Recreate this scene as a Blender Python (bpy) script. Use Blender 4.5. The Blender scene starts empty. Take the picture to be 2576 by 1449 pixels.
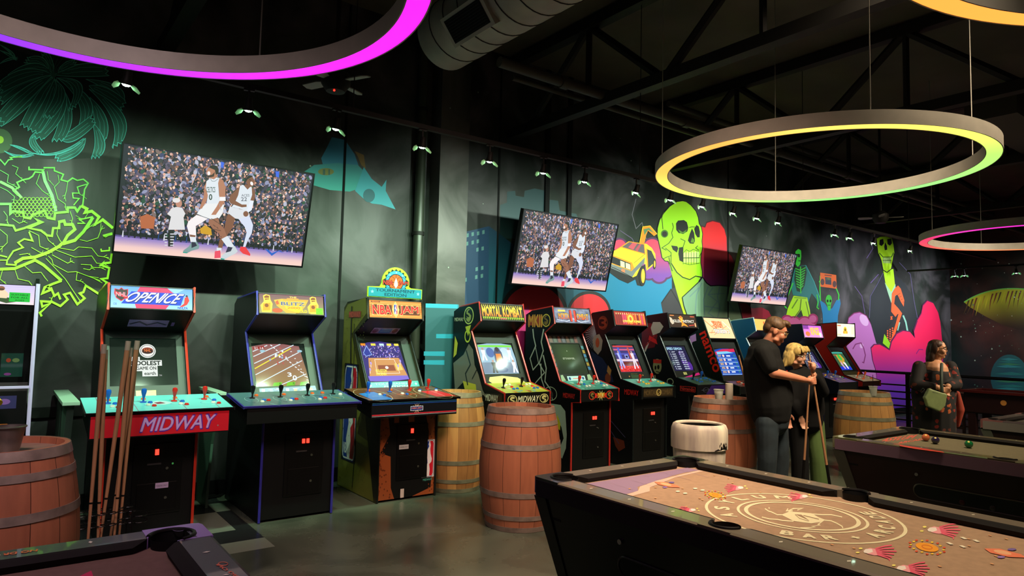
import bpy, bmesh, math, random
import numpy as np
from mathutils import Vector, Matrix
from mathutils.geometry import tessellate_polygon
PI = math.pi
rnd = random.Random(7)
C = bpy.context.scene.collection
sc = bpy.context.scene

# ------------------------------------------------------------------ camera
# world: X runs along the mural wall, Y into it, Z up; the camera stands at the origin
F_PX, PITCH, ROLL, EYE, YAW = 1687.0, 0.069, 0.023, 1.53, math.radians(37.04)
cp, sp, cr, sr = math.cos(PITCH), math.sin(PITCH), math.cos(ROLL), math.sin(ROLL)
def _turn(v):
    c, s = math.cos(YAW), math.sin(YAW)
    return Vector((v[0]*c+v[1]*s, -v[0]*s+v[1]*c, v[2]))
CW = _turn((0, cp, sp)); _u0 = Vector((0, -sp, cp)); _r0 = Vector((1, 0, 0))
CR = _turn(cr*_r0+sr*_u0); CU = _turn(-sr*_r0+cr*_u0)
CAM = Vector((0, 0, EYE))
cam = bpy.data.cameras.new('camera'); cam.sensor_width = 36; cam.lens = F_PX/2576*36
cam.clip_start = .05; cam.clip_end = 100
co = bpy.data.objects.new('camera', cam); C.objects.link(co)
co.matrix_world = Matrix(((CR.x, CU.x, -CW.x, 0), (CR.y, CU.y, -CW.y, 0), (CR.z, CU.z, -CW.z, EYE), (0, 0, 0, 1)))
sc.camera = co
sc.view_settings.view_transform = 'Standard'; sc.view_settings.look = 'None'
sc.view_settings.gamma = 1; sc.view_settings.exposure = 0.0
sc.cycles.use_denoising = True
sc.cycles.max_bounces = 5; sc.cycles.diffuse_bounces = 3; sc.cycles.glossy_bounces = 3
sc.cycles.sample_clamp_indirect = 4
def ray(x, y): return CW + CR*((x-1288)/F_PX) - CU*((y-724.5)/F_PX)
def onY(x, y, t): d = ray(x, y); return CAM + d*(t/d.y)
def onX(x, y, s): d = ray(x, y); return CAM + d*(s/d.x)
def onZ(x, y, z=0.): d = ray(x, y); return CAM + d*((z-EYE)/d.z)
def onD(x, y, dep): return CAM + ray(x, y)*dep
def onP(x, y, p, n): d = ray(x, y); return CAM + d*((p-CAM).dot(n)/d.dot(n))

# ------------------------------------------------------------------ world, track spots and added fill lamps
w = bpy.data.worlds.new('world'); sc.world = w; w.use_nodes = True
w.node_tree.nodes['Background'].inputs[0].default_value = (.55, .5, .42, 1)
w.node_tree.nodes['Background'].inputs[1].default_value = .03
def lamp(name, kind, loc, energy, col, target=None, **kw):
    l = bpy.data.lights.new(name, kind); l.energy = energy; l.color = col
    for k, v in kw.items(): setattr(l, k, v)
    o = bpy.data.objects.new(name, l); C.objects.link(o); o.location = loc
    if target is not None:
        o.rotation_euler = (Vector(target)-Vector(loc)).to_track_quat('-Z', 'Y').to_euler()
    return o
WALL, WALL_R = 6.6, 18.4
# track spots along the mural wall: X positions, all aimed at the wall
TRACK_Y, TRACK_Z = 4.45, 3.08
HEADS = [(319, 207), (625, 270), (846, 315), (1063, 355), (1232, 400), (1367, 427), (1471, 447), (1601, 473), (1687, 492),
         (1767, 512), (1845, 525), (1905, 543), (1958, 550), (2100, 580), (2138, 588)]
HX = [onY(x, y, TRACK_Y).x for x, y in HEADS]
GREEN = (.72, 1., .74)
for i, hx in enumerate([-1.1, -.35] + HX + [8.9, 9.9, 11.]):
    e = 125 if i < 8 else 95
    lamp('track_light', 'SPOT', (hx, TRACK_Y+.05, 2.93), e, (.66, 1., .68) if i < 8 else (.82, 1., .8), (hx+rnd.uniform(-.25, .25), WALL, 1.45 if i < 8 else 2. if i < 13 else 2.3), spot_size=1.72, spot_blend=.8, shadow_soft_size=.03)
for x in (13.2, 14.6, 16., 17.2):
    lamp('track_light', 'SPOT', (x, 4.4, 2.85), 190, (.92, .95, 1.), (x, WALL, 2.1), spot_size=1.6, spot_blend=.8, shadow_soft_size=.03)
for y in (4.4, 2.6, .8):
    lamp('track_light', 'SPOT', (15.6, y, 2.85), 110, (.75, 1., .85), (WALL_R, y, 1.4), spot_size=1.7, spot_blend=.8, shadow_soft_size=.03)
# fill lamps added to brighten the pool tables and the aisle (outside the frame)
lamp('added_fill_spot', 'SPOT', (2.9, 1.1, 3.6), 400, (1., .80, .60), (2.85, 1.55, .8), spot_size=1.15, spot_blend=.8, shadow_soft_size=.25)
lamp('added_fill_spot', 'SPOT', (5.9, 1.0, 3.6), 75, (1., .80, .50), (5.8, 1.6, .8), spot_size=1.2, spot_blend=.8, shadow_soft_size=.25)
lamp('added_fill_spot', 'SPOT', (0.1, 1.2, 3.4), 22, (.85, .55, .95), (0.0, 2.4, .8), spot_size=1.4, spot_blend=.8, shadow_soft_size=.25)
lamp('added_fill_area', 'AREA', (2.5, 1.5, 4.3), 40, (1., .66, .50), (3.4, 4.2, .5), shape='DISK', size=1.2, spread=1.25)  # unseen area fills added to brighten the barrels and people
lamp('added_fill_area', 'AREA', (5.0, 1.4, 4.5), 75, (1., .78, .54), (6.0, 4.0, .6), shape='DISK', size=1.2, spread=1.3)
lamp('added_fill_area', 'AREA', (10.5, 0.8, 3.8), 75, (1., .80, .56), (10.3, 4.0, .9), shape='DISK', size=1.2, spread=1.4)
lamp('added_fill_area', 'AREA', (-.7, 1.6, 4.2), 18, (1., .72, .74), (.2, 4.2, .5), shape='DISK', size=1., spread=1.25)

# ------------------------------------------------------------------ colour and materials
def lin(c):
    return tuple((v/255/12.92 if v/255 <= .04045 else ((v/255+.055)/1.055)**2.4) for v in c[:3])
def rgba(c): return lin(c)+(1.,)
MATS = {}
def mat(key, col=(128, 128, 128), rough=.6, metal=0., noise=0., scale=6., bump=0., emit=0., coat=0., alpha=1., stretch=None, col2=None, trans=0.):
    if key in MATS: return MATS[key]
    m = bpy.data.materials.new(key); m.use_nodes = True; nt = m.node_tree; b = nt.nodes['Principled BSDF']
    b.inputs['Base Color'].default_value = rgba(col); b.inputs['Roughness'].default_value = rough; b.inputs['Metallic'].default_value = metal
    b.inputs['Coat Weight'].default_value = coat
    if sum(col) < 120 and not metal and not emit: b.inputs['Specular IOR Level'].default_value = .28
    if trans: b.inputs['Transmission Weight'].default_value = trans
    if alpha < 1: b.inputs['Alpha'].default_value = alpha
    if emit:
        b.inputs['Emission Color'].default_value = rgba(col); b.inputs['Emission Strength'].default_value = emit
    if noise or bump:
        tc = nt.nodes.new('ShaderNodeTexCoord'); mp = nt.nodes.new('ShaderNodeMapping'); nz = nt.nodes.new('ShaderNodeTexNoise')
        nt.links.new(tc.outputs['Object'], mp.inputs[0]); nt.links.new(mp.outputs[0], nz.inputs['Vector'])
        if stretch: mp.inputs['Scale'].default_value = stretch
        nz.inputs['Scale'].default_value = scale; nz.inputs['Detail'].default_value = 6
        if noise:
            mx = nt.nodes.new('ShaderNodeMix'); mx.data_type = 'RGBA'; rp = nt.nodes.new('ShaderNodeMapRange')
            rp.inputs['From Min'].default_value = .3; rp.inputs['From Max'].default_value = .7
            nt.links.new(nz.outputs[0], rp.inputs[0]); nt.links.new(rp.outputs[0], mx.inputs[0])
            a = lin(col); c2 = lin(col2) if col2 else tuple(v*(1-noise) for v in a)
            mx.inputs[6].default_value = tuple(min(1, v*(1+noise*.4)) for v in a)+(1,) if not col2 else a+(1,)
            mx.inputs[7].default_value = c2+(1,)
            nt.links.new(mx.outputs[2], b.inputs['Base Color'])
        if bump:
            bp = nt.nodes.new('ShaderNodeBump'); bp.inputs['Strength'].default_value = bump; bp.inputs['Distance'].default_value = .01
            nt.links.new(nz.outputs[0], bp.inputs['Height']); nt.links.new(bp.outputs[0], b.inputs['Normal'])
    MATS[key] = m
    return m
def artmat(key, emit=0., rough=.55, sheen=0.):
    if key in MATS: return MATS[key]
    m = bpy.data.materials.new(key); m.use_nodes = True; nt = m.node_tree; b = nt.nodes['Principled BSDF']
    at = nt.nodes.new('ShaderNodeVertexColor'); at.layer_name = 'Col'
    b.inputs['Roughness'].default_value = rough
    if emit:
        b.inputs['Base Color'].default_value = (.01, .01, .01, 1); b.inputs['Roughness'].default_value = .1 if 'screen' in key else .5; b.inputs['Specular IOR Level'].default_value = .3 if 'screen' in key else .15
        nt.links.new(at.outputs[0], b.inputs['Emission Color']); b.inputs['Emission Strength'].default_value = emit
    else: nt.links.new(at.outputs[0], b.inputs['Base Color'])
    MATS[key] = m
    return m
PAINT = artmat('painted_art'); DECAL = artmat('printed_decal', rough=.3); LIT = artmat('backlit_print', emit=1.7)
SCREEN = artmat('glowing_screen', emit=1.25); TVM = artmat('tv_picture', emit=1.12); CLOTHM = artmat('printed_cloth', rough=.95)

# ------------------------------------------------------------------ objects
def tag(o, label=None, cat=None, group=None, kind=None):
    if label: o['label'] = label
    if cat: o['category'] = cat
    if group: o['group'] = group
    if kind: o['kind'] = kind
    return o
def empty(name, loc, label=None, cat=None, group=None):
    o = bpy.data.objects.new(name, None); C.objects.link(o); o.location = loc; o.empty_display_size = .1
    return tag(o, label, cat, group)
def _place(o, parent, at):
    if at is not None: o.location = at
    if parent is not None:
        o.parent = parent
        if at is None: o.matrix_parent_inverse = world_of(parent).inverted()
def world_of(o):
    m = Matrix.Translation(o.location) @ o.rotation_euler.to_matrix().to_4x4() @ Matrix.Diagonal(o.scale.to_4d())
    if o.parent: m = world_of(o.parent) @ o.matrix_parent_inverse @ m
    return m
def obj(name, bm, m, parent=None, smooth=False, at=None, bevel=0.):
    me = bpy.data.meshes.new(name)
    if isinstance(bm, bpy.types.Mesh): me = bm
    else:
        if bevel:
            bmesh.ops.remove_doubles(bm, verts=bm.verts, dist=1e-5)
            bmesh.ops.bevel(bm, geom=bm.edges[:], offset=bevel, segments=2, affect='EDGES', clamp_overlap=True, profile=.6)
        bmesh.ops.recalc_face_normals(bm, faces=bm.faces)
        bm.to_mesh(me); bm.free()
    for mm in (m if isinstance(m, (list, tuple)) else [m]): me.materials.append(mm)
    if smooth:
        for p in me.polygons: p.use_smooth = True
        if smooth != 'all':
            try: me.set_sharp_from_angle(angle=math.radians(40))
            except Exception: pass
    o = bpy.data.objects.new(name, me); C.objects.link(o); _place(o, parent, at)
    return o
def kids(o): return [c for c in bpy.data.objects if c.parent == o]
def copy_tree(o, parent=None):
    c = o.copy(); C.objects.link(c)
    if parent is not None: c.parent = parent; c.matrix_parent_inverse = o.matrix_parent_inverse.copy()
    for k in kids(o): copy_tree(k, c)
    return c
def B(): return bmesh.new()
def box(bm, x0, x1, y0, y1, z0, z1, M=None):
    vs = [bm.verts.new((x, y, z)) for x in (x0, x1) for y in (y0, y1) for z in (z0, z1)]
    for f in ((0, 1, 3, 2), (4, 6, 7, 5), (0, 4, 5, 1), (2, 3, 7, 6), (0, 2, 6, 4), (1, 5, 7, 3)): bm.faces.new([vs[i] for i in f])
    if M is not None: bmesh.ops.transform(bm, matrix=M, verts=vs)
    return bm
def prism(bm, pts, x0, x1, axis='x'):
    mk = {'x': lambda a, p: (a, p[0], p[1]), 'y': lambda a, p: (p[0], a, p[1]), 'z': lambda a, p: (p[0], p[1], a)}[axis]
    A = [bm.verts.new(mk(x0, p)) for p in pts]; Bv = [bm.verts.new(mk(x1, p)) for p in pts]; n = len(pts)
    for i in range(n): bm.faces.new((A[i], A[(i+1) % n], Bv[(i+1) % n], Bv[i]))
    tr = tessellate_polygon([[Vector((p[0], p[1], 0)) for p in pts]])
    for t in tr:
        try: bm.faces.new([A[i] for i in t])
        except ValueError: pass
        try: bm.faces.new([Bv[i] for i in t][::-1])
        except ValueError: pass
    return bm
def frame_of(d):
    d = Vector(d).normalized(); a = Vector((0, 0, 1)) if abs(d.z) < .9 else Vector((1, 0, 0))
    u = d.cross(a).normalized(); return u, d.cross(u).normalized(), d
def tube(bm, pts, r, n=10, caps=True, closed=False):
    pts = [Vector(p) for p in pts]; rs = r if isinstance(r, (list, tuple)) else [r]*len(pts); rings = []
    N = len(pts); u = None
    for i, p in enumerate(pts):
        a = pts[(i-1) % N] if (i or closed) else pts[0]; b = pts[(i+1) % N] if (i < N-1 or closed) else pts[-1]
        d = (b-a); d = d.normalized() if d.length > 1e-9 else Vector((0, 0, 1))
        if u is None: u = frame_of(d)[0]
        else:
            u = (u - d*u.dot(d)); u = u.normalized() if u.length > 1e-6 else frame_of(d)[0]
        v = d.cross(u)
        rings.append([bm.verts.new(p + (u*math.cos(2*PI*k/n)+v*math.sin(2*PI*k/n))*rs[i]) for k in range(n)])
    for i in range(N if closed else N-1):
        A, Bv = rings[i], rings[(i+1) % N]
        for k in range(n): bm.faces.new((A[k], A[(k+1) % n], Bv[(k+1) % n], Bv[k]))
    if caps and not closed: bm.faces.new(rings[0][::-1]); bm.faces.new(rings[-1])
    return bm
def lathe(bm, prof, c=(0, 0, 0), n=32, close=False, M=None):
    rings = []; nv = []
    for r, z in prof:
        if r < 1e-6: v = bm.verts.new((c[0], c[1], c[2]+z)); rings.append([v]); nv.append(v)
        else:
            rr = [bm.verts.new((c[0]+r*math.cos(2*PI*k/n), c[1]+r*math.sin(2*PI*k/n), c[2]+z)) for k in range(n)]; rings.append(rr); nv += rr
    for i in range(len(rings)-(0 if close else 1)):
        A, Bv = rings[i], rings[(i+1) % len(rings)]
        for k in range(n):
            k2 = (k+1) % n
            if len(A) == 1 and len(Bv) == 1: continue
            if len(A) == 1: bm.faces.new((A[0], Bv[k2], Bv[k]))
            elif len(Bv) == 1: bm.faces.new((A[k], A[k2], Bv[0]))
            else: bm.faces.new((A[k], A[k2], Bv[k2], Bv[k]))
    if M is not None: bmesh.ops.transform(bm, matrix=M, verts=nv)
    return bm
def ball(bm, c, r, n=12, s=(1, 1, 1), M=None):
    m = Matrix.Translation(Vector(c)) @ (M or Matrix()) @ Matrix.Diagonal((r*s[0], r*s[1], r*s[2], 1))
    bmesh.ops.create_uvsphere(bm, u_segments=n, v_segments=max(6, n//2+1), radius=1, matrix=m); return bm
def bez(p0, p1, p2, n=8):
    return [((1-t)**2*p0[0]+2*t*(1-t)*p1[0]+t*t*p2[0], (1-t)**2*p0[1]+2*t*(1-t)*p1[1]+t*t*p2[1]) for t in [i/n for i in range(n+1)]]

# ------------------------------------------------------------------ flat artwork made of coloured faces
_T = {}
def glyphs(s, bold=0., font=None):
    k = (s, bold)
    if k in _T: return _T[k]
    cu = bpy.data.curves.new('t', 'FONT'); cu.body = s; cu.offset = bold; cu.resolution_u = 3; cu.size = 1
    o = bpy.data.objects.new('t', cu); C.objects.link(o); dg = bpy.context.evaluated_depsgraph_get(); dg.update()
    me = bpy.data.meshes.new_from_object(o.evaluated_get(dg))
    vs = [(v.co.x, v.co.y) for v in me.vertices]; fs = [tuple(p.vertices) for p in me.polygons]
    bpy.data.objects.remove(o); bpy.data.curves.remove(cu); bpy.data.meshes.remove(me)
    _T[k] = (vs, fs); return _T[k]
class Art:
    """flat shapes; fn(x, y) -> (point, normal); shapes of a higher level lie a hair above"""
    def __init__(s, fn, eps=.0007, off=None):
        s.fn = fn; s.eps = eps; s.L = 0; s.k = 0; s.mic = 1.5e-5; s.v = []; s.f = []; s.c = []; s.o = off
    def up(s, n=1): s.L += n; return s
    def P(s, x, y):
        if s.o: x, y = s.o[0]+x/s.o[2], s.o[1]+y/s.o[2]
        p, n = s.fn(x, y); return p + n*(s.eps*s.L + s.mic*s.k)
    def raw(s, pts, faces, col):
        b = len(s.v); s.k += 1
        for p in pts:
            s.v.append(s.P(*p)); s.c.append(rgba(col(*p) if callable(col) else col))
        s.f += [tuple(b+i for i in f) for f in faces]
    def poly(s, pts, col):
        if len(pts) < 3: return
        s.raw(pts, tessellate_polygon([[Vector((p[0], p[1], 0)) for p in pts]]), col)
    def bands(s, pts, col, n=14):
        """a filled outline sliced into level strips so a colour gradient can run down it"""
        y0, y1 = min(p[1] for p in pts), max(p[1] for p in pts); cur = list(pts)
        def cut(P, y, below):
            out = []
            for i in range(len(P)):
                a, b = P[i-1], P[i]; ia, ib = (a[1] <= y) == below, (b[1] <= y) == below
                if ia != ib: t = (y-a[1])/(b[1]-a[1]); out.append((a[0]+(b[0]-a[0])*t, y))
                if ib: out.append(b)
            return out
        k0 = s.k
        for j in range(n):
            ya, yb = y0+(y1-y0)*j/n, y0+(y1-y0)*(j+1)/n
            q = cut(cut(cur, yb, True), ya, False) if j else cut(cur, yb, True)
            if len(q) > 2: s.k = k0; s.poly(q, col)
    def grid(s, x0, y0, x1, y1, col, nx=12, ny=12):
        pts = [(x0+(x1-x0)*i/nx, y0+(y1-y0)*j/ny) for j in range(ny+1) for i in range(nx+1)]; q = nx+1
        s.raw(pts, [(j*q+i, j*q+i+1, (j+1)*q+i+1, (j+1)*q+i) for j in range(ny) for i in range(nx)], col)
    def rect(s, x0, y0, x1, y1, col): s.raw([(x0, y0), (x1, y0), (x1, y1), (x0, y1)], [(0, 1, 2, 3)], col)
    def ell(s, x, y, rx, ry=None, col=(0, 0, 0), n=20, rot=0, a0=0, a1=2*PI):
        ry = ry or rx; c, q = math.cos(rot), math.sin(rot); pts = []
        full = abs(a1-a0-2*PI) < 1e-6
        for k in range(n if full else n+1):
            a = a0+(a1-a0)*k/n; u, w_ = rx*math.cos(a), ry*math.sin(a); pts.append((x+u*c-w_*q, y+u*q+w_*c))
        s.poly(pts, col)
    def line(s, pts, w_, col, closed=False):
        n = len(pts)
        if n < 2: return
        L = []; ws = w_ if isinstance(w_, (list, tuple)) else None
        for i in range(n):
            a = pts[(i-1) % n] if (i or closed) else pts[0]; b = pts[(i+1) % n] if (i < n-1 or closed) else pts[-1]; p = pts[i]
            d1 = Vector((p[0]-a[0], p[1]-a[1])); d2 = Vector((b[0]-p[0], b[1]-p[1]))
            if d1.length < 1e-9: d1 = d2
            if d2.length < 1e-9: d2 = d1
            if d1.length < 1e-9: d1 = d2 = Vector((1, 0))
            d1.normalize(); d2.normalize(); t = d1+d2
            t = t.normalized() if t.length > 1e-3 else d1
            h = (ws[i] if ws else w_)/2/max(.45, t.dot(d2)); nn = Vector((-t.y, t.x))
            L += [(p[0]+nn.x*h, p[1]+nn.y*h), (p[0]-nn.x*h, p[1]-nn.y*h)]
        m = n if closed else n-1
        s.raw(L, [(2*i, 2*i+1, (2*i+3) % (2*n), (2*i+2) % (2*n)) for i in range(m)], col)
    def ring(s, x, y, rx, ry, w_, col, n=28, rot=0):
        c, q = math.cos(rot), math.sin(rot)
        s.line([(x+rx*math.cos(a)*c-ry*math.sin(a)*q, y+rx*math.cos(a)*q+ry*math.sin(a)*c) for a in [2*PI*k/n for k in range(n)]], w_, col, True)
    def text(s, t, x0, y0, x1, y1, col, bold=0., shear=0., vflip=True):
        """fills the box; y0 is the top edge and y1 the bottom edge of the letters"""
        if bold > 0:          # heavy lettering: the same letters laid a little apart
            e = bold*abs(y1-y0)*.8; asp = abs((x1-x0)/(y1-y0))/max(.6, len(t)*.72); ex = e*asp; ey = e if y1 > y0 else -e
            for dx, dy in ((-1, 0), (1, 0), (0, -1), (0, 1)) + (((-.7, -.7), (.7, .7), (-.7, .7), (.7, -.7)) if bold > .035 else ()): s.text(t, x0+ex*(1+dx), y0+ey*(1+dy), x1-ex*(1-dx), y1-ey*(1-dy), col, 0, shear)
            return
        vs, fs = glyphs(t, bold)
        if not vs: return
        X = [v[0] for v in vs]; Y = [v[1] for v in vs]; ax, bx, ay, by = min(X), max(X), min(Y), max(Y)
        pts = []
        for vx, vy in vs:
            u = (vx-ax)/(bx-ax); v = (vy-ay)/(by-ay)
            pts.append((x0+(x1-x0)*u+shear*(v-.5)*abs(y1-y0), y1+(y0-y1)*v))
        s.raw(pts, fs, col)
    def obj(s, name, m, parent=None):
        me = bpy.data.meshes.new(name); me.from_pydata([tuple(p) for p in s.v], [], s.f)
        a = me.color_attributes.new('Col', 'FLOAT_COLOR', 'POINT')
        a.data.foreach_set('color', [x for c in s.c for x in c]); me.materials.append(m)
        o = bpy.data.objects.new(name, me); C.objects.link(o); _place(o, parent, None); return o
def quad(tl, tr, bl, br=None, n=None, bulge=0.):
    """unit-square artwork: (0,0) top left, (1,1) bottom right"""
    tl, tr, bl = Vector(tl), Vector(tr), Vector(bl); nn = n or (bl-tl).cross(tr-tl).normalized()
    if bulge: return lambda u, v: (tl+(tr-tl)*u+(bl-tl)*v+nn*(bulge*(1-(2*u-1)**2)*(1-(2*v-1)**2)), nn)
    return lambda u, v: (tl+(tr-tl)*u+(bl-tl)*v, nn)

# ------------------------------------------------------------------ the room
def nebula(key, dark, light, tint, scale=.55, amt=1.):
    m = bpy.data.materials.new(key); m.use_nodes = True; nt = m.node_tree; b = nt.nodes['Principled BSDF']; N = nt.nodes.new; L = nt.links.new
    tc = N('ShaderNodeTexCoord'); n1 = N('ShaderNodeTexNoise'); n2 = N('ShaderNodeTexNoise'); n3 = N('ShaderNodeTexVoronoi')
    for n_, s_, d_ in ((n1, scale, 8), (n2, scale*.6, 4)):
        L(tc.outputs['Object'], n_.inputs['Vector']); n_.inputs['Scale'].default_value = s_; n_.inputs['Detail'].default_value = d_
    n1.inputs['Distortion'].default_value = 1.1
    r1 = N('ShaderNodeValToRGB'); r1.color_ramp.elements[0].position = .43; r1.color_ramp.elements[0].color = rgba(dark)
    r1.color_ramp.elements[1].position = .68; r1.color_ramp.elements[1].color = rgba(light)
    L(n1.outputs[0], r1.inputs[0])
    mp = N('ShaderNodeMapRange'); mp.inputs['From Min'].default_value = .5; mp.inputs['From Max'].default_value = .7; mp.inputs['To Max'].default_value = .6*amt
    L(n2.outputs[0], mp.inputs[0]); mx = N('ShaderNodeMix'); mx.data_type = 'RGBA'; L(mp.outputs[0], mx.inputs[0]); L(r1.outputs[0], mx.inputs[6]); mx.inputs[7].default_value = rgba(tint)
    L(tc.outputs['Object'], n3.inputs['Vector']); n3.inputs['Scale'].default_value = 3.2; st = N('ShaderNodeMath'); st.operation = 'LESS_THAN'; st.inputs[1].default_value = .028
    L(n3.outputs['Distance'], st.inputs[0]); m2 = N('ShaderNodeMix'); m2.data_type = 'RGBA'; L(st.outputs[0], m2.inputs[0]); L(mx.outputs[2], m2.inputs[6]); m2.inputs[7].default_value = rgba((150, 165, 150))
    L(m2.outputs[2], b.inputs['Base Color']); b.inputs['Roughness'].default_value = .55
    return m
NEB = nebula('mural_paint', (17, 21, 18), (84, 80, 84), (34, 64, 46), 1.0, .8)
NEB2 = nebula('space_mural_paint', (16, 22, 18), (84, 46, 38), (26, 58, 56), .8)
def floor_mat():
    m = bpy.data.materials.new('polished_concrete_and_tiles'); m.use_nodes = True; nt = m.node_tree; b = nt.nodes['Principled BSDF']; N = nt.nodes.new; L = nt.links.new
    tc = N('ShaderNodeTexCoord'); n1 = N('ShaderNodeTexNoise'); n2 = N('ShaderNodeTexNoise'); sp_ = N('ShaderNodeSeparateXYZ'); L(tc.outputs['Object'], sp_.inputs[0])
    L(tc.outputs['Object'], n1.inputs['Vector']); L(tc.outputs['Object'], n2.inputs['Vector']); n1.inputs['Scale'].default_value = 1.3; n1.inputs['Detail'].default_value = 9; n1.inputs['Distortion'].default_value = .8
    n2.inputs['Scale'].default_value = 14; n2.inputs['Detail'].default_value = 5
    r = N('ShaderNodeValToRGB'); e = r.color_ramp.elements; e[0].position = .3; e[0].color = rgba((44, 52, 43)); e[1].position = .72; e[1].color = rgba((100, 110, 93)); L(n1.outputs[0], r.inputs[0])
    sn = N('ShaderNodeVectorMath'); sn.operation = 'SNAP'; sn.inputs[1].default_value = (.30, .30, 10); L(tc.outputs['Object'], sn.inputs[0]); wn = N('ShaderNodeTexWhiteNoise'); L(sn.outputs[0], wn.inputs['Vector'])
    gt = N('ShaderNodeMath'); gt.operation = 'GREATER_THAN'; gt.inputs[1].default_value = .66; L(wn.outputs[0], gt.inputs[0]); ck = N('ShaderNodeMix'); ck.data_type = 'RGBA'; L(gt.outputs[0], ck.inputs[0]); ck.inputs[6].default_value = rgba((112, 122, 108)); ck.inputs[7].default_value = rgba((34, 37, 38))
    a = N('ShaderNodeMath'); a.operation = 'LESS_THAN'; a.inputs[1].default_value = 1.62; L(sp_.outputs[0], a.inputs[0])
    c = N('ShaderNodeMath'); c.operation = 'GREATER_THAN'; c.inputs[1].default_value = 4.85; L(sp_.outputs[1], c.inputs[0])
    mu = N('ShaderNodeMath'); mu.operation = 'MULTIPLY'; L(a.outputs[0], mu.inputs[0]); L(c.outputs[0], mu.inputs[1])
    mx = N('ShaderNodeMix'); mx.data_type = 'RGBA'; L(mu.outputs[0], mx.inputs[0]); L(r.outputs[0], mx.inputs[6]); L(ck.outputs[2], mx.inputs[7]); L(mx.outputs[2], b.inputs['Base Color'])
    mr = N('ShaderNodeMapRange'); mr.inputs['To Min'].default_value = .10; mr.inputs['To Max'].default_value = .42; L(n1.outputs[0], mr.inputs[0]); L(mr.outputs[0], b.inputs['Roughness'])
    bp = N('ShaderNodeBump'); bp.inputs['Strength'].default_value = .06; L(n2.outputs[0], bp.inputs['Height']); L(bp.outputs[0], b.inputs['Normal'])
    return m
FLOOR = floor_mat()
BLACKP = mat('black_ceiling_paint', (84, 78, 66), .8, noise=.35, scale=1.2)
DARKM = mat('dark_painted_steel', (24, 23, 21), .6)
BLACK = mat('black_laminate', (14, 14, 15), .35)
BLACKM = mat('black_matte', (9, 9, 10), .8)
CH = 5.0
tag(obj('floor', box(B(), -3.2, WALL_R+.1, -3.5, WALL+.1, -.1, 0), FLOOR), kind='structure')
wb = tag(obj('wall_back', box(B(), -3.2, WALL_R+.1, WALL, WALL+.12, 0, CH), NEB), kind='structure')
wr = tag(obj('wall_right', box(B(), WALL_R, WALL_R+.12, -3.5, WALL, 0, CH), NEB2), kind='structure')
ce = tag(obj('ceiling', box(B(), -3.2, WALL_R+.1, -3.5, WALL+.1, CH, CH+.1), BLACKP), kind='structure')
COLX0, COLX1, COLY = 3.77, 4.15, 6.38
col = tag(obj('wall_column', box(B(), COLX0, COLX1, COLY, WALL-.002, 0, CH-.002), nebula('column_paint', (44, 48, 40), (116, 110, 110), (56, 66, 50), .9)), kind='structure')
bsb = tag(obj('baseboard_back', box(B(), -3.2, COLX0, WALL-.02, WALL-.001, 0.001, .14), BLACK), kind='structure')
tag(obj('baseboard_back', box(B(), COLX1, WALL_R, WALL-.02, WALL-.001, 0.001, .14), BLACK), kind='structure')
# dark reveal seams between the wall panels
for i, X in enumerate((2.745, 4.74, -.6, 9.4)):
    tag(obj('trim_%d' % (i+1), box(B(), X-.012, X+.012, WALL-.008, WALL-.0005, .15, CH-.01), BLACKM), kind='structure')
for i, (X, z) in enumerate(((5.50, 2.6), (5.885, 2.6))):
    tag(obj('trim_%d' % (i+5), box(B(), X-.035, X+.035, WALL-.03, WALL-.0005, z, CH-.01), BLACKM), kind='structure')
tag(obj('chair_rail', box(B(), -3.0, 2.0, WALL-.03, WALL-.001, .78, .86), mat('dark_rail', (26, 27, 26), .5, noise=.5)), 'dark wooden chair rail fixed low along the wall behind the first machines', 'rail')
# drain pipe on the wall beside the column
p0 = onY(1060.7, 400, 6.5); bm = B(); tube(bm, [(p0.x, 6.52, 0), (p0.x, 6.52, CH-.02)], .055, 14)
t = empty('wall_pipe', (p0.x, 6.52, 0), 'dark green-black vertical pipe running up the wall left of the pillar', 'pipe')
obj('pipe', bm, mat('pipe_paint', (52, 58, 48), .35), t, True)
for z in (1.2, 2.6, 4.0):
    bm = B(); tube(bm, [(p0.x, 6.52, z), (p0.x, 6.52, z+.04)], .066, 14); obj('bracket', bm, DARKM, t, True)

# ceiling services: trusses run along Y, pipes along X, the spiral duct along Y
def truss(X, zt=4.85, zb=3.95):
    t = empty('roof_truss', (X, 2., zt), None, 'truss')
    obj('top_chord', box(B(), X-.06, X+.06, -3.4, WALL-.02, zt, zt+.12), DARKM, t)
    obj('bottom_chord', box(B(), X-.06, X+.06, -3.4, WALL-.02, zb, zb+.11), DARKM, t)
    y = -3.2; k = 0
    while y < WALL-1.2:
        bm = B(); a, b_ = ((X, y, zb+.05), (X, y+1.05, zt+.05)) if k % 2 else ((X, y, zt+.05), (X, y+1.05, zb+.05))
        tube(bm, [a, b_], .045, 6); obj('web_member', bm, DARKM, t)
        if k % 2: bm = B(); tube(bm, [(X, y+1.05, zb+.05), (X, y+1.05, zt+.05)], .035, 6); obj('web_member', bm, DARKM, t)
        y += 1.05; k += 1
    return t
for X, lb in ((1.0, 'black steel roof truss over the magenta ring, leftmost of the trusses'), (4.9, 'black steel roof truss crossing above the big yellow-green ring lamp'), (7.6, 'black steel roof truss just right of the yellow-green ring lamp'),
              (10.6, 'black steel roof truss above the far magenta ring lamp'), (14., 'black steel roof truss farthest to the right')):
    tag(truss(X), lb)
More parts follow.
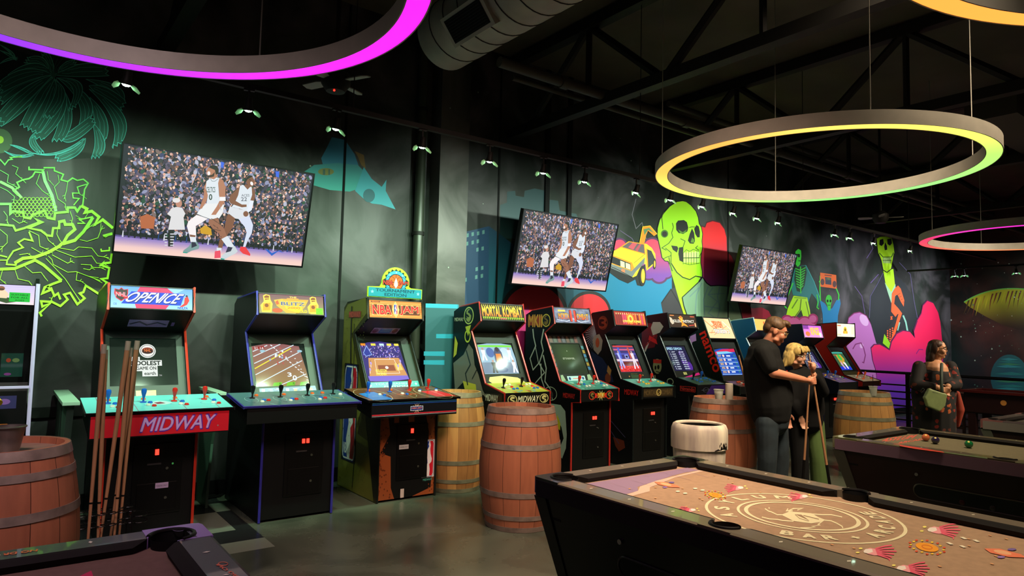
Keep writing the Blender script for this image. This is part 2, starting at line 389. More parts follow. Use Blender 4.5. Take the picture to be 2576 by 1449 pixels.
for (x, y, z, r, lb) in ((1200, 137, 4.05, .05, 'dark pipe along the ceiling starting beside the duct end'), (1240, 180, 4.2, .03, 'thin dark conduit just below the pipe beside the duct'),
                     (1650, 250, 4.6, .04, 'dark ceiling pipe passing behind the yellow-green ring')):
    p = onZ(x, y, z); bm = B(); tube(bm, [(p.x+.25, p.y, z), (WALL_R-.01, p.y, z)], r, 10)
    if r > .045:
        for k in range(6): tube(bm, [(p.x+1.9*k+1, p.y, z), (p.x+1.9*k+1.09, p.y, z)], r+.014, 10)
    tag(obj('ceiling_pipe', bm, mat('pipe_grey', (58, 55, 50), .6), None, True), lb, 'pipe')
DUCT = mat('galvanised_duct', (176, 170, 162), .5, .1, noise=.25, scale=3)
dy1 = 5.32; dx, dz, dr = 3.16, 4.30, .30
t = empty('spiral_duct', (dx, dy1, dz), 'large grey spiral air duct with a side vent hanging under the ceiling', 'duct')
bm = B(); tube(bm, [(dx, dy1, dz), (dx, -3.3, dz)], dr, 40, caps=True); obj('duct_shell', bm, DUCT, t, True)
bm = B()
for k in range(38):
    y = dy1-.1-.23*k
    tube(bm, [(dx+(dr+.003)*math.cos(a), y-.23*a/(2*PI), dz+(dr+.003)*math.sin(a)) for a in [2*PI*i/28 for i in range(29)]], .006, 4, caps=False)
obj('spiral_seam', bm, mat('duct_seam', (50, 48, 46), .6), t)
M = Matrix.Translation((dx, 4.55, dz)) @ Matrix.Rotation(math.radians(-38), 4, 'Y')
v = obj('vent_frame', box(B(), -dr-.03, -dr+.04, -.30, .30, -.13, .13, M), DUCT, t)
obj('vent_grille', box(B(), -dr-.034, -dr, -.26, .26, -.10, .10, M), BLACKM, v)
for k in range(9): obj('vent_slat', box(B(), -dr-.04, -dr-.03, -.25, .25, -.088+.022*k-.003, -.088+.022*k+.003, M), DARKM, v)
for y in (4.9, 3.2): bm = B(); tube(bm, [(dx, y, dz+dr-.01), (dx, y, CH-.01)], .008, 6); obj('hanger_rod', bm, DARKM, t)
bm = B(); box(bm, 8.6, 12.4, 2.4, 2.9, 4.05, 4.3)
tag(obj('rectangular_duct', bm, mat('duct_dark', (58, 54, 48), .5, .2)), 'dark flat rectangular duct seen through the yellow-green ring lamp', 'duct')

# track lights --------------------------------------------------------
TRK = mat('track_black', (14, 14, 14), .6)
LED = mat('lamp_lens', (205, 255, 220), .3, emit=40.)
FLAP = mat('barn_door', (150, 200, 150), .5)
tag(obj('lighting_track', box(B(), -2.8, 14.5, TRACK_Y-.018, TRACK_Y+.018, TRACK_Z, TRACK_Z+.035), mat('track_rail', (16, 15, 15), .7)), 'thin black lighting track carrying the spotlights along the mural wall', 'track')
tag(obj('lighting_track', box(B(), 15.55, 15.6, -1.5, 6.4, TRACK_Z, TRACK_Z+.035), TRK), 'far lighting track running in front of the planet mural', 'track')
for X in (-1., 1.9, 4.9, 7.9, 10.9):
    bm = B(); tube(bm, [(X, TRACK_Y, TRACK_Z+.03), (X, TRACK_Y, CH-.01)], .004, 5); tag(obj('track_hanger', bm, DARKM), 'thin rod holding the lighting track from the ceiling', 'rod', 'track hanger rods')
def head(loc, yaw, label):
    M = Matrix.Translation(loc) @ Matrix.Rotation(yaw, 4, 'Z') @ Matrix.Scale(.66, 4)
    t = empty('track_spotlight', loc, label, 'spotlight', 'spotlights on the lighting tracks')
    bm = B(); box(bm, -.05, .05, -.017, .017, .165, .188, M); tube(bm, [M @ Vector((0, 0, .03)), M @ Vector((0, 0, .17))], .008, 8); obj('stem', bm, TRK, t)
    R = M @ Matrix.Rotation(math.radians(-74), 4, 'X')   # head tilts down towards the wall
    bm = B(); lathe(bm, [(0, -.09), (.034, -.09), (.036, -.02), (.046, 0), (.046, .03), (.040, .03), (.038, .012), (0, .012)], n=18, M=R @ Matrix.Rotation(-PI/2, 4, 'X')); obj('lamp_head', bm, TRK, t, True)
    bm = B(); lathe(bm, [(.0385, .014), (.036, .032), (.022, .044), (0, .048)], n=18, M=R @ Matrix.Rotation(-PI/2, 4, 'X')); obj('lens', bm, LED, t, True)
    for s in (-1, 1):
        bm = B(); prism(bm, [(s*.043, -.01), (s*.060, -.05), (s*.105, -.085), (s*.12, -.06), (s*.095, -.01), (s*.06, .015)], .035, .037, 'y')
        bmesh.ops.transform(bm, matrix=M @ Matrix.Rotation(math.radians(-25), 4, 'X'), verts=bm.verts[:]); obj('barn_door', bm, FLAP, t)
    return t
hl = ['above the teal flower painting', 'above the largest television', 'above the blue flying machine painting', 'above the wall pipe', 'above the painted skyline', 'above the second television, left of two',
      'above the second television, right of two', 'above the yellow car painting', 'nearest left of the large green skull', 'just right of the large green skull', 'above the red cloud painting', 'above the third television, left of two',
      'above the third television, right of two', 'above the dancing skeleton painting', 'between the dancing skeleton and the suited skeleton']
for i, hx in enumerate(HX): head((hx, TRACK_Y, TRACK_Z-.12), rnd.uniform(-.25, .25), 'small black track spotlight glowing green ' + hl[i])
for i, (px_, py_) in enumerate(((2198, 583), (2290, 612), (2400, 645), (2424, 633), (2554, 603))):
    p = onZ(px_, py_, TRACK_Z-.12) if i > 1 else onY(px_, py_, TRACK_Y)
    if i > 1: p = onX(px_, py_, 15.57); 
    head((p.x, p.y, TRACK_Z-.12), 0 if i < 2 else -PI/2, 'small track spotlight ' + ['hanging over the suited skeleton with the keyboard', 'beside the left end of the magenta ring', 'in the far corner, lower of two', 'in the far corner, upper of two', 'seen through the magenta ring'][i])
# ceiling fans
for i, (px_, py_, z) in enumerate(((845, 205, 3.42), (2215, 548, 3.40))):
    p = onZ(px_, py_, z); t = empty('ceiling_fan', (p.x, p.y, z), ['ceiling fan with pale blades behind the magenta ring lamp', 'ceiling fan with pale blades above the suited skeleton painting'][i], 'fan')
    bm = B(); tube(bm, [(p.x, p.y, z+.05), (p.x, p.y, CH-.01)], .018, 8); obj('down_rod', bm, DARKM, t)
    bm = B(); lathe(bm, [(0, -.09), (.07, -.08), (.11, -.02), (.11, .05), (.05, .1), (0, .1)], p, 20); obj('motor', bm, DARKM, t, True)
    for k in range(4):
        M = Matrix.Translation(p) @ Matrix.Rotation(k*PI/2+.5, 4, 'Z') @ Matrix.Rotation(.2, 4, 'X')
        bm = B(); prism(bm, [(.08, -.02), (.16, -.04), (.27, -.045), (.30, -.02), (.30, .03), (.16, .04), (.08, .02)], -.004, .004, 'z'); bmesh.ops.transform(bm, matrix=M, verts=bm.verts[:])
        obj('blade', bm, mat('fan_blade', (150, 148, 140), .5), t)
    if i == 0: obj('indicator_light', ball(B(), (p.x-.03, p.y-.05, z-.09), .008), mat('red_led', (255, 30, 20), emit=6.), t)

# ring lamps -----------------------------------------------------------
def ring_lamp(cx, cy, z, stops, label, R=1.253, W=.107, Hh=.093, power=5.0, drop=None):
    t = empty('ring_lamp', (cx, cy, z), label, 'ring lamp', 'LED ring lamps hanging from the ceiling')
    def sweep(pr, n=120):
        bm = B(); lathe(bm, pr, (cx, cy, z), n, close=True); return bm
    obj('housing', sweep([(R, 0), (R, Hh), (R-W, Hh), (R-W, 0), (R-W+.006, 0), (R-W+.006, .02), (R-.006, .02), (R-.006, 0)]), mat('ring_housing', (176, 172, 160), .45, noise=.12, scale=9), t, True)
    m = bpy.data.materials.new('led_strip'); m.use_nodes = True; nt = m.node_tree; b = nt.nodes['Principled BSDF']
    tc = nt.nodes.new('ShaderNodeTexCoord'); s = nt.nodes.new('ShaderNodeSeparateXYZ'); nt.links.new(tc.outputs['Object'], s.inputs[0])
    at = nt.nodes.new('ShaderNodeMath'); at.operation = 'ARCTAN2'; nt.links.new(s.outputs[1], at.inputs[0]); nt.links.new(s.outputs[0], at.inputs[1])
    mr = nt.nodes.new('ShaderNodeMapRange'); mr.inputs['From Min'].default_value = -PI; mr.inputs['From Max'].default_value = PI; nt.links.new(at.outputs[0], mr.inputs[0])
    rp = nt.nodes.new('ShaderNodeValToRGB'); nt.links.new(mr.outputs[0], rp.inputs[0]); el = rp.color_ramp.elements
    stops = sorted(stops); el[0].position, el[0].color = stops[0][0], rgba(stops[0][1]); el[1].position, el[1].color = stops[-1][0], rgba(stops[-1][1])
    for p_, c_ in stops[1:-1]: e = el.new(p_); e.color = rgba(c_)
    nt.links.new(rp.outputs[0], b.inputs['Emission Color']); b.inputs['Emission Strength'].default_value = power; b.inputs['Base Color'].default_value = (.2, .2, .2, 1)
    bm = B(); lathe(bm, [(R-W+.006, .0), (R-.006, .0), (R-.006, .008), (R-W+.006, .008)], (0, 0, 0), 120, close=True)
    o = obj('led_diffuser', bm, m, t); o.location = (0, 0, .002); o.matrix_parent_inverse = Matrix()
    for k in range(4):
        a = PI/4+k*PI/2; x, y = cx+(R-W/2)*math.cos(a), cy+(R-W/2)*math.sin(a)
        bm = B(); tube(bm, [(x, y, z+Hh), (x, y, CH-.01)], .004, 5); obj('suspension_cable', bm, mat('cable_grey', (120, 118, 110), .5), t)
    return t
def ang(cx, cy, px_, py_):      # position on the ramp for the strip at a pixel
    p = onZ(px_, py_, 3.0); return (math.atan2(p.y-cy, p.x-cx)+PI)/(2*PI)
ring_lamp(.177, 2.843, 2.9, [(0, (255, 20, 235)), (.45, (255, 15, 248)), (.60, (225, 20, 250)), (.72, (170, 30, 255)), (.79, (130, 40, 255)), (.9, (90, 60, 255)), (1, (255, 20, 235))], 'large ring lamp glowing magenta and purple at the upper left', power=1.5)
ring_lamp(5.163, 2.824, 2.9, [(0, (255, 165, 72)), (.07, (255, 200, 92)), (.2, (238, 228, 95)), (.31, (165, 245, 98)), (.45, (140, 235, 120)), (.6, (140, 235, 115)), (.72, (215, 235, 98)), (.82, (255, 210, 84)), (.88, (255, 175, 70)), (1, (255, 165, 72))], 'large ring lamp glowing yellow, orange and green over the middle tables', power=1.6)
ring_lamp(2.677, -.24, 2.9, [(0, (255, 140, 50)), (.5, (255, 160, 66)), (1, (255, 140, 50))], 'orange glowing ring lamp cut by the upper right corner', R=1.378, power=1.7)
ring_lamp(10.373, 2.759, 2.9, [(0, (235, 35, 180)), (.06, (225, 40, 190)), (.2, (255, 90, 60)), (.55, (255, 130, 70)), (.68, (255, 120, 80)), (.76, (255, 70, 75)), (.87, (250, 45, 90)), (.94, (240, 45, 170)), (1, (235, 35, 180))], 'far ring lamp glowing pink and orange at the right edge', power=1.7)

# ------------------------------------------------------------------ murals
NW = Vector((0, -1, 0))
def wallfn(x, y): return onY(x, y, WALL-.001), NW
def mixc(a, b, t): t = max(0, min(1, t)); return tuple(a[i]*(1-t)+b[i]*t for i in range(3))
def vgrad(y0, y1, a, b): return lambda x, y: mixc(a, b, (y-y0)/(y1-y0))
def hgrad(x0, x1, a, b): return lambda x, y: mixc(a, b, (x-x0)/(x1-x0))
BLK = (12, 14, 14)
# --- teal flower (crop origin 0,100 scale 4.829)
A = Art(wallfn, eps=.00035, off=(0, 100, 4.829))
T1, T2, T3 = (66, 170, 140), (60, 200, 175), (52, 104, 88)
def tealc(x, y): return mixc((110, 226, 190), (90, 225, 225), (y-300)/1000)
petals = [((640, 430), (200, 420), (0, 700)), ((640, 430), (330, 300), (10, 560)), ((640, 440), (300, 560), (0, 960)), ((650, 450), (330, 820), (-20, 1020)), ((660, 460), (620, 640), (330, 1070)),
          ((660, 480), (720, 760), (430, 1120)), ((660, 500), (880, 620), (600, 940)), ((660, 480), (960, 760), (480, 1200)), ((680, 470), (1120, 470), (890, 820)), ((680, 480), (960, 900), (720, 1220)),
          ((700, 470), (1260, 720), (1000, 1070)), ((1040, 480), (1620, 560), (1430, 870)), ((1080, 600), (1640, 900), (1440, 1260)), ((1080, 560), (1250, 560), (1500, 780)), ((1090, 700), (1330, 960), (1240, 1220)),
          ((640, 420), (470, 200), (100, 480)), ((600, 400), (560, 180), (340, 240)), ((650, 430), (640, 300), (560, 170)), ((660, 430), (900, 300), (1290, 350)), ((700, 400), (760, 290), (900, 270)),
          ((720, 1180), (800, 1330), (1130, 1000)), ((1120, 1000), (1320, 1260), (1180, 1420)), ((1040, 1200), (1000, 1400), (700, 1449)), ((430, 1120), (300, 1250), (480, 1370)), ((360, 1370), (700, 1480), (1010, 1220)),
          ((120, 1280), (220, 1290), (380, 1380)), ((50, 1350), (200, 1460), (390, 1400)), ((0, 60), (170, 150), (180, 220)), ((0, 130), (120, 170), (190, 230)), ((0, 290), (90, 220), (190, 220))]
rj = random.Random(3)
A.poly([(0, 60), (420, 200), (640, 190), (900, 300), (1290, 420), (1500, 780), (1450, 1250), (1250, 1430), (900, 1449), (300, 1449), (0, 1300)], (26, 42, 36)); A.up()
A.ell(0, 1230, 150, 150, (78, 112, 78)); A.up(); A.ell(0, 1215, 46, 46, (190, 235, 70)); A.up()
order = [26, 27, 28, 29, 18, 19, 17, 16, 15, 11, 13, 12, 14, 10, 0, 1, 22, 21, 23, 24, 25, 20, 3, 2, 9, 8, 7, 4, 5, 6]
for i in order:
    if i >= len(petals): continue
    a, b, c = petals[i]; dx, dy = c[0]-a[0], c[1]-a[1]; L_ = math.hypot(dx, dy); nx_, ny_ = -dy/L_, dx/L_; w_ = min(150, .23*L_+24) if i < 24 else 26
    bow = ((b[0]-(a[0]+c[0])/2)*nx_+(b[1]-(a[1]+c[1])/2)*ny_); sg_ = 1 if bow > 0 else -1
    e = bez(a, (b[0]+nx_*sg_*w_*.35, b[1]+ny_*sg_*w_*.35), (c[0]+nx_*sg_*w_*.35, c[1]+ny_*sg_*w_*.35), 16); d = bez(a, (b[0]-nx_*sg_*w_*1.1, b[1]-ny_*sg_*w_*1.1), (c[0]-nx_*sg_*w_*.6, c[1]-ny_*sg_*w_*.6), 16)
    tip = [(c[0]+nx_*sg_*w_*(.35-.95*k/5)+dx/L_*(22 if k % 2 else -16), c[1]+ny_*sg_*w_*(.35-.95*k/5)+dy/L_*(22 if k % 2 else -16)) for k in range(6)]
    if i < 26: A.poly(e[1:]+tip+d[:0:-1]+[a], lambda x, y: mixc((46, 100, 84), (42, 118, 108), (y-200)/1300)); A.up(1)
    A.line(e, [4+6*math.sin(PI*k/17) for k in range(17)], tealc); A.line(d, 7, tealc); A.line([e[-1]]+tip+[d[-1]], 8, tealc)
    for f_ in (.3, .62):
        m_ = [(p[0]*(1-f_)+q[0]*f_+rj.uniform(-7, 7), p[1]*(1-f_)+q[1]*f_+rj.uniform(-7, 7)) for p, q in zip(e[3:-1:2], d[3:-1:2])]; A.line(m_, 4, tealc)
    A.L += .5
for k in range(9): g_ = -2.6+k*.28; A.line([(650, 470), (650+90*math.cos(g_), 440+110*math.sin(g_)), (650+210*math.cos(g_)+40, 440+230*math.sin(g_))], [10, 6, 3], (60, 130, 110))
# --- green flower (crop origin 0,380 scale 3.294)
G = Art(wallfn, off=(0, 380, 3.294)); G.L = 14
def gc(x, y): return mixc((120, 225, 90), (165, 240, 35), (y-300)/500) if x > 120 else mixc((120, 225, 110), (160, 235, 50), (y-400)/400)
def gl(w_, *pts, c=None): G.line(list(pts), w_, c or gc)

pale = (150, 235, 150)
gl(22, (0, 255), (100, 305), (180, 390), c=(150, 235, 130)); gl(26, (355, 170), (372, 250), (430, 370), (462, 500), c=pale)
gl(11, (0, 70), (40, 115), (70, 75), (100, 70), (85, 55), (185, 48)); gl(13, (240, 130), (240, 155), (360, 158), (345, 180), (290, 175), (270, 210), (240, 230), (190, 240), (140, 262), (160, 300), (110, 330), (150, 370))
gl(12, (360, 140), (450, 140), (450, 165), (525, 195), (505, 240), (560, 255), (600, 225), (640, 245), (690, 235), (730, 268), (700, 320), (685, 450)); gl(10, (720, 275), (640, 300), (655, 350), (600, 350), (605, 390), (655, 395), (610, 450))
gl(20, (0, 440), (85, 440), (85, 520), (110, 500), (190, 510), (200, 550), (250, 560), (270, 530), (370, 495), (395, 555), (450, 565), (455, 515), (560, 505), (560, 470), (620, 470), (640, 500), (670, 455))
gl(24, (670, 455), (720, 480), (705, 510), (760, 500), (820, 548), (785, 610), (850, 570), (935, 640), c=(170, 240, 50)); gl(14, (930, 680), (855, 710), (880, 700), (930, 690)); gl(12, (835, 810), (840, 830), (905, 825), (905, 795)); gl(18, (925, 850), (915, 925), (860, 930), (835, 945), (905, 970), (890, 1055), (840, 1060), (885, 1090), (820, 1185), (710, 1115), (690, 1170), (660, 1180), (700, 1220), (640, 1270), (580, 1175), (530, 1190), (560, 1230), (500, 1285), (430, 1250), (340, 1245), (350, 1290), (420, 1260), (330, 1340), (345, 1370))
gl(24, (0, 980), (120, 975), (230, 930), (290, 905), (360, 945), (510, 1075), c=(160, 240, 40)); gl(20, (510, 1075), (440, 1100), (370, 1130), (350, 1180), (420, 1150), (390, 1120)); gl(18, (420, 1130), (450, 1200), (480, 1180), (500, 1230))
gl(26, (120, 930), (190, 890), (290, 880), (400, 840), (490, 790), (520, 760), c=(170, 245, 40)); gl(24, (520, 770), (560, 700), (620, 650), (600, 610), (540, 610), (530, 580), (480, 590)); gl(26, (520, 770), (620, 740), (690, 670), (770, 550)); gl(12, (770, 545), (660, 570), (700, 600), (640, 600))
gl(18, (0, 610), (110, 620), (130, 660), (200, 640), (330, 590), (290, 560), (350, 590), (240, 640), (340, 660), (390, 700), (430, 705), (440, 640), (490, 640), (490, 590)); gl(14, (240, 670), (270, 745), (200, 730), (150, 760), (190, 800), (110, 830), (60, 905), (55, 940), (130, 945), (140, 915))
gl(12, (0, 865), (60, 880)); gl(10, (0, 905), (60, 905))
veins = [((100, 120), (150, 140), (130, 190), (200, 250)), ((330, 190), (300, 270), (350, 330), (420, 380)), ((480, 200), (490, 260), (450, 300), (480, 400), (540, 440), (545, 490)), ((390, 170), (400, 240), (430, 270)), ((560, 260), (550, 330), (530, 400)),
         ((0, 300), (60, 330), (120, 380), (110, 430)), ((0, 160), (70, 200), (60, 260), (140, 300)), ((470, 800), (610, 825), (650, 795), (760, 805), (810, 870), (900, 885)), ((460, 820), (620, 880), (760, 870), (800, 930), (880, 935)),
         ((430, 860), (560, 930), (600, 910)), ((400, 870), (430, 900), (440, 940), (560, 1005), (630, 1000), (830, 1075)), ((380, 890), (540, 1060), (660, 1240)), ((640, 1000), (630, 1070), (690, 1085)), ((670, 940), (750, 945), (770, 965), (860, 968)), ((690, 975), (740, 985), (770, 965)),
         ((660, 735), (720, 750), (810, 720), (850, 620)), ((680, 680), (780, 600)), ((120, 970), (150, 1060), (240, 1080), (270, 1120)), ((200, 950), (270, 1010), (340, 1005), (380, 1060)), ((20, 990), (0, 1060), (60, 1110)), ((240, 660), (320, 700), (330, 790), (420, 830)), ((370, 670), (400, 740), (460, 790)),
         ((0, 650), (60, 700), (60, 760), (0, 820)), ((100, 560), (160, 600), (210, 580)), ((30, 500), (60, 540), (60, 600)), ((480, 620), (470, 690), (500, 750)), ((580, 500), (600, 560), (590, 600)), ((430, 1140), (440, 1200), (420, 1240)), ((160, 860), (230, 850), (260, 870)), ((260, 800), (330, 840), (370, 850)), ((640, 300), (660, 360), (700, 380)), ((740, 500), (700, 560), (640, 560))]
for v_ in veins:
    gl(5, *v_); a, b = v_[-2], v_[-1]; gl(4, (a[0]*.5+b[0]*.5, a[1]*.5+b[1]*.5), (b[0]-14, b[1]-24)); gl(4, (a[0]*.3+b[0]*.7, a[1]*.3+b[1]*.7), (b[0]+16, b[1]+18))
for j in range(7):
    for i in range(11):
        x, y = 110+i*33+(j % 2)*16, 400+j*22
        if ((x-280)/190)**2+((y-470)/95)**2 < 1: G.ring(x, y, 15, 15, 4, (150, 230, 60), 9)
# --- teal flying machine (pixels)
J = Art(wallfn); TB = (40, 108, 122)
J.poly([(808, 398), (822, 372), (835, 345), (868, 352), (892, 388), (905, 425), (860, 432), (815, 425)], (44, 124, 158))
J.poly([(765, 432), (790, 415), (850, 410), (900, 415), (925, 440), (915, 470), (880, 482), (830, 478), (785, 465)], vgrad(410, 480, (60, 140, 150), (44, 150, 146))); J.up()
J.ell(820, 432, 20, 9, (120, 118, 60)); J.up(); J.rect(812, 426, 818, 440, (60, 90, 84)); J.rect(826, 426, 830, 440, (60, 90, 84))
J.poly([(893, 480), (915, 420), (935, 450), (960, 470), (972, 452), (970, 480), (995, 527), (960, 515), (935, 512), (912, 498)], (52, 150, 170)); J.up()
J.ell(928, 492, 15, 17, (34, 92, 108)); J.poly([(900, 395), (892, 380), (915, 390), (920, 425), (908, 415)], (120, 90, 40))
# --- skyline, building, hearts, blue ground
K = Art(wallfn)
K.poly([(1258, 552), (1258, 516), (1275, 510), (1276, 482), (1296, 480), (1297, 492), (1318, 496), (1320, 480), (1345, 474), (1372, 480), (1373, 505), (1380, 502), (1404, 505), (1408, 530), (1450, 538), (1458, 560), (1450, 600), (1258, 600)], (40, 66, 72))
K.poly([(1168, 584), (1230, 569), (1298, 620), (1300, 900), (1160, 900)], (30, 62, 96)); K.up()
K.poly([(1230, 569), (1262, 592), (1298, 628), (1300, 900), (1228, 900)], vgrad(570, 800, (24, 58, 84), (26, 110, 124)))
for (x, y) in ((1176, 592), (1189, 589), (1203, 587), (1216, 584), (1175, 613), (1189, 610), (1202, 607), (1201, 628), (1214, 625), (1199, 677), (1213, 674), (1198, 697), (1212, 694), (1171, 704), (1186, 770), (1204, 768), (1186, 790)):
    K.poly([(x-3, y-4), (x+3, y-5.5), (x+3, y+4), (x-3, y+5.5)], (96, 140, 140))
K.raw([(1290+50*i, (640+65*j) if i < 5 or j else 600+18*(i-5)) for j in range(5) for i in range(9)], [(j*9+i, j*9+i+1, j*9+i+10, j*9+i+9) for j in range(4) for i in range(8)], hgrad(1330, 1600, (18, 74, 82), (20, 124, 172)))
K.up(2)
for (x, y, r) in ((1343, 792, 82), (1482, 786, 52)):
    K.ell(x, y, r*1.05, r*1.05, (30, 34, 38), 40); K.up(); K.ell(x, y+3, r*.95, r*.95, (216, 34, 46), 40); K.up()
K.poly([(1268, 800), (1330, 770), (1336, 900), (1290, 900)], (170, 24, 96))
# --- yellow car and clouds (crop 1500,460 scale 3.4167)
V = Art(wallfn, off=(1500, 460, 3.4167)); V.L = 3
PK = lambda x, y: mixc((216, 60, 96), (130, 60, 160), (y-600)/55)
for (x, y, r) in ((200, 540, 58), (480, 560, 82), (560, 660, 90), (450, 740, 90), (540, 790, 70), (600, 760, 60)): V.ell(x, y, r+10, r+10, (84, 40, 90), 24)
V.up()
for (x, y, r) in ((200, 540, 52), (480, 560, 76), (560, 660, 84), (450, 740, 84), (540, 790, 62), (600, 760, 54)): V.bands([(x+r*math.cos(2*PI*k/26), y+r*math.sin(2*PI*k/26)) for k in range(26)], lambda X, Y: mixc((226, 62, 96), (120, 62, 165), (Y-560)/230), 8)
V.up(2)
OR = (228, 140, 30); YE = (238, 214, 40)
V.poly([(110, 690), (300, 770), (420, 700), (418, 820), (395, 890), (350, 880), (335, 830), (270, 865), (190, 830), (110, 770)], (22, 24, 30)); V.up()
V.poly([(130, 595), (215, 545), (275, 503), (430, 525), (475, 560), (505, 610), (510, 690), (430, 755), (420, 700), (400, 690), (375, 730), (345, 800), (310, 815), (180, 745), (108, 715), (120, 620)], YE); V.up()
V.poly([(118, 612), (305, 685), (330, 745), (300, 770), (290, 755), (110, 690)], OR); V.up()
V.poly([(122, 625), (292, 695), (296, 752), (108, 680)], (24, 26, 30)); V.poly([(108, 690), (300, 760), (415, 640), (410, 690), (340, 760), (305, 812), (105, 725)], (110, 116, 120)); V.up()
V.poly([(203, 668), (240, 682), (242, 730), (205, 718)], (205, 225, 170)); V.poly([(248, 685), (288, 700), (292, 748), (250, 733)], (205, 225, 170)); V.poly([(213, 738), (243, 746), (243, 772), (213, 760)], (235, 120, 80))
V.poly([(212, 552), (280, 506), (408, 528), (416, 612)], (96, 84, 92)); V.up(); V.poly([(270, 555), (310, 512), (350, 520), (315, 575)], (200, 80, 96)); V.poly([(330, 575), (368, 525), (385, 528), (352, 590)], (180, 70, 90))
V.line([(212, 552), (280, 506), (408, 528), (416, 612)], 7, OR, True); V.line([(130, 595), (212, 552)], 5, OR); V.line([(416, 612), (320, 690)], 4, (150, 130, 30))
V.poly([(432, 570), (470, 585), (496, 640), (490, 690), (440, 735), (436, 640)], (40, 44, 46)); V.line([(430, 565), (440, 740)], 8, OR)
V.ell(394, 800, 30, 88, (18, 20, 24)); V.ell(497, 695, 14, 48, (18, 20, 24)); V.up(); V.ell(398, 800, 17, 62, (226, 170, 40)); V.ell(498, 698, 7, 30, (226, 170, 40)); V.up(); V.ell(398, 800, 11, 46, (240, 190, 60))
V.poly([(368, 515), (395, 378), (458, 370), (518, 440), (492, 458), (440, 412), (425, 450), (408, 528)], OR); V.up(); V.poly([(402, 400), (450, 388), (490, 430), (440, 405), (410, 450)], (90, 130, 90)); V.line([(368, 515), (395, 378), (458, 370), (518, 440)], 5, (240, 200, 40)); V.line([(108, 715), (180, 745), (310, 815), (345, 800), (375, 730)], 4, BLK)
# --- red cloud behind the skull
R_ = Art(wallfn, off=(1500, 460, 3.4167)); R_.L = 2
cloud = [(880, 400), (900, 375), (935, 385), (950, 345), (1000, 330), (1060, 345), (1100, 400), (1118, 470), (1122, 590), (1160, 630), (1190, 700), (1240, 800), (1300, 900), (1180, 960), (900, 960), (880, 700)]
R_.poly([(p[0]+(p[0]-1000)*.03, p[1]+(p[1]-700)*.03) for p in cloud], (70, 16, 30)); R_.up(); R_.bands(cloud, lambda x, y: mixc((206, 26, 34), (92, 26, 96), (y-480)/450))
R_.poly([(1180, 1150), (1200, 1040), (1280, 1030), (1340, 1080), (1420, 1070), (1480, 1100), (1510, 1160), (1530, 1300), (1180, 1300)], (140, 20, 50))
for (x, y, r) in ((1260, 1230, 70), (1640, 1190, 50), (1700, 1210, 60), (1790, 1210, 60), (1860, 1170, 40), (1800, 1240, 70), (1850, 1260, 60)):
    R_.ell(x, y, r+6, r+6, (150, 30, 90)); 
R_.up()
for (x, y, r) in ((1260, 1230, 62), (1640, 1190, 42), (1700, 1210, 52), (1790, 1210, 52), (1860, 1170, 32), (1800, 1240, 62), (1850, 1260, 52)): R_.ell(x, y, r, r, (186, 82, 140))
# --- the big skull
S_ = Art(wallfn, off=(1500, 460, 3.4167)); S_.L = 5; LG = (176, 232, 22); LG2 = (140, 205, 20)
S_.poly([(555, 1030), (640, 915), (690, 890), (790, 1150), (800, 1260), (600, 1260)], (52, 48, 58)); S_.poly([(905, 800), (945, 860), (980, 885), (1050, 882), (1160, 890), (1215, 1010), (1245, 1090), (1262, 1260), (800, 1260), (770, 1130), (720, 990), (800, 920)], (122, 156, 130)); S_.up()
for l in ([(905, 860), (860, 960), (850, 1100), (870, 1240)], [(960, 890), (920, 1000), (930, 1140)], [(1060, 890), (1040, 980), (1060, 1080), (1030, 1200)], [(1130, 900), (1120, 1000), (1180, 1100)], [(960, 960), (1100, 950)], [(930, 1060), (1060, 1080)], [(1000, 900), (960, 960), (1040, 1020), (960, 1120), (1050, 1180)], [(880, 900), (800, 980)]):
    S_.line(l, 7, (104, 132, 140))
S_.line([(560, 1030), (640, 915), (720, 1050), (790, 1240)], 8, BLK); S_.line([(905, 800), (945, 860), (980, 885), (1050, 882), (1160, 890), (1215, 1010), (1262, 1200)], 9, BLK)
skull = [(740, 158), (690, 165), (630, 205), (580, 262), (545, 320), (527, 390), (525, 450), (540, 520), (555, 585), (565, 640), (590, 668), (618, 672), (640, 720), (655, 780), (690, 880), (720, 960), (745, 1050), (775, 1150), (735, 985), (800, 925), (880, 850), (907, 812),
         (905, 760), (892, 690), (893, 640), (907, 560), (902, 500), (908, 440), (898, 385), (878, 350), (872, 300), (852, 245), (810, 195), (770, 165)]
neck = [(620, 640), (900, 780), (880, 850), (800, 925), (735, 985), (780, 1150), (765, 1180), (720, 1040), (690, 940), (650, 800), (630, 720)]
S_.up(); S_.line(skull[:18]+[(785, 1160)], 15, BLK); S_.poly(neck, vgrad(700, 1100, LG2, LG)); S_.line(skull[20:]+[skull[0]], 14, BLK); S_.up()
S_.poly(skull[:13]+[(640, 690), (690, 770), (740, 812), (800, 832), (850, 802), (905, 812)]+skull[22:], lambda x, y: mixc(LG, (150, 214, 24), abs(x-720)/260)); S_.up()
S_.line([(640, 690), (690, 770), (740, 812), (800, 832), (850, 802), (905, 812)], 9, BLK); S_.line([(622, 640), (630, 690), (650, 760)], 7, BLK); S_.line([(735, 985), (800, 925), (885, 845)], 8, BLK); S_.line([(735, 985), (750, 1060), (785, 1160)], 9, BLK)
S_.poly([(682, 350), (700, 325), (750, 320), (776, 338), (788, 385), (780, 418), (745, 440), (705, 432), (684, 405)], BLK)
S_.poly([(838, 395), (858, 362), (878, 375), (888, 420), (886, 468), (866, 470), (848, 440)], BLK); S_.poly([(820, 392), (838, 430), (846, 500), (834, 524), (802, 522), (784, 496), (800, 440)], BLK); S_.ell(584, 438, 32, 34, (70, 110, 26))
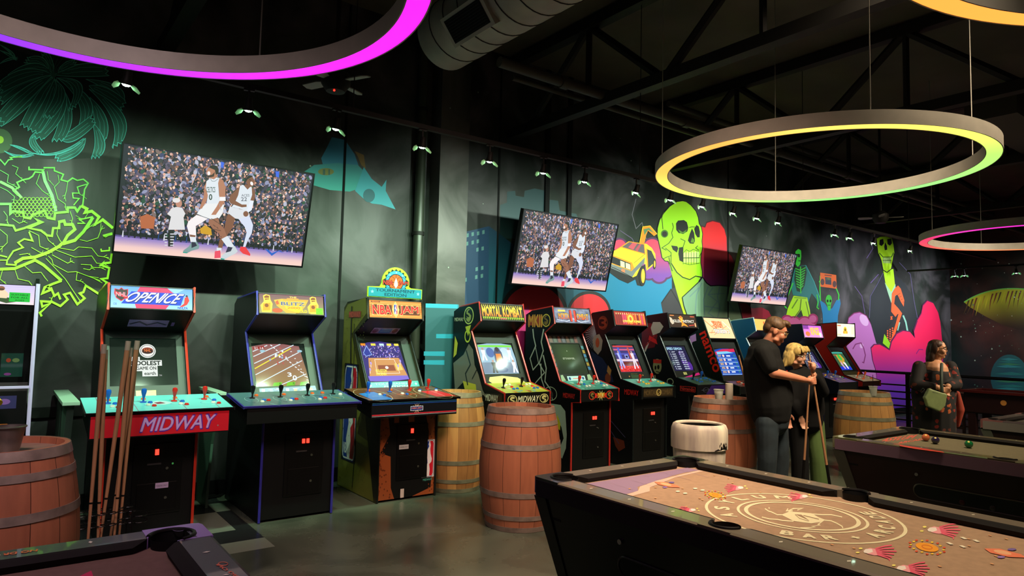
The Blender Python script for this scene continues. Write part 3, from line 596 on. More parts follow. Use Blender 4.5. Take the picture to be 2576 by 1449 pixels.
S_.poly([(640, 538), (692, 545), (702, 562), (690, 600), (655, 575)], BLK); S_.poly([(708, 556), (746, 550), (742, 682), (712, 668), (702, 610)], BLK); S_.up()
S_.ell(584, 440, 22, 24, (30, 26, 26)); S_.poly([(700, 400), (740, 425), (775, 400), (760, 432), (720, 436)], (80, 120, 30)); S_.poly([(820, 470), (840, 490), (835, 515), (808, 512)], (84, 124, 30))
for l in ([(650, 345), (660, 380), (645, 430), (655, 470), (620, 520), (560, 560), (600, 580)], [(560, 300), (570, 400)], [(575, 250), (560, 300)], [(720, 480), (760, 500), (740, 560)], [(640, 625), (600, 640), (570, 655)], [(870, 540), (850, 560), (880, 580)], [(795, 385), (820, 378), (845, 380)], [(590, 560), (640, 600), (640, 690)], [(900, 600), (880, 640)]):
    S_.line(l, 6, (46, 66, 18))
for i in range(6):
    x = 756+i*23; S_.poly([(x-11, 612-i*3), (x, 585), (x+10, 610-i*3), (x+11, 640), (x-11, 642)], (196, 236, 130)); S_.poly([(x-11, 650), (x+11, 648), (x+10, 684), (x-10, 686)], (186, 230, 110)); S_.line([(x-12, 600), (x-12, 700)], 4, (30, 50, 20))
S_.line([(745, 646), (885, 644)], 6, (24, 40, 16)); S_.line([(748, 600), (770, 575), (800, 590), (830, 572), (880, 590)], 5, (60, 90, 20)); S_.line([(748, 690), (800, 705), (885, 690)], 5, (60, 90, 20))
# --- dancing skeleton
D = Art(wallfn, off=(1500, 460, 3.4167)); D.L = 3; SG = (60, 190, 60)
D.poly([(1800, 705), (1830, 760), (1872, 850), (1905, 930), (1920, 985), (1912, 1075), (1890, 1000), (1850, 950), (1815, 1040), (1760, 975), (1690, 965), (1672, 890), (1690, 760), (1720, 720)], (28, 112, 116)); D.poly([(1695, 970), (1812, 985), (1835, 1090), (1850, 1200), (1795, 1210), (1760, 1090), (1715, 1150), (1700, 1200), (1620, 1190), (1645, 1080)], (168, 214, 30)); D.up()
D.poly([(1710, 590), (1735, 568), (1758, 580), (1762, 630), (1752, 700), (1730, 725), (1712, 700)], SG); D.poly([(1712, 722), (1795, 712), (1808, 770), (1790, 880), (1760, 940), (1722, 930), (1700, 830)], (20, 50, 34)); D.up()
for k in range(8): D.line([(1708+k*2, 735+k*22), (1752, 752+k*22), (1798-k*3, 728+k*22)], 8, SG)
D.line([(1754, 720), (1756, 950)], 9, SG); D.poly([(1730, 610), (1748, 612), (1748, 640), (1732, 640)], BLK); D.line([(1735, 670), (1756, 672)], 6, BLK); D.line([(1690, 860), (1640, 980), (1610, 1050), (1635, 1080)], 10, SG); D.line([(1895, 960), (1905, 1020), (1895, 1070), (1912, 1085)], 9, SG)
D.line([(1700, 985), (1760, 990), (1806, 992)], 10, (120, 160, 30)); D.line([(1760, 1000), (1750, 1090), (1700, 1160)], 7, (60, 84, 26)); D.line([(1730, 1000), (1680, 1080)], 10, (90, 124, 26)); D.line([(1800, 1020), (1830, 1150)], 6, (70, 96, 26)); D.line([(1800, 710), (1870, 850), (1918, 985)], 5, (60, 170, 170))
# --- skeleton with the tape player (crop 2000,500 scale 2.897)
E_ = Art(wallfn, off=(2000, 500, 2.897)); E_.L = 3
E_.poly([(178, 735), (215, 762), (240, 800), (268, 800), (300, 740), (326, 728), (332, 765), (312, 850), (306, 990), (206, 990), (200, 840)], (24, 124, 178)); E_.up()
E_.ell(245, 738, 23, 38, SG); E_.poly([(232, 760), (262, 760), (256, 815), (238, 812)], SG); E_.line([(183, 560), (180, 650), (184, 745)], 9, SG); E_.line([(298, 650), (318, 700), (316, 740)], 9, SG); E_.poly([(182, 538), (299, 556), (302, 656), (183, 640)], (228, 104, 44)); E_.up()
E_.ell(236, 745, 7, 11, BLK, 10); E_.ell(257, 745, 7, 11, BLK, 10); E_.line([(238, 775), (256, 775)], 4, BLK); E_.ell(199, 606, 14, 24, (90, 60, 60), 14); E_.ell(286, 622, 14, 24, (90, 60, 60), 14); E_.poly([(218, 570), (262, 576), (264, 628), (220, 622)], (60, 66, 80)); E_.line([(214, 556), (266, 562)], 6, (90, 60, 60)); E_.text('CMB12', 226, 576, 260, 592, (150, 160, 60)); E_.line([(180, 600), (176, 610)], 12, SG); E_.line([(150, 930), (160, 945), (178, 932), (176, 950)], 10, (60, 220, 60))
# --- lilac creature, pink clouds, suited skeleton
P_ = Art(wallfn, off=(2000, 500, 2.897)); P_.L = 2
for s_, c_ in ((1.03, (120, 30, 90)), (1., (176, 104, 172))):
    pts = [(380, 930), (392, 870), (430, 838), (470, 830), (520, 856), (560, 930), (580, 1000), (600, 1080), (620, 1250), (640, 1449), (480, 1449), (500, 1300), (430, 1200), (378, 1080), (368, 990)]
    P_.poly([(490+(x-490)*s_, 1080+(y-1080)*s_) for x, y in pts], c_); P_.up()
P_.ell(502, 885, 28, 46, (206, 160, 206), rot=-.5); P_.ell(484, 1072, 14, 18, (206, 160, 206)); P_.line([(420, 1095), (440, 1060), (480, 1050), (500, 1090), (512, 1140), (500, 1195), (488, 1190)], 7, (120, 40, 100)); P_.up()
P_.poly([(640, 540), (600, 620), (548, 710), (540, 870), (590, 1050), (640, 1120), (780, 1080), (890, 900), (880, 820), (850, 700), (800, 620), (720, 545)], (22, 30, 36)); P_.line([(640, 540), (600, 620), (548, 710), (540, 870)], 5, (80, 74, 110)); P_.up()
P_.poly([(640, 515), (715, 512), (728, 640), (702, 690), (662, 640)], LG); P_.poly([(652, 610), (700, 680), (730, 620), (735, 700), (700, 760), (680, 700)], (150, 200, 160)); P_.up()
P_.poly([(593, 290), (620, 278), (700, 272), (716, 340), (722, 392), (708, 470), (700, 512), (668, 537), (640, 520), (626, 450), (606, 400), (598, 340)], LG); P_.line([(606, 400), (626, 450), (640, 520), (668, 537), (700, 512), (708, 470), (720, 400)], 6, BLK); P_.up()
P_.poly([(615, 300), (640, 292), (646, 325), (630, 345), (612, 335)], BLK); P_.poly([(670, 295), (700, 290), (704, 325), (690, 342), (672, 330)], BLK); P_.poly([(655, 318), (668, 345), (670, 372), (652, 376), (648, 350)], BLK); P_.line([(612, 395), (640, 425), (700, 425), (716, 392)], 6, (60, 90, 20)); P_.poly([(636, 430), (700, 428), (696, 470), (640, 470)], (196, 236, 130)); P_.up()
for k in range(6): P_.line([(642+k*11, 430), (643+k*10, 470)], 3, (60, 90, 20))
P_.line([(636, 450), (700, 449)], 4, (40, 60, 20))
OG = (236, 92, 38)
P_.poly([(704, 690), (724, 655), (748, 632), (768, 655), (794, 740), (790, 786), (768, 750), (745, 700), (728, 705), (720, 765), (752, 800), (776, 832), (738, 872), (698, 822)], OG); P_.poly([(660, 950), (700, 900), (745, 840), (778, 835), (740, 950), (700, 1062), (648, 1000)], (28, 30, 34)); P_.up(); P_.poly([(752, 838), (778, 834), (742, 940), (702, 1062), (690, 1050)], OG)
for i in range(3):
    for j in range(6): P_.ell(672+i*18+j*0, 945+j*16-i*10+18, 6, 6, OG, 8)
for k in range(4): P_.line([(744+k*13, 700+k*18), (764+k*9, 690+k*20)], 4, (150, 50, 20))
P_.line([(694, 858), (706, 880)], 7, OG); P_.line([(706, 856), (694, 882)], 7, OG); P_.poly([(648, 985), (696, 1060), (682, 1092), (636, 1052)], LG2); P_.line([(785, 850), (805, 900), (818, 970)], 12, (130, 190, 170)); P_.line([(745, 960), (760, 900)], 9, (130, 190, 170)); P_.up()
cl = [(553, 1090), (575, 1066), (615, 1064), (648, 1082), (684, 1104), (700, 1040), (735, 988), (785, 964), (835, 972), (868, 1012), (862, 965), (888, 890), (918, 840), (930, 780), (962, 745), (1005, 762), (1040, 830), (1056, 900), (1075, 1100), (1080, 1449), (620, 1449), (590, 1260), (565, 1180)]
P_.poly([(x-4, y-8) for x, y in cl], (90, 14, 70)); P_.up()
P_.bands([(x, y) if y < 1440 else (x, 1900) for x, y in cl], lambda x, y: mixc((236, 22, 82), (104, 46, 178), (y-1060)/340), 24); P_.up()
P_.line([(684, 1104), (700, 1040), (735, 988)], 6, (90, 14, 70)); P_.line([(868, 1012), (862, 965), (888, 890)], 6, (90, 14, 70)); P_.line([(880, 1130), (900, 1098), (930, 1100)], 6, (130, 20, 110))
# streaks of light in the dark sky of the mural
Q = Art(wallfn); Q.L = 1
for l, c_ in (([(1600, 500), (1590, 540), (1600, 575), (1615, 560), (1625, 600), (1640, 612)], (110, 104, 116)), ([(1560, 580), (1590, 600), (1600, 620)], (100, 84, 120)), ([(2180, 650), (2196, 625), (2190, 612), (2202, 590)], (120, 100, 160)), ([(2150, 720), (2168, 745), (2176, 790)], (90, 70, 120)), ([(2262, 660), (2290, 690), (2300, 760), (2308, 800)], (80, 72, 110)), ([(2190, 712), (2210, 690)], (110, 84, 150))):
    Q.line([(x, y) for x, y in l], 1.6, c_)
for a_, nm in ((A, 'flower_painting'), (G, 'flower_painting'), (J, 'flying_machine_painting'), (K, 'city_painting'), (V, 'car_painting'), (R_, 'cloud_painting'), (S_, 'skull_painting'), (D, 'skeleton_painting'), (E_, 'skeleton_painting'), (P_, 'skeleton_painting'), (Q, 'lightning_painting')):
    a_.obj(nm, PAINT, wb)
# --- pillar front
def colfn(x, y): return onY(x, y, COLY-.001), NW
H_ = Art(colfn, off=(860, 650, 3.534))
X0 = 722; H_.poly([(745, 400), (1038, 410), (1012, 1170), (735, 1170)], lambda x, y: (40, 92, 100)); H_.up()
for q in ([(745, 400), (1038, 410), (1037, 446), (744, 438)], [(838, 672), (1029, 673), (1028, 712), (838, 710)], [(728, 827), (915, 827), (914, 868), (728, 866)], [(727, 905), (912, 905), (911, 946), (727, 944)]): H_.poly(q, (44, 158, 186))
H_.poly([(1026, 410), (1038, 410), (1012, 1170), (1000, 1170)], (40, 140, 165)); H_.obj('letter_painting', PAINT, col)
# --- planets on the far right wall (crop 2230,540 scale 2.587)
def rfn(x, y): return onX(x, y, WALL_R-.001), Vector((-1, 0, 0))
U = Art(rfn, off=(2230, 540, 2.587))
arc = bez((505, 570), (700, 440), (1000, 500), 16)
U.bands(arc+[(1100, 640), (1060, 790), (900, 760), (760, 720), (640, 660), (540, 600)], lambda x, y: mixc((196, 196, 40), (44, 26, 18), (y-540)/200), 14); U.up()
ru = random.Random(5)
for k in range(22):
    x = 530+k*26; c_ = ru.choice([(206, 200, 44), (120, 60, 36), (96, 40, 30), (170, 150, 40), (84, 66, 36)]); y0 = 560-max(0, 70*math.sin(min(1, (x-505)/520)*PI*.75)); U.poly([(x, y0+6), (x+12, y0+4), (x-4, y0+50), (x-26+ru.uniform(-10, 10), y0+ru.uniform(80, 140)), (x-12, y0+50)], c_)
U.line(arc, 8, (130, 220, 90))
U.ell(800, 1060, 122, 150, (30, 112, 120), 30); U.up()
for k in range(16):
    y = 940+k*16; wd = 110*math.sqrt(max(0, 1-((y-1060)/150)**2)); o_ = ru.uniform(-20, 20); U.poly([(800-wd*.9, y), (800+o_, y-8+ru.uniform(-5, 5)), (800+wd*.9, y+4), (800+o_, y+9)], ru.choice([(36, 140, 140), (60, 150, 110), (30, 100, 120), (50, 160, 170)]))
for k in range(70):
    x, y = ru.uniform(400, 1000), ru.uniform(300, 1130)
    if (x-800)**2+(y-1060)**2 < 150**2: continue
    r = ru.choice([2, 2, 3, 5]); U.ell(x, y, r, r, ru.choice([(170, 200, 180), (90, 130, 110), (210, 220, 210)]), 8)
U.obj('planet_painting', PAINT, wr)

# ------------------------------------------------------------------ televisions
def tv_at(s, w_=1.502, tt=5.891, tb=6.10, zt=2.934, zb=2.115): return Vector((s, tt, zt)), Vector((s+w_, tt, zt)), Vector((s, tb, zb))
tl, tr, bl = tv_at(.657); TN = (bl-tl).cross(tr-tl).normalized(); TN = TN if TN.y < 0 else -TN
def tvfn(x, y): return onP(x, y, tl+TN*.001, TN), TN
def tv_picture():
    uf = quad(tl, tr, bl, n=TN); a = Art(lambda u, v: uf(u, v), eps=.0006); a.mic = 0; r = random.Random(11); ASP = 1.78
    a.grid(0, 0, 1, .86, lambda u, v: mixc((26, 22, 44), (14, 14, 22), v), 6, 4)
    a.grid(0, .845, 1, 1, lambda u, v: mixc((122, 104, 190), (238, 200, 190), (v-.845)/.11), 10, 6); a.up()
    skin = [(190, 130, 112), (150, 100, 84), (226, 170, 150), (200, 140, 120), (240, 200, 180), (160, 104, 84), (232, 186, 160), (206, 160, 150)]
    cloth = [(30, 28, 44), (18, 18, 30), (34, 30, 50), (60, 50, 74), (140, 142, 176), (96, 84, 112), (54, 54, 60), (84, 60, 62), (176, 176, 196), (60, 56, 80), (34, 74, 56), (56, 60, 104), (120, 98, 96), (90, 74, 100)]
    for L_ in range(9):
        ny = 16; nx = 34; ox, oy = r.uniform(0, 1/nx), r.uniform(-.03, .03)
        for j in range(ny):
            for i in range(nx):
                v = .02+j*.051+oy+r.uniform(-.01, .01); u = ox+i/nx+r.uniform(-.006, .006); big = .55+.42*r.random()
                if not (.02 < u < .985 and .01 < v < .80) or r.random() < .25: continue
                c_ = r.choice(cloth)
                if v > .55: c_ = r.choice(cloth[:2]+cloth[:2]+cloth)
                if L_ % 2 == 0: a.ell(u, v+.012, .012*big, .026*big, c_, 8, rot=r.uniform(-.5, .5))
                elif r.random() < .6: a.ell(u, v, .0075*big, .015*big, r.choice(skin), 8)
                else: x_, y_ = r.uniform(-.012, .012), -.03*r.random()-.01; a.line([(u, v), (u+x_, v+y_)], .005, r.choice(skin+[(210, 214, 230)]))
        a.up()
    for k in range(50): u, v = r.uniform(.03, .97), r.uniform(.02, .86); a.ell(u, v, .002, .003, (255, 255, 255), 6)
    for k in range(34): u = .03+k*.028; a.poly([(u, .86), (u+.008, .86), (u+.006, .80), (u+.002, .80)], r.choice([(20, 20, 30), (40, 40, 60), (200, 200, 214), (30, 60, 120), (20, 20, 28)]))
    a.up()
    b = Art(tvfn, eps=.0006, off=(270, 350, 4.261)); b.mic = 3e-6; b.L = a.L+1
    Wc, Sh, Sk, Sd, Dk = (214, 220, 228), (178, 186, 198), (176, 118, 92), (126, 78, 58), (26, 24, 30)
    # spectator in white
    b.poly([(690, 740), (740, 725), (800, 735), (835, 800), (815, 830), (830, 970), (650, 970), (680, 830), (640, 800)], (214, 212, 214)); b.ell(765, 690, 34, 40, (186, 130, 110)); b.ell(738, 655, 42, 26, (220, 216, 216)); b.poly([(650, 975), (710, 975), (700, 1150), (650, 1150)], Dk)
    for k in range(5): b.rect(612, 1010+k*30, 640, 1022+k*30, (200, 200, 210)); b.rect(672, 1010+k*30, 712, 1022+k*30, (200, 200, 210))
    b.poly([(350, 830), (430, 800), (510, 840), (495, 960), (360, 955)], (176, 96, 60)); b.poly([(990, 960), (1050, 920), (1110, 960), (1120, 1030), (1060, 1020), (1000, 1010)], (200, 150, 30)); b.poly([(1690, 1180), (1760, 1250), (1830, 1200), (1890, 1220), (1840, 1190), (1760, 1220), (1720, 1180)], (30, 90, 190)); b.poly([(1800, 345), (1840, 345), (1838, 410), (1804, 400)], (60, 100, 220)); b.poly([(1215, 240), (1252, 250), (1240, 310), (1215, 300)], (60, 100, 220))
    b.up()
    # second player (behind)
    b.poly([(1290, 800), (1370, 840), (1340, 950), (1260, 1060), (1225, 1180), (1180, 1180), (1200, 1080), (1250, 960), (1270, 860)], Sd); b.poly([(1170, 1160), (1225, 1165), (1215, 1210), (1170, 1200)], Wc); b.poly([(1150, 1200), (1210, 1190), (1212, 1270), (1145, 1275)], (226, 70, 96))
    b.poly([(1400, 850), (1520, 820), (1560, 920), (1545, 1010), (1500, 1090), (1480, 1150), (1450, 1160), (1490, 1000), (1470, 940)], (206, 212, 232)); b.poly([(1425, 1150), (1480, 1155), (1530, 1230), (1528, 1250), (1450, 1225), (1415, 1190)], (226, 50, 60))
    b.poly([(1310, 720), (1420, 750), (1500, 760), (1525, 820), (1400, 855), (1370, 850), (1290, 790)], (212, 214, 220)); b.poly([(1420, 500), (1450, 488), (1500, 520), (1540, 505), (1560, 560), (1530, 660), (1500, 765), (1330, 725), (1360, 690), (1400, 600)], Wc)
    b.poly([(1420, 500), (1360, 560), (1320, 600), (1298, 655), (1320, 690), (1440, 730), (1490, 725), (1490, 700), (1440, 700), (1370, 660), (1400, 600)], Sd); b.poly([(1545, 510), (1580, 550), (1582, 620), (1570, 660), (1530, 655), (1550, 600)], Sd); b.poly([(1530, 655), (1568, 660), (1545, 760), (1500, 790), (1495, 760)], (222, 226, 240)); b.ell(1482, 800, 28, 30, Sd)
    b.ell(1528, 450, 44, 62, Sd, rot=-.3); b.poly([(1490, 410), (1520, 385), (1560, 395), (1500, 430), (1470, 480), (1455, 470)], Dk); b.poly([(1480, 480), (1530, 510), (1500, 540), (1465, 500)], Sd); b.up(); b.ell(1545, 475, 15, 22, (240, 236, 236), rot=-.4); b.line([(1515, 430), (1535, 440)], 6, Dk); b.text('ACES', 1434, 588, 1520, 616, (110, 112, 124), bold=.02); b.text('22', 1430, 622, 1494, 664, (100, 102, 116), bold=.03)
    b.up()
    # first player (front)
    b.poly([(955, 810), (1075, 850), (1000, 900), (945, 930), (950, 1030), (945, 1100), (890, 1100), (880, 1040), (850, 930), (865, 880)], (236, 228, 230)); b.poly([(880, 1020), (945, 1030), (940, 1048), (885, 1045)], Sd); b.poly([(890, 1045), (945, 1048), (955, 1110), (900, 1110)], Wc); b.poly([(900, 1100), (960, 1100), (985, 1145), (975, 1175), (900, 1195), (850, 1222), (808, 1215), (815, 1190), (870, 1150)], (120, 150, 150)); b.poly([(900, 1100), (940, 1105), (960, 1140), (900, 1165)], (40, 34, 60))
    b.poly([(1095, 830), (1190, 850), (1200, 900), (1250, 960), (1280, 1040), (1235, 1080), (1190, 1010), (1130, 960), (1080, 900)], (150, 98, 76)); b.poly([(1220, 1070), (1285, 1035), (1360, 1150), (1300, 1180)], Wc); b.poly([(1300, 1160), (1365, 1145), (1395, 1200), (1370, 1225), (1300, 1260), (1250, 1292), (1212, 1280), (1220, 1250), (1270, 1210)], (196, 204, 210)); b.poly([(1290, 1150), (1340, 1160), (1320, 1200), (1265, 1215)], (44, 36, 66)); b.poly([(1212, 1272), (1255, 1282), (1250, 1292), (1214, 1288)], (20, 150, 130)); b.poly([(808, 1206), (860, 1212), (850, 1222), (808, 1217)], (20, 150, 130))
    b.poly([(1070, 680), (1200, 690), (1250, 700), (1235, 790), (1195, 850), (1180, 840), (1110, 860), (955, 800), (1000, 740)], (226, 226, 228)); b.poly([(1100, 420), (1140, 405), (1200, 415), (1185, 470), (1195, 600), (1205, 690), (1060, 690), (1075, 600), (1050, 520), (1060, 450)], Wc)
    b.poly([(1060, 450), (1035, 520), (1030, 620), (985, 740), (1010, 745), (1060, 660), (1075, 600), (1052, 530)], Sk); b.poly([(1200, 415), (1240, 440), (1265, 520), (1262, 620), (1250, 680), (1180, 780), (1160, 810), (1110, 810), (1130, 780), (1170, 720), (1200, 660), (1195, 560), (1185, 470)], Sk); b.poly([(1115, 340), (1170, 330), (1180, 400), (1140, 430), (1105, 420)], Sk); b.ell(1110, 345, 50, 60, Sk, rot=.4); b.poly([(1080, 300), (1120, 278), (1170, 285), (1192, 320), (1188, 370), (1160, 380), (1150, 330)], (34, 26, 28)); b.up()
    b.poly([(1070, 390), (1120, 380), (1150, 350), (1140, 400), (1090, 412)], (60, 38, 34)); b.ell(1085, 365, 16, 22, (236, 226, 226)); b.rect(1200, 618, 1264, 660, (236, 238, 244)); b.line([(1100, 420), (1120, 450), (1150, 450), (1190, 420)], 5, (120, 130, 134)); b.line([(955, 800), (1010, 825), (1080, 850), (1110, 860)], 6, (90, 100, 110)); b.line([(1195, 690), (1215, 760)], 4, (150, 156, 166))
    b.text('CELTICS', 1058, 512, 1154, 570, (40, 66, 56), bold=.02); b.text('0', 1086, 588, 1122, 652, (30, 50, 40), bold=.04)
    for k in range(9): b.line([(1110+(k*37) % 90, 850+k*22), (1150+(k*29) % 80, 870+k*22)], 7, (88, 56, 48))
    a.v += b.v; n = len(a.v)-len(b.v); a.f += [tuple(i+n for i in f) for f in b.f]; a.c += b.c
    return a
def make_tv():
    t = empty('television', tl, None, 'television', 'wall televisions showing the basketball game')
    M = Matrix(((1, 0, 0, 0), (0, TN.cross(Vector((1, 0, 0))).y, TN.y, 0), (0, TN.cross(Vector((1, 0, 0))).z, TN.z, 0), (0, 0, 0, 1)))
    up_ = (tl-bl).normalized(); w_, h_ = (tr-tl).length, (bl-tl).length
    F = Matrix(((1, 0, 0, tl.x), (0, up_.y, TN.y, tl.y), (0, up_.z, TN.z, tl.z), (0, 0, 0, 1)))
    fr = B(); e = .012
    for (a, b, c, d) in ((-e, w_+e, 0, e), (-e, w_+e, -h_-e*1.3, -h_), (-e, 0, -h_, 0), (w_, w_+e, -h_, 0)): box(fr, a, b, c, d, -.05, .008, F)
    obj('bezel', fr, mat('tv_bezel', (10, 10, 12), .25), t); obj('back_cover', box(B(), .0, w_, -h_, 0, -.045, -.01, F), BLACKM, t)
    obj('bracket', box(B(), w_/2-.2, w_/2+.2, -h_*.75, -h_*.25, -.12, -.05, F), DARKM, t)
    c = (tl+tr+bl+(tr+bl-tl))/4; bm = B(); tube(bm, [c-TN*.1, Vector((c.x, WALL-.01, c.z+.05))], .03, 8); obj('wall_arm', bm, DARKM, t)
    tv_picture().obj('screen', TVM, t)
    return t
tv = make_tv(); tag(tv, 'largest and nearest flat television, above the two leftmost multi-player cabinets')
for s, lb in ((4.591, 'middle one of the three televisions, above the red hearts painting'), (8.751, 'smallest and farthest television, right of the large green skull painting')):
    c_ = copy_tree(tv); c_.location = Vector((s, tl.y, tl.z)); tag(c_, lb)

# ------------------------------------------------------------------ arcade cabinets
STICKS = {c: mat('stick_'+c, v, .3) for c, v in (('black', (16, 16, 18)), ('red', (200, 36, 28)), ('blue', (24, 90, 190)), ('orange', (225, 90, 30)))}
BTN = {c: mat('button_'+c, v, .35) for c, v in (('white', (225, 225, 215)), ('red', (210, 40, 30)), ('blue', (30, 100, 200)), ('orange', (235, 100, 40)), ('yellow', (235, 190, 60)), ('green', (60, 190, 90)), ('black', (14, 14, 14)), ('purple', (110, 70, 190)))}
REDLIT = mat('lit_coin_slot', (255, 40, 28), emit=5.); CHROME = mat('chrome', (190, 190, 190), .2, 1.)
def joystick(p, n, colour, parent, big=1.):
    q = n.to_track_quat('Z', 'Y').to_matrix().to_4x4(); M = Matrix.Translation(p) @ q
    bm = B(); lathe(bm, [(0, .002), (.022, .002), (.020, .006), (.007, .008), (.006, .03), (.008, .034), (.015*big, .062*big), (.019*big, .082*big), (.015*big, .098*big), (0, .104*big)], n=14, M=M)
    return obj('joystick', bm, STICKS[colour], parent, True)
def button(p, n, colour, parent, r=.0135):
    M = Matrix.Translation(p) @ n.to_track_quat('Z', 'Y').to_matrix().to_4x4()
    bm = B(); lathe(bm, [(r*1.25, 0), (r*1.22, .005), (r, .006), (r*.95, .011), (0, .012)], n=12, M=M); return obj('button', bm, BTN[colour], parent, True)
MKP = dict(front=5.49, deckf=5.355, dz0=.815, dz1=.945, deckr=5.69, dzr=1.02, kneeY=5.97, kneeZ=1.555, mqbY=5.80, mqbZ=1.665, mqtY=5.845, mqtZ=1.86, topY=6.2, topZ=1.82, back=6.32)
def cabinet(name, label, x0, w, mold=(170, 40, 34), side=(12, 14, 16), front=(13, 15, 15), P=None, wide=None, marquee=None, screen=None, side_art=None, deck_art=None, deck_front_art=None, bezel=(30, 42, 36), sticks=(), buttons=(), coin='two', screen_box=(.10, .16, .90, .80), group='arcade cabinets in the long row', bezel_art=None, panel_sticker=None, front_art=None, mq_glow=1.):
    p = dict(MKP); p.update(P or {})
    x1 = x0+w; T_ = .018; t = empty('arcade_cabinet', (x0+w/2, p['front'], 0), label, 'arcade cabinet', group)
    sm = mat('side_%d_%d_%d' % side, side, .4); fm = mat('front_%d_%d_%d' % front, front, .45); mm = mat('molding_%d_%d_%d' % mold, mold, .3); bezel = tuple(int(v*.62) for v in bezel); bz = mat('bezel_%d_%d_%d' % bezel, bezel, .5)
    if wide: side_pts = [(p['front'], 0), (p['front'], p['dz0']), (p['deckr']-.08, p['dzr']-.06), (p['deckr'], p['dzr'])]
    else: side_pts = [(p['front'], 0), (p['front'], p['dz0']-.012), (p['deckf'], p['dz0']), (p['deckf'], p['dz1']), (p['deckr'], p['dzr'])]
    side_pts += [(p['kneeY'], p['kneeZ']), (p['mqbY'], p['mqbZ']), (p['mqtY'], p['mqtZ']), (p['topY'], p['topZ']), (p['back'], p['topZ']-.05), (p['back'], 0)]
    for a, b in ((x0, x0+T_), (x1-T_, x1)): obj('side_panel', prism(B(), side_pts, a, b), sm, t)
    for xs in (x0+T_/2, x1-T_/2):
        bm = B(); pts = [Vector((xs, y-.001, z)) for y, z in side_pts[:-2]]; tube(bm, [pts[0]+Vector((0, 0, .005))]+pts[1:], .0105, 6); obj('edge_molding', bm, mm, t)
    a, b = x0+T_+.0005, x1-T_-.0005
    d = Vector((0, p['kneeY']-p['deckr'], p['kneeZ']-p['dzr'])).normalized(); nrm = Vector((0, -d.z, d.y))
    g0 = Vector((0, p['deckr'], p['dzr']))-nrm*.05; g1 = Vector((0, p['kneeY'], p['kneeZ']))-nrm*.05
    top = [(p['mqbY']+.012, p['mqbZ']+.004), (p['mqtY']+.012, p['mqtZ']-.012), (p['topY'], p['topZ']-.012), (p['back']-.01, p['topZ']-.06), (p['back']-.01, .02)]
    body = [(p['front']+.012, .02), (p['front']+.012, p['dz0'])] + ([] if wide else [(p['deckf']+.008, p['dz0']+.002), (p['deckf']+.008, p['dz1']-.002)]) + [(p['deckr'], p['dzr']-.006), (g0.y, g0.z), (g1.y, g1.z)] + top
    obj('cabinet_body', prism(B(), body, a, b), fm, t)
    # monitor bezel and screen on the sloping plane
    def gl_(u, v, o=.0): q = g1+(g0-g1)*v+nrm*o; return Vector((a+(b-a)*u, q.y, q.z))
    u0, v0, u1, v1 = screen_box; du = .03
    bm = B()
    for (ua, ub, va, vb) in ((0, u0, 0, 1), (u1, 1, 0, 1), (u0, u1, 0, v0), (u0, u1, v1, 1)):
        vs = [bm.verts.new(gl_(ua, va, .014)), bm.verts.new(gl_(ub, va, .014)), bm.verts.new(gl_(ub, vb, .014)), bm.verts.new(gl_(ua, vb, .014))]; bm.faces.new(vs)
    for (A1, B1) in (((u0, v0), (u1, v0)), ((u1, v0), (u1, v1)), ((u1, v1), (u0, v1)), ((u0, v1), (u0, v0))):
        bm.faces.new([bm.verts.new(gl_(*A1, .014)), bm.verts.new(gl_(*B1, .014)), bm.verts.new(gl_(*B1, .0015)), bm.verts.new(gl_(*A1, .0015))])
    obj('screen_bezel', bm, bz, t)
    if screen:
        S2 = Art(quad(gl_(u0, v0, .003), gl_(u1, v0, .003), gl_(u0, v1, .003), n=nrm), eps=.00035); screen(S2); S2.obj('screen', SCREEN, t)
    if bezel_art:
        S3 = Art(quad(gl_(0, 0, .015), gl_(1, 0, .015), gl_(0, 1, .015), n=nrm), eps=.0003); bezel_art(S3); S3.obj('bezel_print', DECAL, t)
    # marquee
    mt, mb = Vector((0, p['mqtY'], p['mqtZ']-.014)), Vector((0, p['mqbY'], p['mqbZ']+.012)); md = (mt-mb).normalized(); mn = Vector((0, -md.z, md.y))
    def mq(u, v, o=.0): q = mt+(mb-mt)*v+mn*o; return Vector((a+.006+(b-a-.012)*u, q.y, q.z))
    if marquee:
        M2 = Art(quad(mq(0, 0, .0), mq(1, 0, .0), mq(0, 1, .0), n=mn), eps=.00035); marquee(M2); mo = M2.obj('marquee', LIT, t)
        bm = B(); 
        for (ua, ub, va, vb) in ((-.01, 1.01, -.05, .0), (-.01, 1.01, 1., 1.05)):
            vs = [mq(ua, va, .006), mq(ub, va, .006), mq(ub, vb, .006), mq(ua, vb, .006)]; w2 = [v_-mn*.02 for v_ in vs]
            V1 = [bm.verts.new(v_) for v_ in vs]; V2 = [bm.verts.new(v_) for v_ in w2]; bm.faces.new(V1); bm.faces.new(V2[::-1])
            for k in range(4): bm.faces.new((V1[k], V2[k], V2[(k+1) % 4], V1[(k+1) % 4]))
        obj('marquee_retainer', bm, BLACK, mo)
    if panel_sticker:
        q0, q1 = Vector((0, g1.y, g1.z)), Vector((0, p['mqbY']+.012, p['mqbZ']+.004)); nn = Vector((0, -(q0-q1).z*-1, (q0-q1).y*-1)); nn = Vector((0, -1, -1.6)).normalized(); dd = (q1-q0); nn = (nn-dd.normalized()*nn.dot(dd.normalized())).normalized()
        S5 = Art(quad(Vector((a, q1.y, q1.z))+nn*.002, Vector((b, q1.y, q1.z))+nn*.002, Vector((a, q0.y, q0.z))+nn*.002, n=nn), eps=.0004); panel_sticker(S5); S5.obj('instruction_sticker', DECAL, t)
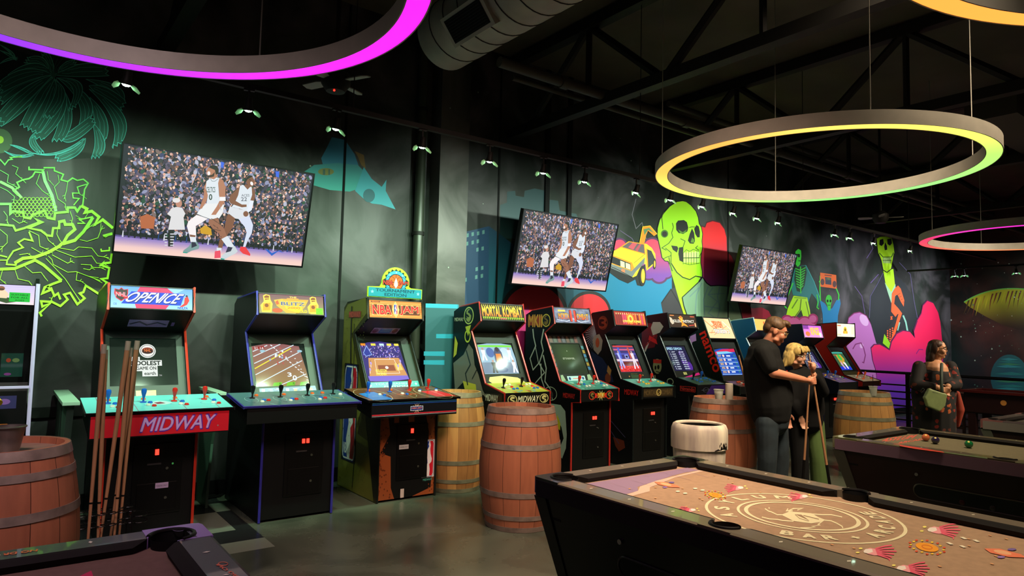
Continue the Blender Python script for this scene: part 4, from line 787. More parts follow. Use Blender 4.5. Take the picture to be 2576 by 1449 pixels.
    # control deck
    if wide:
        wx0, wx1, yf, yr, zf, zr, hh = wide
        dk = obj('control_deck', prism(B(), [(yf, zf-hh), (yf, zf-.004), (yr, zr-.004), (yr, zr-hh*.8)], wx0+.03, wx1-.03), fm, t)
        bm = B(); prism(bm, [(yf-.012, zf-.012), (yf-.012, zf+.004), (yr, zr+.004), (yr, zr-.012)], wx0, wx1); obj('control_panel', bm, mm if sum(mold) < 300 and mold[2] > 80 else BLACK, t, bevel=.004)
        P0, P1, P2 = Vector((wx0+.008, yr, zr+.0055)), Vector((wx1-.008, yr, zr+.0055)), Vector((wx0+.008, yf-.004, zf+.0055)); fz0, fz1, fy, fx0, fx1 = zf-.018, zf-hh+.008, yf-.0015, wx0+.035, wx1-.035
    else:
        yf, yr, zf, zr = p['deckf'], p['deckr']-.01, p['dz1'], p['dzr']-.002
        obj('control_panel', prism(B(), [(yf+.004, zf-.01), (yf+.004, zf+.002), (yr, zr+.002), (yr, zr-.01)], a, b), fm, t)
        P0, P1, P2 = Vector((a, yr, zr+.003)), Vector((b, yr, zr+.003)), Vector((a, yf+.006, zf+.003)); fz0, fz1, fy, fx0, fx1 = p['dz1']-.006, p['dz0']+.008, p['deckf']+.006, a, b
    dn = (P2-P0).cross(P1-P0).normalized(); dn = dn if dn.z > 0 else -dn
    df = quad(P0, P1, P2, n=dn)
    if deck_art: A4 = Art(df, eps=.0003); deck_art(A4); A4.obj('deck_print', DECAL, t)
    if deck_front_art: A5 = Art(quad(Vector((fx0, fy, fz0)), Vector((fx1, fy, fz0)), Vector((fx0, fy, fz1)), n=Vector((0, -1, 0))), eps=.0004); deck_front_art(A5); A5.obj('deck_front_print', DECAL, t)
    for u, v, c_ in sticks: joystick(df(u, v)[0], dn, c_, t)
    for u, v, c_ in buttons: button(df(u, v)[0]+dn*.001, dn, c_, t)
    # coin door
    cx_ = x0+w*.56; fy2 = p['front']+.012
    cd = obj('coin_door', box(B(), cx_-.15, cx_+.17, fy2-.010, fy2+.002, .18, .68), mat('coin_door_black', (18, 19, 19), .3, .4), t, bevel=.003)
    obj('coin_box_door', box(B(), cx_-.12, cx_+.14, fy2-.014, fy2-.008, .20, .40), mat('coin_door_black2', (14, 15, 15), .35, .4), cd, bevel=.003)
    if coin == 'two':
        for k in (0, 1): obj('coin_slot_light', box(B(), cx_-.012+.036*k, cx_+.010+.036*k, fy2-.018, fy2-.009, .60, .635), REDLIT, cd)
    elif coin == 'one': obj('coin_slot_light', box(B(), cx_-.012, cx_+.012, fy2-.018, fy2-.009, .60, .64), REDLIT, cd)
    for (lx, lz) in ((.07, .50), (.07, .29)): bm = B(); tube(bm, [(cx_+lx, fy2-.018, lz), (cx_+lx, fy2-.008, lz)], .010, 12); obj('lock', bm, CHROME, cd, True)
    obj('coin_return', box(B(), cx_-.06, cx_+.03, fy2-.016, fy2-.009, .53, .542), mat('slot_grey', (44, 44, 44), .5), cd)
    if side_art: A6 = Art(lambda y, z: (Vector((x0-.0012, y, z)), Vector((-1, 0, 0))), eps=.0005); side_art(A6, p); A6.obj('side_print', DECAL, t)
    if front_art: A7 = Art(lambda x, z: (Vector((x0+w*x, fy2-(.0165 if .31 < x < .75 and .17 < z < .69 else .0012), z)), Vector((0, -1, 0))), eps=.0005); front_art(A7); A7.obj('front_print', DECAL, t)
    for fx_ in (x0+.06, x1-.06):
        for fy_ in (p['front']+.08, p['back']-.08): bm = B(); lathe(bm, [(0, .0), (.022, 0), (.022, .006), (.008, .008), (.008, .022), (0, .022)], (fx_, fy_, 0), 10); obj('foot', bm, DARKM, t)
    return t
W_, Kk = (235, 235, 235), (10, 10, 12)
def dragon(a, x, y, r, ring_, inner, asp=1., body=(20, 20, 20)):
    a.ell(x, y, r*asp, r, ring_, 20); a.up(); a.ell(x, y, r*.85*asp, r*.85, inner, 20); a.up()
    pts = [(-.1, -.75), (.35, -.62), (.62, -.25), (.25, -.35), (.45, -.05), (.1, -.2), (-.15, -.1), (.15, .1), (.45, .2), (.5, .5), (.15, .75), (-.3, .7), (.1, .55), (.2, .35), (-.15, .25), (-.5, .0), (-.45, -.4)]
    a.poly([(x+px_*r*asp, y+py_*r) for px_, py_ in pts], body); a.up()
def nba_logo(a, x0, y0, x1, y1):
    w, h = x1-x0, y1-y0; q = lambda pts: [(x0+u*w, y0+v*h) for u, v in pts]
    def rr(e, c_): 
        pts = []
        for cx_, cy_, a0 in ((1-.16, .1, -90), (1-.16, .9, 0), (.16, .9, 90), (.16, .1, 180)):
            for k in range(5): g = math.radians(a0+k*22.5); pts.append((cx_+(.16-e)*math.cos(g), cy_+(.1-e*.45)*math.sin(g)))
        a.poly(q(pts), c_); a.up()
    rr(0, (16, 40, 110)); rr(.03, (235, 235, 235)); 
    a.poly(q([(.06, .12), (.14, .03), (.56, .03), (.50, .12), (.56, .17), (.45, .24), (.30, .34), (.30, .45), (.42, .50), (.45, .62), (.30, .78), (.42, .97), (.14, .97), (.06, .90)]), (24, 60, 150))
    a.poly(q([(.62, .03), (.86, .03), (.94, .1), (.94, .9), (.86, .97), (.62, .97), (.66, .80), (.60, .66), (.78, .60), (.82, .52), (.70, .38), (.66, .25), (.70, .14)]), (206, 30, 50)); a.up()
    a.text('NBA', x0+.10*w, y0+.82*h, x0+.46*w, y0+.93*h, (235, 235, 235), bold=.03)
def star(a, x, y, r, c_, asp=1.): a.poly([(x+asp*(r if k % 2 == 0 else r*.42)*math.sin(k*PI/5), y-(r if k % 2 == 0 else r*.42)*math.cos(k*PI/5)) for k in range(10)], c_)

# Open Ice -------------------------------------------------------------
def mq_ice(a):
    a.grid(0, 0, 1, 1, lambda u, v: mixc((96, 150, 225), (150, 205, 235), v), 4, 4); a.up(); a.poly([(.34, 0), (.68, 0), (.80, .35), (.66, 1), (.30, 1), (.26, .5)], (214, 50, 96)); a.poly([(.60, 0), (.68, 0), (.78, .25), (.9, 0)], (140, 190, 235)); a.up()
    a.poly([(.24, .22), (.90, .22), (.85, .80), (.12, .80)], (26, 60, 190)); a.up()
    a.text('OPEN', .20, .24, .62, .76, (20, 30, 120), bold=.05, shear=.25); a.text('ICE', .62, .24, .85, .76, (20, 30, 120), bold=.05, shear=.25); a.up()
    a.text('OPEN', .195, .24, .61, .72, W_, bold=.02, shear=.25); a.text('ICE', .62, .24, .84, .72, W_, bold=.02, shear=.25); a.text('MIDWAY', .46, .10, .60, .19, (225, 30, 80), bold=.03)
    sh = [(.04, .12), (.09, .16), (.12, .06), (.15, .16), (.20, .12), (.20, .35), (.18, .55), (.12, .70), (.06, .56), (.035, .35)]
    a.poly(sh, (190, 30, 50)); a.up(); a.poly([(.12+(x-.12)*.86, .36+(y-.36)*.86) for x, y in sh], (50, 44, 46)); a.up(); a.poly([(.04, .22), (.20, .48), (.195, .60), (.04, .34)], (190, 30, 50)); a.up(); a.text('NHL', .055, .28, .185, .48, (240, 150, 160), bold=.03, shear=0)
    a.poly([(.90, .42), (.94, .34), (.96, .55), (.93, .75), (.88, .85), (.83, .88), (.89, .70)], (220, 50, 50)); a.ell(.925, .33, .014, .05, (40, 40, 60)); a.text('NHLPA', .81, .86, .94, .97, (30, 50, 170), bold=.04); a.text('OB', .03, .78, .07, .88, (60, 90, 140))
def sc_ice(a):
    a.grid(0, 0, 1, 1, lambda u, v: mixc((8, 14, 12), (30, 54, 34), .3+.5*math.sin(PI*u)*(v)), 8, 8); a.up(); a.ell(.56, .26, .125, .15, (215, 220, 215)); a.up(); a.ell(.56, .26, .108, .128, (20, 20, 20)); a.up(); a.ell(.56, .26, .10, .12, (225, 225, 220)); a.up(); a.ell(.56, .25, .085, .065, (140, 60, 40)); a.ell(.56, .27, .085, .055, (60, 30, 26)); a.up(); a.text('NHL', .51, .22, .61, .28, (230, 120, 60), bold=.02)  # green gradient paints a reflection into the dark glass
    a.rect(.32, .39, .44, .47, (215, 220, 215)); a.rect(.28, .46, .77, .58, (215, 220, 215)); a.rect(.36, .57, .70, .69, (215, 220, 215)); a.rect(.47, .68, .70, .80, (215, 220, 215)); a.up(); a.text('the', .33, .395, .42, .46, (30, 36, 32)); a.text('COOLEST', .30, .475, .75, .57, (20, 26, 22), bold=.05); a.text('GAME ON', .385, .595, .68, .665, (20, 26, 22), bold=.03); a.text('earth', .50, .70, .67, .775, (20, 26, 22), bold=.03); a.text('TM', .72, .77, .76, .80, (200, 200, 200))
def dk_ice(a):
    a.rect(0, 0, 1, 1, (112, 214, 216)); a.up()
    for u in (.10, .33, .66, .90): a.line([(u, 0), (u, 1)], .004, (150, 80, 110))
    a.line([(0, .12), (1, .12)], .006, (90, 150, 190))
    for (u, r) in ((.15, .04), (.36, .04), (.62, .04), (.85, .05)): a.ring(u, .62, r, r*1.9, .004, (90, 140, 190)); a.ring(u, .35, r*.6, r, .003, (180, 100, 130))
    a.poly([(.44, .5), (.50, .38), (.56, .42), (.60, .55), (.54, .66), (.47, .64)], (190, 225, 230)); a.up(); a.poly([(.47, .5), (.52, .46), (.55, .56), (.49, .60)], (140, 60, 80))
def df_mid(bg, fg, ol):
    def f(a):
        a.rect(0, 0, 1, 1, bg); a.up(); a.text('MIDWAY', .345, .10, .895, .88, ol, bold=.055, shear=.04); a.up(); a.text('MIDWAY', .35, .16, .885, .82, fg, bold=.02, shear=.04); a.ell(.915, .72, .006, .04, (150, 120, 120), 8)
    return f
WD = lambda x0, x1, hh=.15, yf=5.24, yr=5.72, zf=.94, zr=1.0: (x0, x1, yf, yr, zf, zr, hh)
WP = dict(front=5.47, dz0=.79, deckr=5.78, dzr=.985, kneeY=6.08, kneeZ=1.50, mqbY=5.77, mqbZ=1.65, mqtY=5.81, mqtZ=1.84, topY=6.37, topZ=1.80, back=6.45)
btn4 = lambda: [(u+du, v, c_) for u in (.13, .37, .60, .84) for du, v, c_ in ((.045, .25, 'orange'), (.075, .50, 'blue'), (.05, .66, 'white'), (.085, .72, 'red'))]
cabinet('ice', 'hockey arcade cabinet with red edges, light blue four-player deck and red MIDWAY front', .60, .61, (196, 52, 34), P=WP, wide=WD(.46, 1.40, .17), marquee=mq_ice, screen=sc_ice, deck_art=dk_ice, deck_front_art=df_mid((205, 28, 44), (196, 150, 214), (90, 40, 150)), bezel=(66, 92, 80), screen_box=(.08, .10, .90, .80), sticks=((.16, .45, 'blue'), (.40, .45, 'blue'), (.62, .45, 'red'), (.85, .4, 'red')), buttons=btn4(), coin='one',
        bezel_art=lambda a: (a.rect(.38, .87, .62, .965, (226, 210, 60)), a.up(), a.line([(.40, .895), (.60, .895)], .008, (120, 100, 20)), a.line([(.43, .92), (.57, .92)], .008, (120, 100, 20)), a.line([(.40, .945), (.60, .945)], .008, (120, 100, 20))),
        panel_sticker=lambda a: (a.rect(.27, .42, .76, .72, (150, 110, 170)), a.up(), a.line([(.29, .62), (.40, .50), (.50, .64), (.62, .52), (.74, .62)], .04, (60, 50, 80)), a.rect(.80, .5, .84, .66, (120, 80, 150))),
        front_art=lambda a: (a.rect(.56, .36, .70, .40, (190, 170, 205)), a.up(), a.text('TOKENS ONLY', .57, .384, .69, .372, (50, 40, 60)), a.ell(.735, .53, .012, .008, (90, 220, 120), 8)))
# Blitz ----------------------------------------------------------------
def mq_blitz(a):
    a.grid(0, 0, 1, 1, lambda u, v: mixc((110, 70, 80), (150, 150, 96), v), 4, 3); a.up(); r = random.Random(2); Y1, Y2, Br = (245, 215, 70), (236, 160, 40), (130, 74, 30)
    for x in (.12, .84):
        a.poly([(x-.06, .1), (x-.02, .02), (x+.04, .06), (x+.05, .3), (x+.08, .5), (x+.06, .95), (x-.08, .95), (x-.1, .6), (x-.05, .4)], Y1); a.up(); a.poly([(x-.045, .14), (x-.01, .07), (x+.03, .1), (x+.03, .28), (x-.03, .32)], Br); a.poly([(x-.06, .5), (x+.05, .45), (x+.04, .85), (x-.07, .88)], Y2); a.up(); a.line([(x-.04, .24), (x+.03, .22)], .03, Y1); a.ell(x-.01, .6, .03, .1, Br)
    a.poly([(.22, .3), (.34, .22), (.76, .22), (.70, .6), (.60, .95), (.40, .95), (.26, .6)], (206, 170, 60)); a.poly([(.24, .4), (.28, .3), (.30, .5), (.26, .55)], (190, 90, 50)); a.ell(.27, .84, .08, .12, (190, 90, 50)); a.up()
    a.text("THE", .46, .08, .57, .16, (240, 220, 90), bold=.03); a.line([(.42, .20), (.60, .20)], .05, (245, 150, 60)); a.line([(.36, .27), (.74, .27)], .03, (240, 130, 50)); a.text('BLITZ', .32, .36, .70, .58, (230, 210, 120), bold=.07); a.up(); a.text('BLITZ', .325, .38, .695, .56, (60, 84, 140), bold=.035)
    a.poly([(.38, .60), (.64, .58), (.66, .78), (.56, .92), (.44, .80), (.40, .72)], (250, 200, 50)); a.up(); a.text('2000', .42, .62, .62, .74, (190, 110, 30), bold=.02); a.text('GOLD', .56, .78, .73, .92, (250, 210, 40), bold=.05); a.rect(.55, .955, .78, .985, (60, 40, 20)); a.rect(.87, .64, .985, .98, (120, 226, 40)); a.up()
    for k, t_ in enumerate(('SUITABLE', 'FOR', 'ALL AGES')): a.text(t_, .885 if k != 1 else .91, .70+k*.09, .97 if k != 1 else .945, .75+k*.09, (50, 130, 20), bold=.01)
def sc_blitz(a):
    out = [(0, .06), (.25, .0), (.55, -.01), (.90, .05), (.93, .3), (.97, .6), (1, .98), (.7, .98), (.3, 1.0), (.03, 1.02), (.0, .5)]
    a.rect(-.02, -.04, 1.04, 1.06, (14, 26, 20)); a.up(); a.poly(out, lambda u, v: mixc((140, 92, 92), (150, 124, 72), v)); a.up()
    for k, (p_, q_) in enumerate((((.02, .18), (.30, .03)), ((.02, .30), (.55, .0)), ((.02, .46), (.80, .02)), ((.02, .72), (.88, .20)), ((.05, .92), (.92, .40)), ((.42, .98), (.96, .72)))): a.line([p_, q_], .018, (206, 226, 232))
    a.line([(.02, .58), (.74, .10)], .022, (226, 214, 60))
    for k in range(14): u = .36+k*.045; v = .02+k*.058; a.line([(u, v), (u+.03, v+.03)], .02, (226, 232, 236))
    for k in range(9): a.line([(.72+k*.028, .18+k*.085), (.75+k*.028, .18+k*.085)], .016, (226, 232, 236))
    r = random.Random(4); a.up()
    for k in range(16): u, v = r.gauss(.5, .1), r.gauss(.26, .09); a.ell(u, v, .018, .03, r.choice([(150, 170, 200), (90, 70, 120), (170, 90, 80), (220, 224, 230)]), 8)
    for x in (.2, .9): a.ell(x, .17, .05, .03, (150, 190, 205)); 
    a.line([(.03, .11), (.24, .08)], .06, (150, 50, 46)); a.up(); a.text('21 14', .05, .075, .22, .125, (230, 230, 230), bold=.02)
    a.text('3', .60, .68, .68, .78, (226, 240, 245), bold=.04); a.text('0', .69, .75, .77, .87, (226, 240, 245), bold=.04)
    for x in (.04, .30, .55, .80): a.poly([(x, .99), (x+.03, .91), (x+.18, .90), (x+.16, .98)], (110, 196, 30)); 
    a.up(); [a.text('P%d' % (i+1), x+.13, .915, x+.16, .97, (20, 30, 20), bold=.03) for i, x in enumerate((.04, .30, .55, .80))]
def dk_blitz(a):
    a.grid(0, 0, 1, 1, lambda u, v: (74, 110, 116), 2, 2); a.up(); r = random.Random(8)
    for k in range(26): x, y = r.uniform(.03, .9), r.uniform(.1, .9); a.poly([(x, y), (x+r.uniform(.03, .09), y+.1), (x+.05, y+r.uniform(.1, .25))], r.choice([(96, 130, 130), (50, 80, 96), (120, 130, 90), (60, 66, 90), (104, 170, 180)]))
    for u in (.12, .36, .62, .88): a.ring(u, .55, .05, .2, .004, (150, 190, 190))
def be_blitz(a):
    a.poly([(.10, .89), (.95, .87), (.97, .985), (.10, .985)], (36, 70, 130)); a.up(); r = random.Random(3)
    for k in range(7): a.rect(.13+k*.12, .90, .18+k*.12, .975, r.choice([(150, 190, 200), (180, 150, 60), (90, 140, 170)]))
    for k in range(18): x = r.uniform(.12, .88); y = r.uniform(.9, .97); a.line([(x, y), (x+.06, y)], .006, (190, 214, 214))
cabinet('blitz', 'black football arcade cabinet with dark blue edges and yellow BLITZ marquee', 1.68, .61, (52, 50, 150), P=WP, wide=WD(1.465, 2.405, .13), marquee=mq_blitz, screen=sc_blitz, deck_art=dk_blitz, bezel=(70, 104, 84), bezel_art=be_blitz, screen_box=(.06, .16, .88, .86), sticks=((.14, .45, 'black'), (.38, .45, 'black'), (.63, .40, 'black'), (.88, .36, 'black')), buttons=[(u+du, v, c_) for u in (.16, .40, .66) for du, v, c_ in ((.04, .28, 'orange'), (.05, .64, 'blue'), (.085, .66, 'red'), (.02, .74, 'white'))]+[(.80, .26, 'orange'), (.94, .42, 'white')])
# NBA Jam --------------------------------------------------------------
def mq_jam(a):
    a.grid(0, 0, 1, 1, lambda u, v: mixc((225, 120, 40), (240, 160, 70), math.sin(v*9)*.5+.5), 3, 14); a.up()
    for k in range(9): a.rect(0, .05+k*.11, 1, .07+k*.11, (200, 80, 24))
    a.rect(.03, .24, .42, .80, (90, 40, 16)); a.rect(.55, .24, .96, .80, (90, 40, 16)); a.rect(.03, .04, .2, .12, (90, 40, 20)); a.up(); a.text('MIDWAY', .05, .045, .18, .11, (230, 120, 50), bold=.02)
    for t_, x_, X_ in (('NBA', .05, .41), ('JAM', .57, .94)): a.text(t_, x_-.008, .22, X_+.008, .86, (250, 220, 130), bold=.08); a.L += 1; a.text(t_, x_, .25, X_, .83, (216, 28, 34), bold=.05); a.L -= 1
    a.up(2); a.poly([(.49, .02), (.53, .25), (.56, .5), (.53, .8), (.49, .99), (.45, .8), (.42, .5), (.45, .25)], (250, 220, 110)); a.up(); nba_logo(a, .457, .2, .523, .78)
def sc_jam(a):
    out = [(.0, .12), (.2, .03), (.5, .0), (.8, .05), (.95, .14), (.97, .5), (1., .95), (.6, 1), (.2, .99), (.03, .96), (.0, .5)]
    a.rect(-.02, -.04, 1.04, 1.06, (12, 24, 20)); a.up(); a.poly(out, (60, 50, 120)); a.up(); r = random.Random(6)
    for k in range(170): u, v = r.uniform(.04, .93), r.uniform(.10, .40); a.ell(u, v, .011, .014, r.choice([(120, 110, 230), (200, 170, 230), (60, 50, 120), (40, 30, 60), (160, 120, 200), (220, 210, 240)]), 6)
    a.up(); a.poly([(.06, .96), (.14, .42), (.86, .42), (.98, .90), (.6, .93)], (206, 150, 92)); a.poly([(.06, .98), (.04, .86), (.97, .86), (.99, .95), (.5, .99)], (130, 110, 210)); a.up(); a.line([(.26, .80), (.28, .46), (.74, .46), (.80, .80)], .012, (245, 225, 200), True); a.poly([(.32, .60), (.70, .60), (.72, .74), (.31, .74)], (150, 86, 60)); a.poly([(.72, .56), (.86, .56), (.90, .72), (.75, .74)], (236, 206, 110)); a.ell(.52, .66, .04, .035, (245, 235, 225))
    for x, c_ in ((.06, (245, 140, 40)), (.30, (250, 220, 80)), (.50, (190, 220, 245)), (.68, (250, 220, 80)), (.86, (250, 220, 80))): a.rect(x-.03, .06, x+.08, .115, c_)
    a.poly([(.05, .30), (.16, .12), (.24, .34), (.10, .38)], (50, 60, 150)); a.line([(.05, .30), (.16, .12), (.24, .34), (.10, .38)], .014, (150, 180, 245), True); a.up()
    for (x, y) in ((.17, .55), (.12, .7), (.66, .36), (.88, .50), (.80, .62)): a.ell(x, y, .02, .04, (180, 160, 230), 8); a.ell(x, y-.05, .012, .018, (150, 100, 80), 8); a.line([(x-.01, y+.04), (x-.02, y+.1)], .012, (230, 225, 245))
    a.text('HOUSTON', .24, .70, .50, .77, (245, 236, 90), bold=.04); a.text('PHOENIX', .24, .78, .48, .85, (245, 236, 90), bold=.04)
def be_jam(a):
    a.poly([(.03, .875), (.985, .865), (.99, .99), (.03, .995)], (50, 160, 160)); a.up(); a.text('TOURNAMENT', .16, .89, .88, .925, (150, 215, 210), bold=.02); a.text('EDITION', .32, .94, .76, .975, (190, 235, 230), bold=.02); star(a, .08, .93, .03, (170, 225, 220)); star(a, .93, .92, .03, (170, 225, 220))
def dk_jam(a):
    a.rect(0, 0, 1, 1, (96, 62, 32)); a.up(); a.poly([(.03, .45), (.22, .35), (.26, 1), (.04, 1)], (34, 120, 200)); a.poly([(.72, .45), (.93, .40), (.99, .92), (.76, .92)], (216, 36, 40)); a.ring(.82, .6, .17, .5, .005, (214, 200, 160)); a.ring(.14, .6, .16, .5, .005, (214, 200, 160)); a.line([(.50, 0), (.50, 1)], .005, (160, 180, 150)); a.ring(.50, .5, .1, .4, .005, (160, 180, 150)); a.up(); a.line([(.30, .4), (.36, .6)], .02, (60, 120, 120)); a.line([(.10, .7), (.24, .7)], .006, (220, 230, 230)); a.line([(.85, .44), (.86, .9)], .005, (240, 200, 200)); a.text('NBA JAM', .40, .58, .62, .72, (190, 90, 60), bold=.04)
def df_jam(a):
    a.rect(0, 0, 1, 1, (16, 18, 24)); a.up(); a.rect(0, .02, 1, .07, (40, 120, 160)); a.rect(0, .11, 1, .16, (30, 80, 170)); a.rect(0, .80, 1, .88, (206, 44, 60)); a.rect(0, .91, 1, .94, (190, 190, 195)); a.up()
    for k in range(12): g = 2*PI*k/12; a.poly([(.51+.006*math.cos(g+1.6), .5+.1*math.sin(g+1.6)), (.51+.055*math.cos(g), .5+.42*math.sin(g)), (.51+.006*math.cos(g-1.6), .5+.1*math.sin(g-1.6))], (220, 170, 150))
    a.rect(.435, .34, .585, .66, (220, 226, 232)); a.up(); a.rect(.44, .37, .58, .63, (40, 60, 130)); a.up(); a.text('NBA JAM', .45, .42, .57, .58, (226, 120, 100), bold=.04)
LEA = mat('basketball_leather', (150, 92, 46), .45, noise=.3, scale=60, bump=.6)
def sa_jam(a, p):
    a.poly([(p['front']+.05, .01), (p['front']+.3, .8), (p['deckr']+.12, 1.02), (p['kneeY']+.06, 1.5), (p['mqbY']+.02, 1.70), (p['mqtY']+.02, 1.85), (p['topY']-.02, 1.79), (p['back']-.01, 1.72), (p['back']-.01, .01)], (120, 118, 46)); a.up(); r = random.Random(12)
    for k in range(420):
        y, z = r.uniform(5.75, 6.4), r.uniform(.05, 1.7)
        if y > 5.9 or z < .75: a.ell(y, z, .006, .006, (92, 90, 34), 5)
    a.poly([(5.52, .05), (5.50, .80), (5.62, .80), (5.72, .45), (5.60, .05)], (26, 24, 18)); a.line([(6.22, 1.77), (6.21, 1.45), (6.19, 1.2)], .028, (20, 20, 18)); a.line([(6.15, 1.6), (6.12, 1.3), (6.14, .9), (6.02, .4), (6.05, .05)], .012, (30, 30, 22)); a.up(); a.rect(6.0, 1.66, 6.28, 1.72, (140, 60, 50)); a.up(); a.text('MIDWAY', 6.27, 1.715, 6.02, 1.66, (200, 80, 70), bold=.04); a.up()
    # oversized player badge facing the camera side
    b = Art(lambda u, v: (Vector((a.fn(0, 0)[0].x, 6.33-.30*u, 1.20-.92*v)), Vector((-1, 0, 0))), eps=a.eps); b.L = a.L; b.rect(-.04, -.01, 1.04, 1.01, (20, 20, 24)); b.up(); nba_logo(b, 0, 0, 1, 1)
    n = len(a.v); a.v += b.v; a.f += [tuple(i+n for i in f) for f in b.f]; a.c += b.c
def fa_jam(a):
    OB = (150, 78, 40); a.poly([(0, .02), (.10, .60), (.06, .77), (0, .77)][:0] or [(.02, .02), (.02, .76), (.16, .76), (.20, .60), (.05, .44), (.22, .40), (.24, .12), (.30, .02)], OB); a.poly([(.98, .02), (.98, .76), (.80, .76), (.86, .60), (.86, .46), (.94, .40), (.92, .08), (.60, .02)], OB); a.rect(.26, .70, .34, .77, OB); a.rect(.50, .70, .60, .77, OB); a.up(); r = random.Random(9)
    for k in range(260):
        x, z = r.uniform(.03, .97), r.uniform(.03, .75)
        if x < .17 or x > .88 or z < .10 and x < .26: a.ell(x, z, .012, .009, (104, 50, 26), 6)
    a.rect(.40, .02, .46, .10, (210, 200, 190)); a.up(); b = Art(lambda u, v: (a.fn(.76+.20*u, .52-.34*v)[0], Vector((0, -1, 0))), eps=a.eps); b.L = a.L+1; b.rect(-.04, -.01, 1.04, 1.01, (235, 235, 235)); b.up(); nba_logo(b, 0, 0, 1, 1); n = len(a.v); a.v += b.v; a.f += [tuple(i+n for i in f) for f in b.f]; a.c += b.c
    a.text('MIDWAY', .78, .165, .94, .145, (90, 190, 170)); a.rect(.34, .46, .50, .50, (190, 190, 190)); a.up(); a.text('TOKENS ONLY', .35, .485, .49, .473, (30, 30, 30))
jam = cabinet('jam', 'basketball arcade cabinet with NBA JAM marquee, round topper and basketball-leather sides', 2.73, .61, (22, 26, 24), side=(60, 58, 26), P=dict(WP, front=5.55, mqbY=5.87, mqtY=5.90, kneeY=6.15, kneeZ=1.505, topY=6.35, topZ=1.81, deckr=5.83, dzr=1.0, back=6.42), wide=WD(2.49, 3.40, .15, yf=5.27, yr=5.78), marquee=mq_jam, screen=sc_jam, deck_art=dk_jam, deck_front_art=df_jam, bezel=(60, 92, 76), bezel_art=be_jam, screen_box=(.05, .10, .84, .86), side_art=sa_jam, front_art=fa_jam, coin='one', sticks=((.14, .40, 'blue'), (.38, .40, 'blue'), (.62, .34, 'red'), (.86, .30, 'red')), buttons=[(u+du, v, c_) for u in (.17, .42) for du, v, c_ in ((.02, .24, 'orange'), (.045, .60, 'white'), (.08, .66, 'blue'))]+[(u+du, v, c_) for u in (.66, .86) for du, v, c_ in ((.02, .2, 'red'), (.05, .45, 'white'), (.085, .35, 'blue'))],
        panel_sticker=lambda a: (a.rect(.24, .50, .74, .82, (150, 124, 160)), a.up(), a.rect(.38, .53, .60, .79, (70, 110, 170)), a.ell(.30, .66, .05, .12, (110, 50, 70)), a.ell(.67, .66, .05, .12, (110, 50, 70)), a.up(), a.line([(.40, .6), (.58, .6)], .02, (150, 180, 210)), a.line([(.40, .7), (.58, .7)], .02, (150, 180, 210))))
tp = empty('cabinet_topper', (3.035, 5.98, 1.84), None); tp.parent = jam; tp.matrix_parent_inverse = world_of(jam).inverted()
def topper():
    cxm = 3.062; y = 5.965; z0 = 1.862; out = [(-.298, 0), (.298, 0), (.298, .098), (.17, .105)]+[(.152*math.cos(g), .152+.15*math.sin(g)) for g in [math.radians(k) for k in range(-14, 195, 11)]]+[(-.17, .105), (-.298, .098)]
    obj('topper_board', prism(B(), [(cxm+x, z0+z) for x, z in out], y, y+.012, 'y'), mat('topper_lime', (160, 214, 30), .4), tp)
    a = Art(lambda u, v: (Vector((cxm+u, y-.0015, z0+v)), Vector((0, -1, 0))), eps=.0005); Z = .152
    def up_only(pts): return [(x, max(.09, z)) for x, z in pts]
    a.poly(up_only([((.15 if k % 2 else .128)*math.cos(k*PI/18)*.9, Z+(.15 if k % 2 else .128)*math.sin(k*PI/18)*.9) for k in range(36)]), (16, 40, 30)); a.up()
    for r_, c_ in ((.115, (60, 150, 190)), (.084, (18, 34, 44)), (.077, (190, 90, 40))): a.poly(up_only([(r_*math.cos(2*PI*k/30), Z+r_*math.sin(2*PI*k/30)) for k in range(30)]), c_); a.up()
    a.line([(-.077, Z), (.077, Z)], .004, (60, 26, 16)); a.line([(0, .10), (0, Z+.077)], .004, (60, 26, 16)); a.ring(-.06, Z, .056, .058, .003, (60, 26, 16)); a.ring(.06, Z, .056, .058, .003, (60, 26, 16)); a.up()
    for t_, x_, X_ in (('NBA', -.142, -.028), ('JAM', .028, .142)): a.text(t_, x_, Z+.022, X_, Z-.032, (20, 20, 20), bold=.1); a.L += 1; a.text(t_, x_+.004, Z+.018, X_-.004, Z-.028, (206, 56, 50), bold=.03); a.L -= 1
    a.up(2); a.poly([(0, Z+.045), (.018, Z), (.02, Z-.03), (0, Z-.058), (-.02, Z-.03), (-.018, Z)], (210, 210, 220)); [star(a, x, z, -.011, (170, 220, 240)) for x, z in ((0, Z+.098), (-.068, Z+.07), (.068, Z+.07))]
    a.rect(-.288, .006, .288, .092, (40, 130, 150)); a.up(); a.text('TOURNAMENT', -.215, .084, .215, .054, (20, 60, 80), bold=.03); a.text('EDITION', -.12, .044, .12, .014, (20, 60, 80), bold=.03); star(a, -.25, .05, -.02, (140, 210, 220)); star(a, .25, .05, -.02, (140, 210, 220)); a.obj('topper_print', DECAL, tp)
topper()

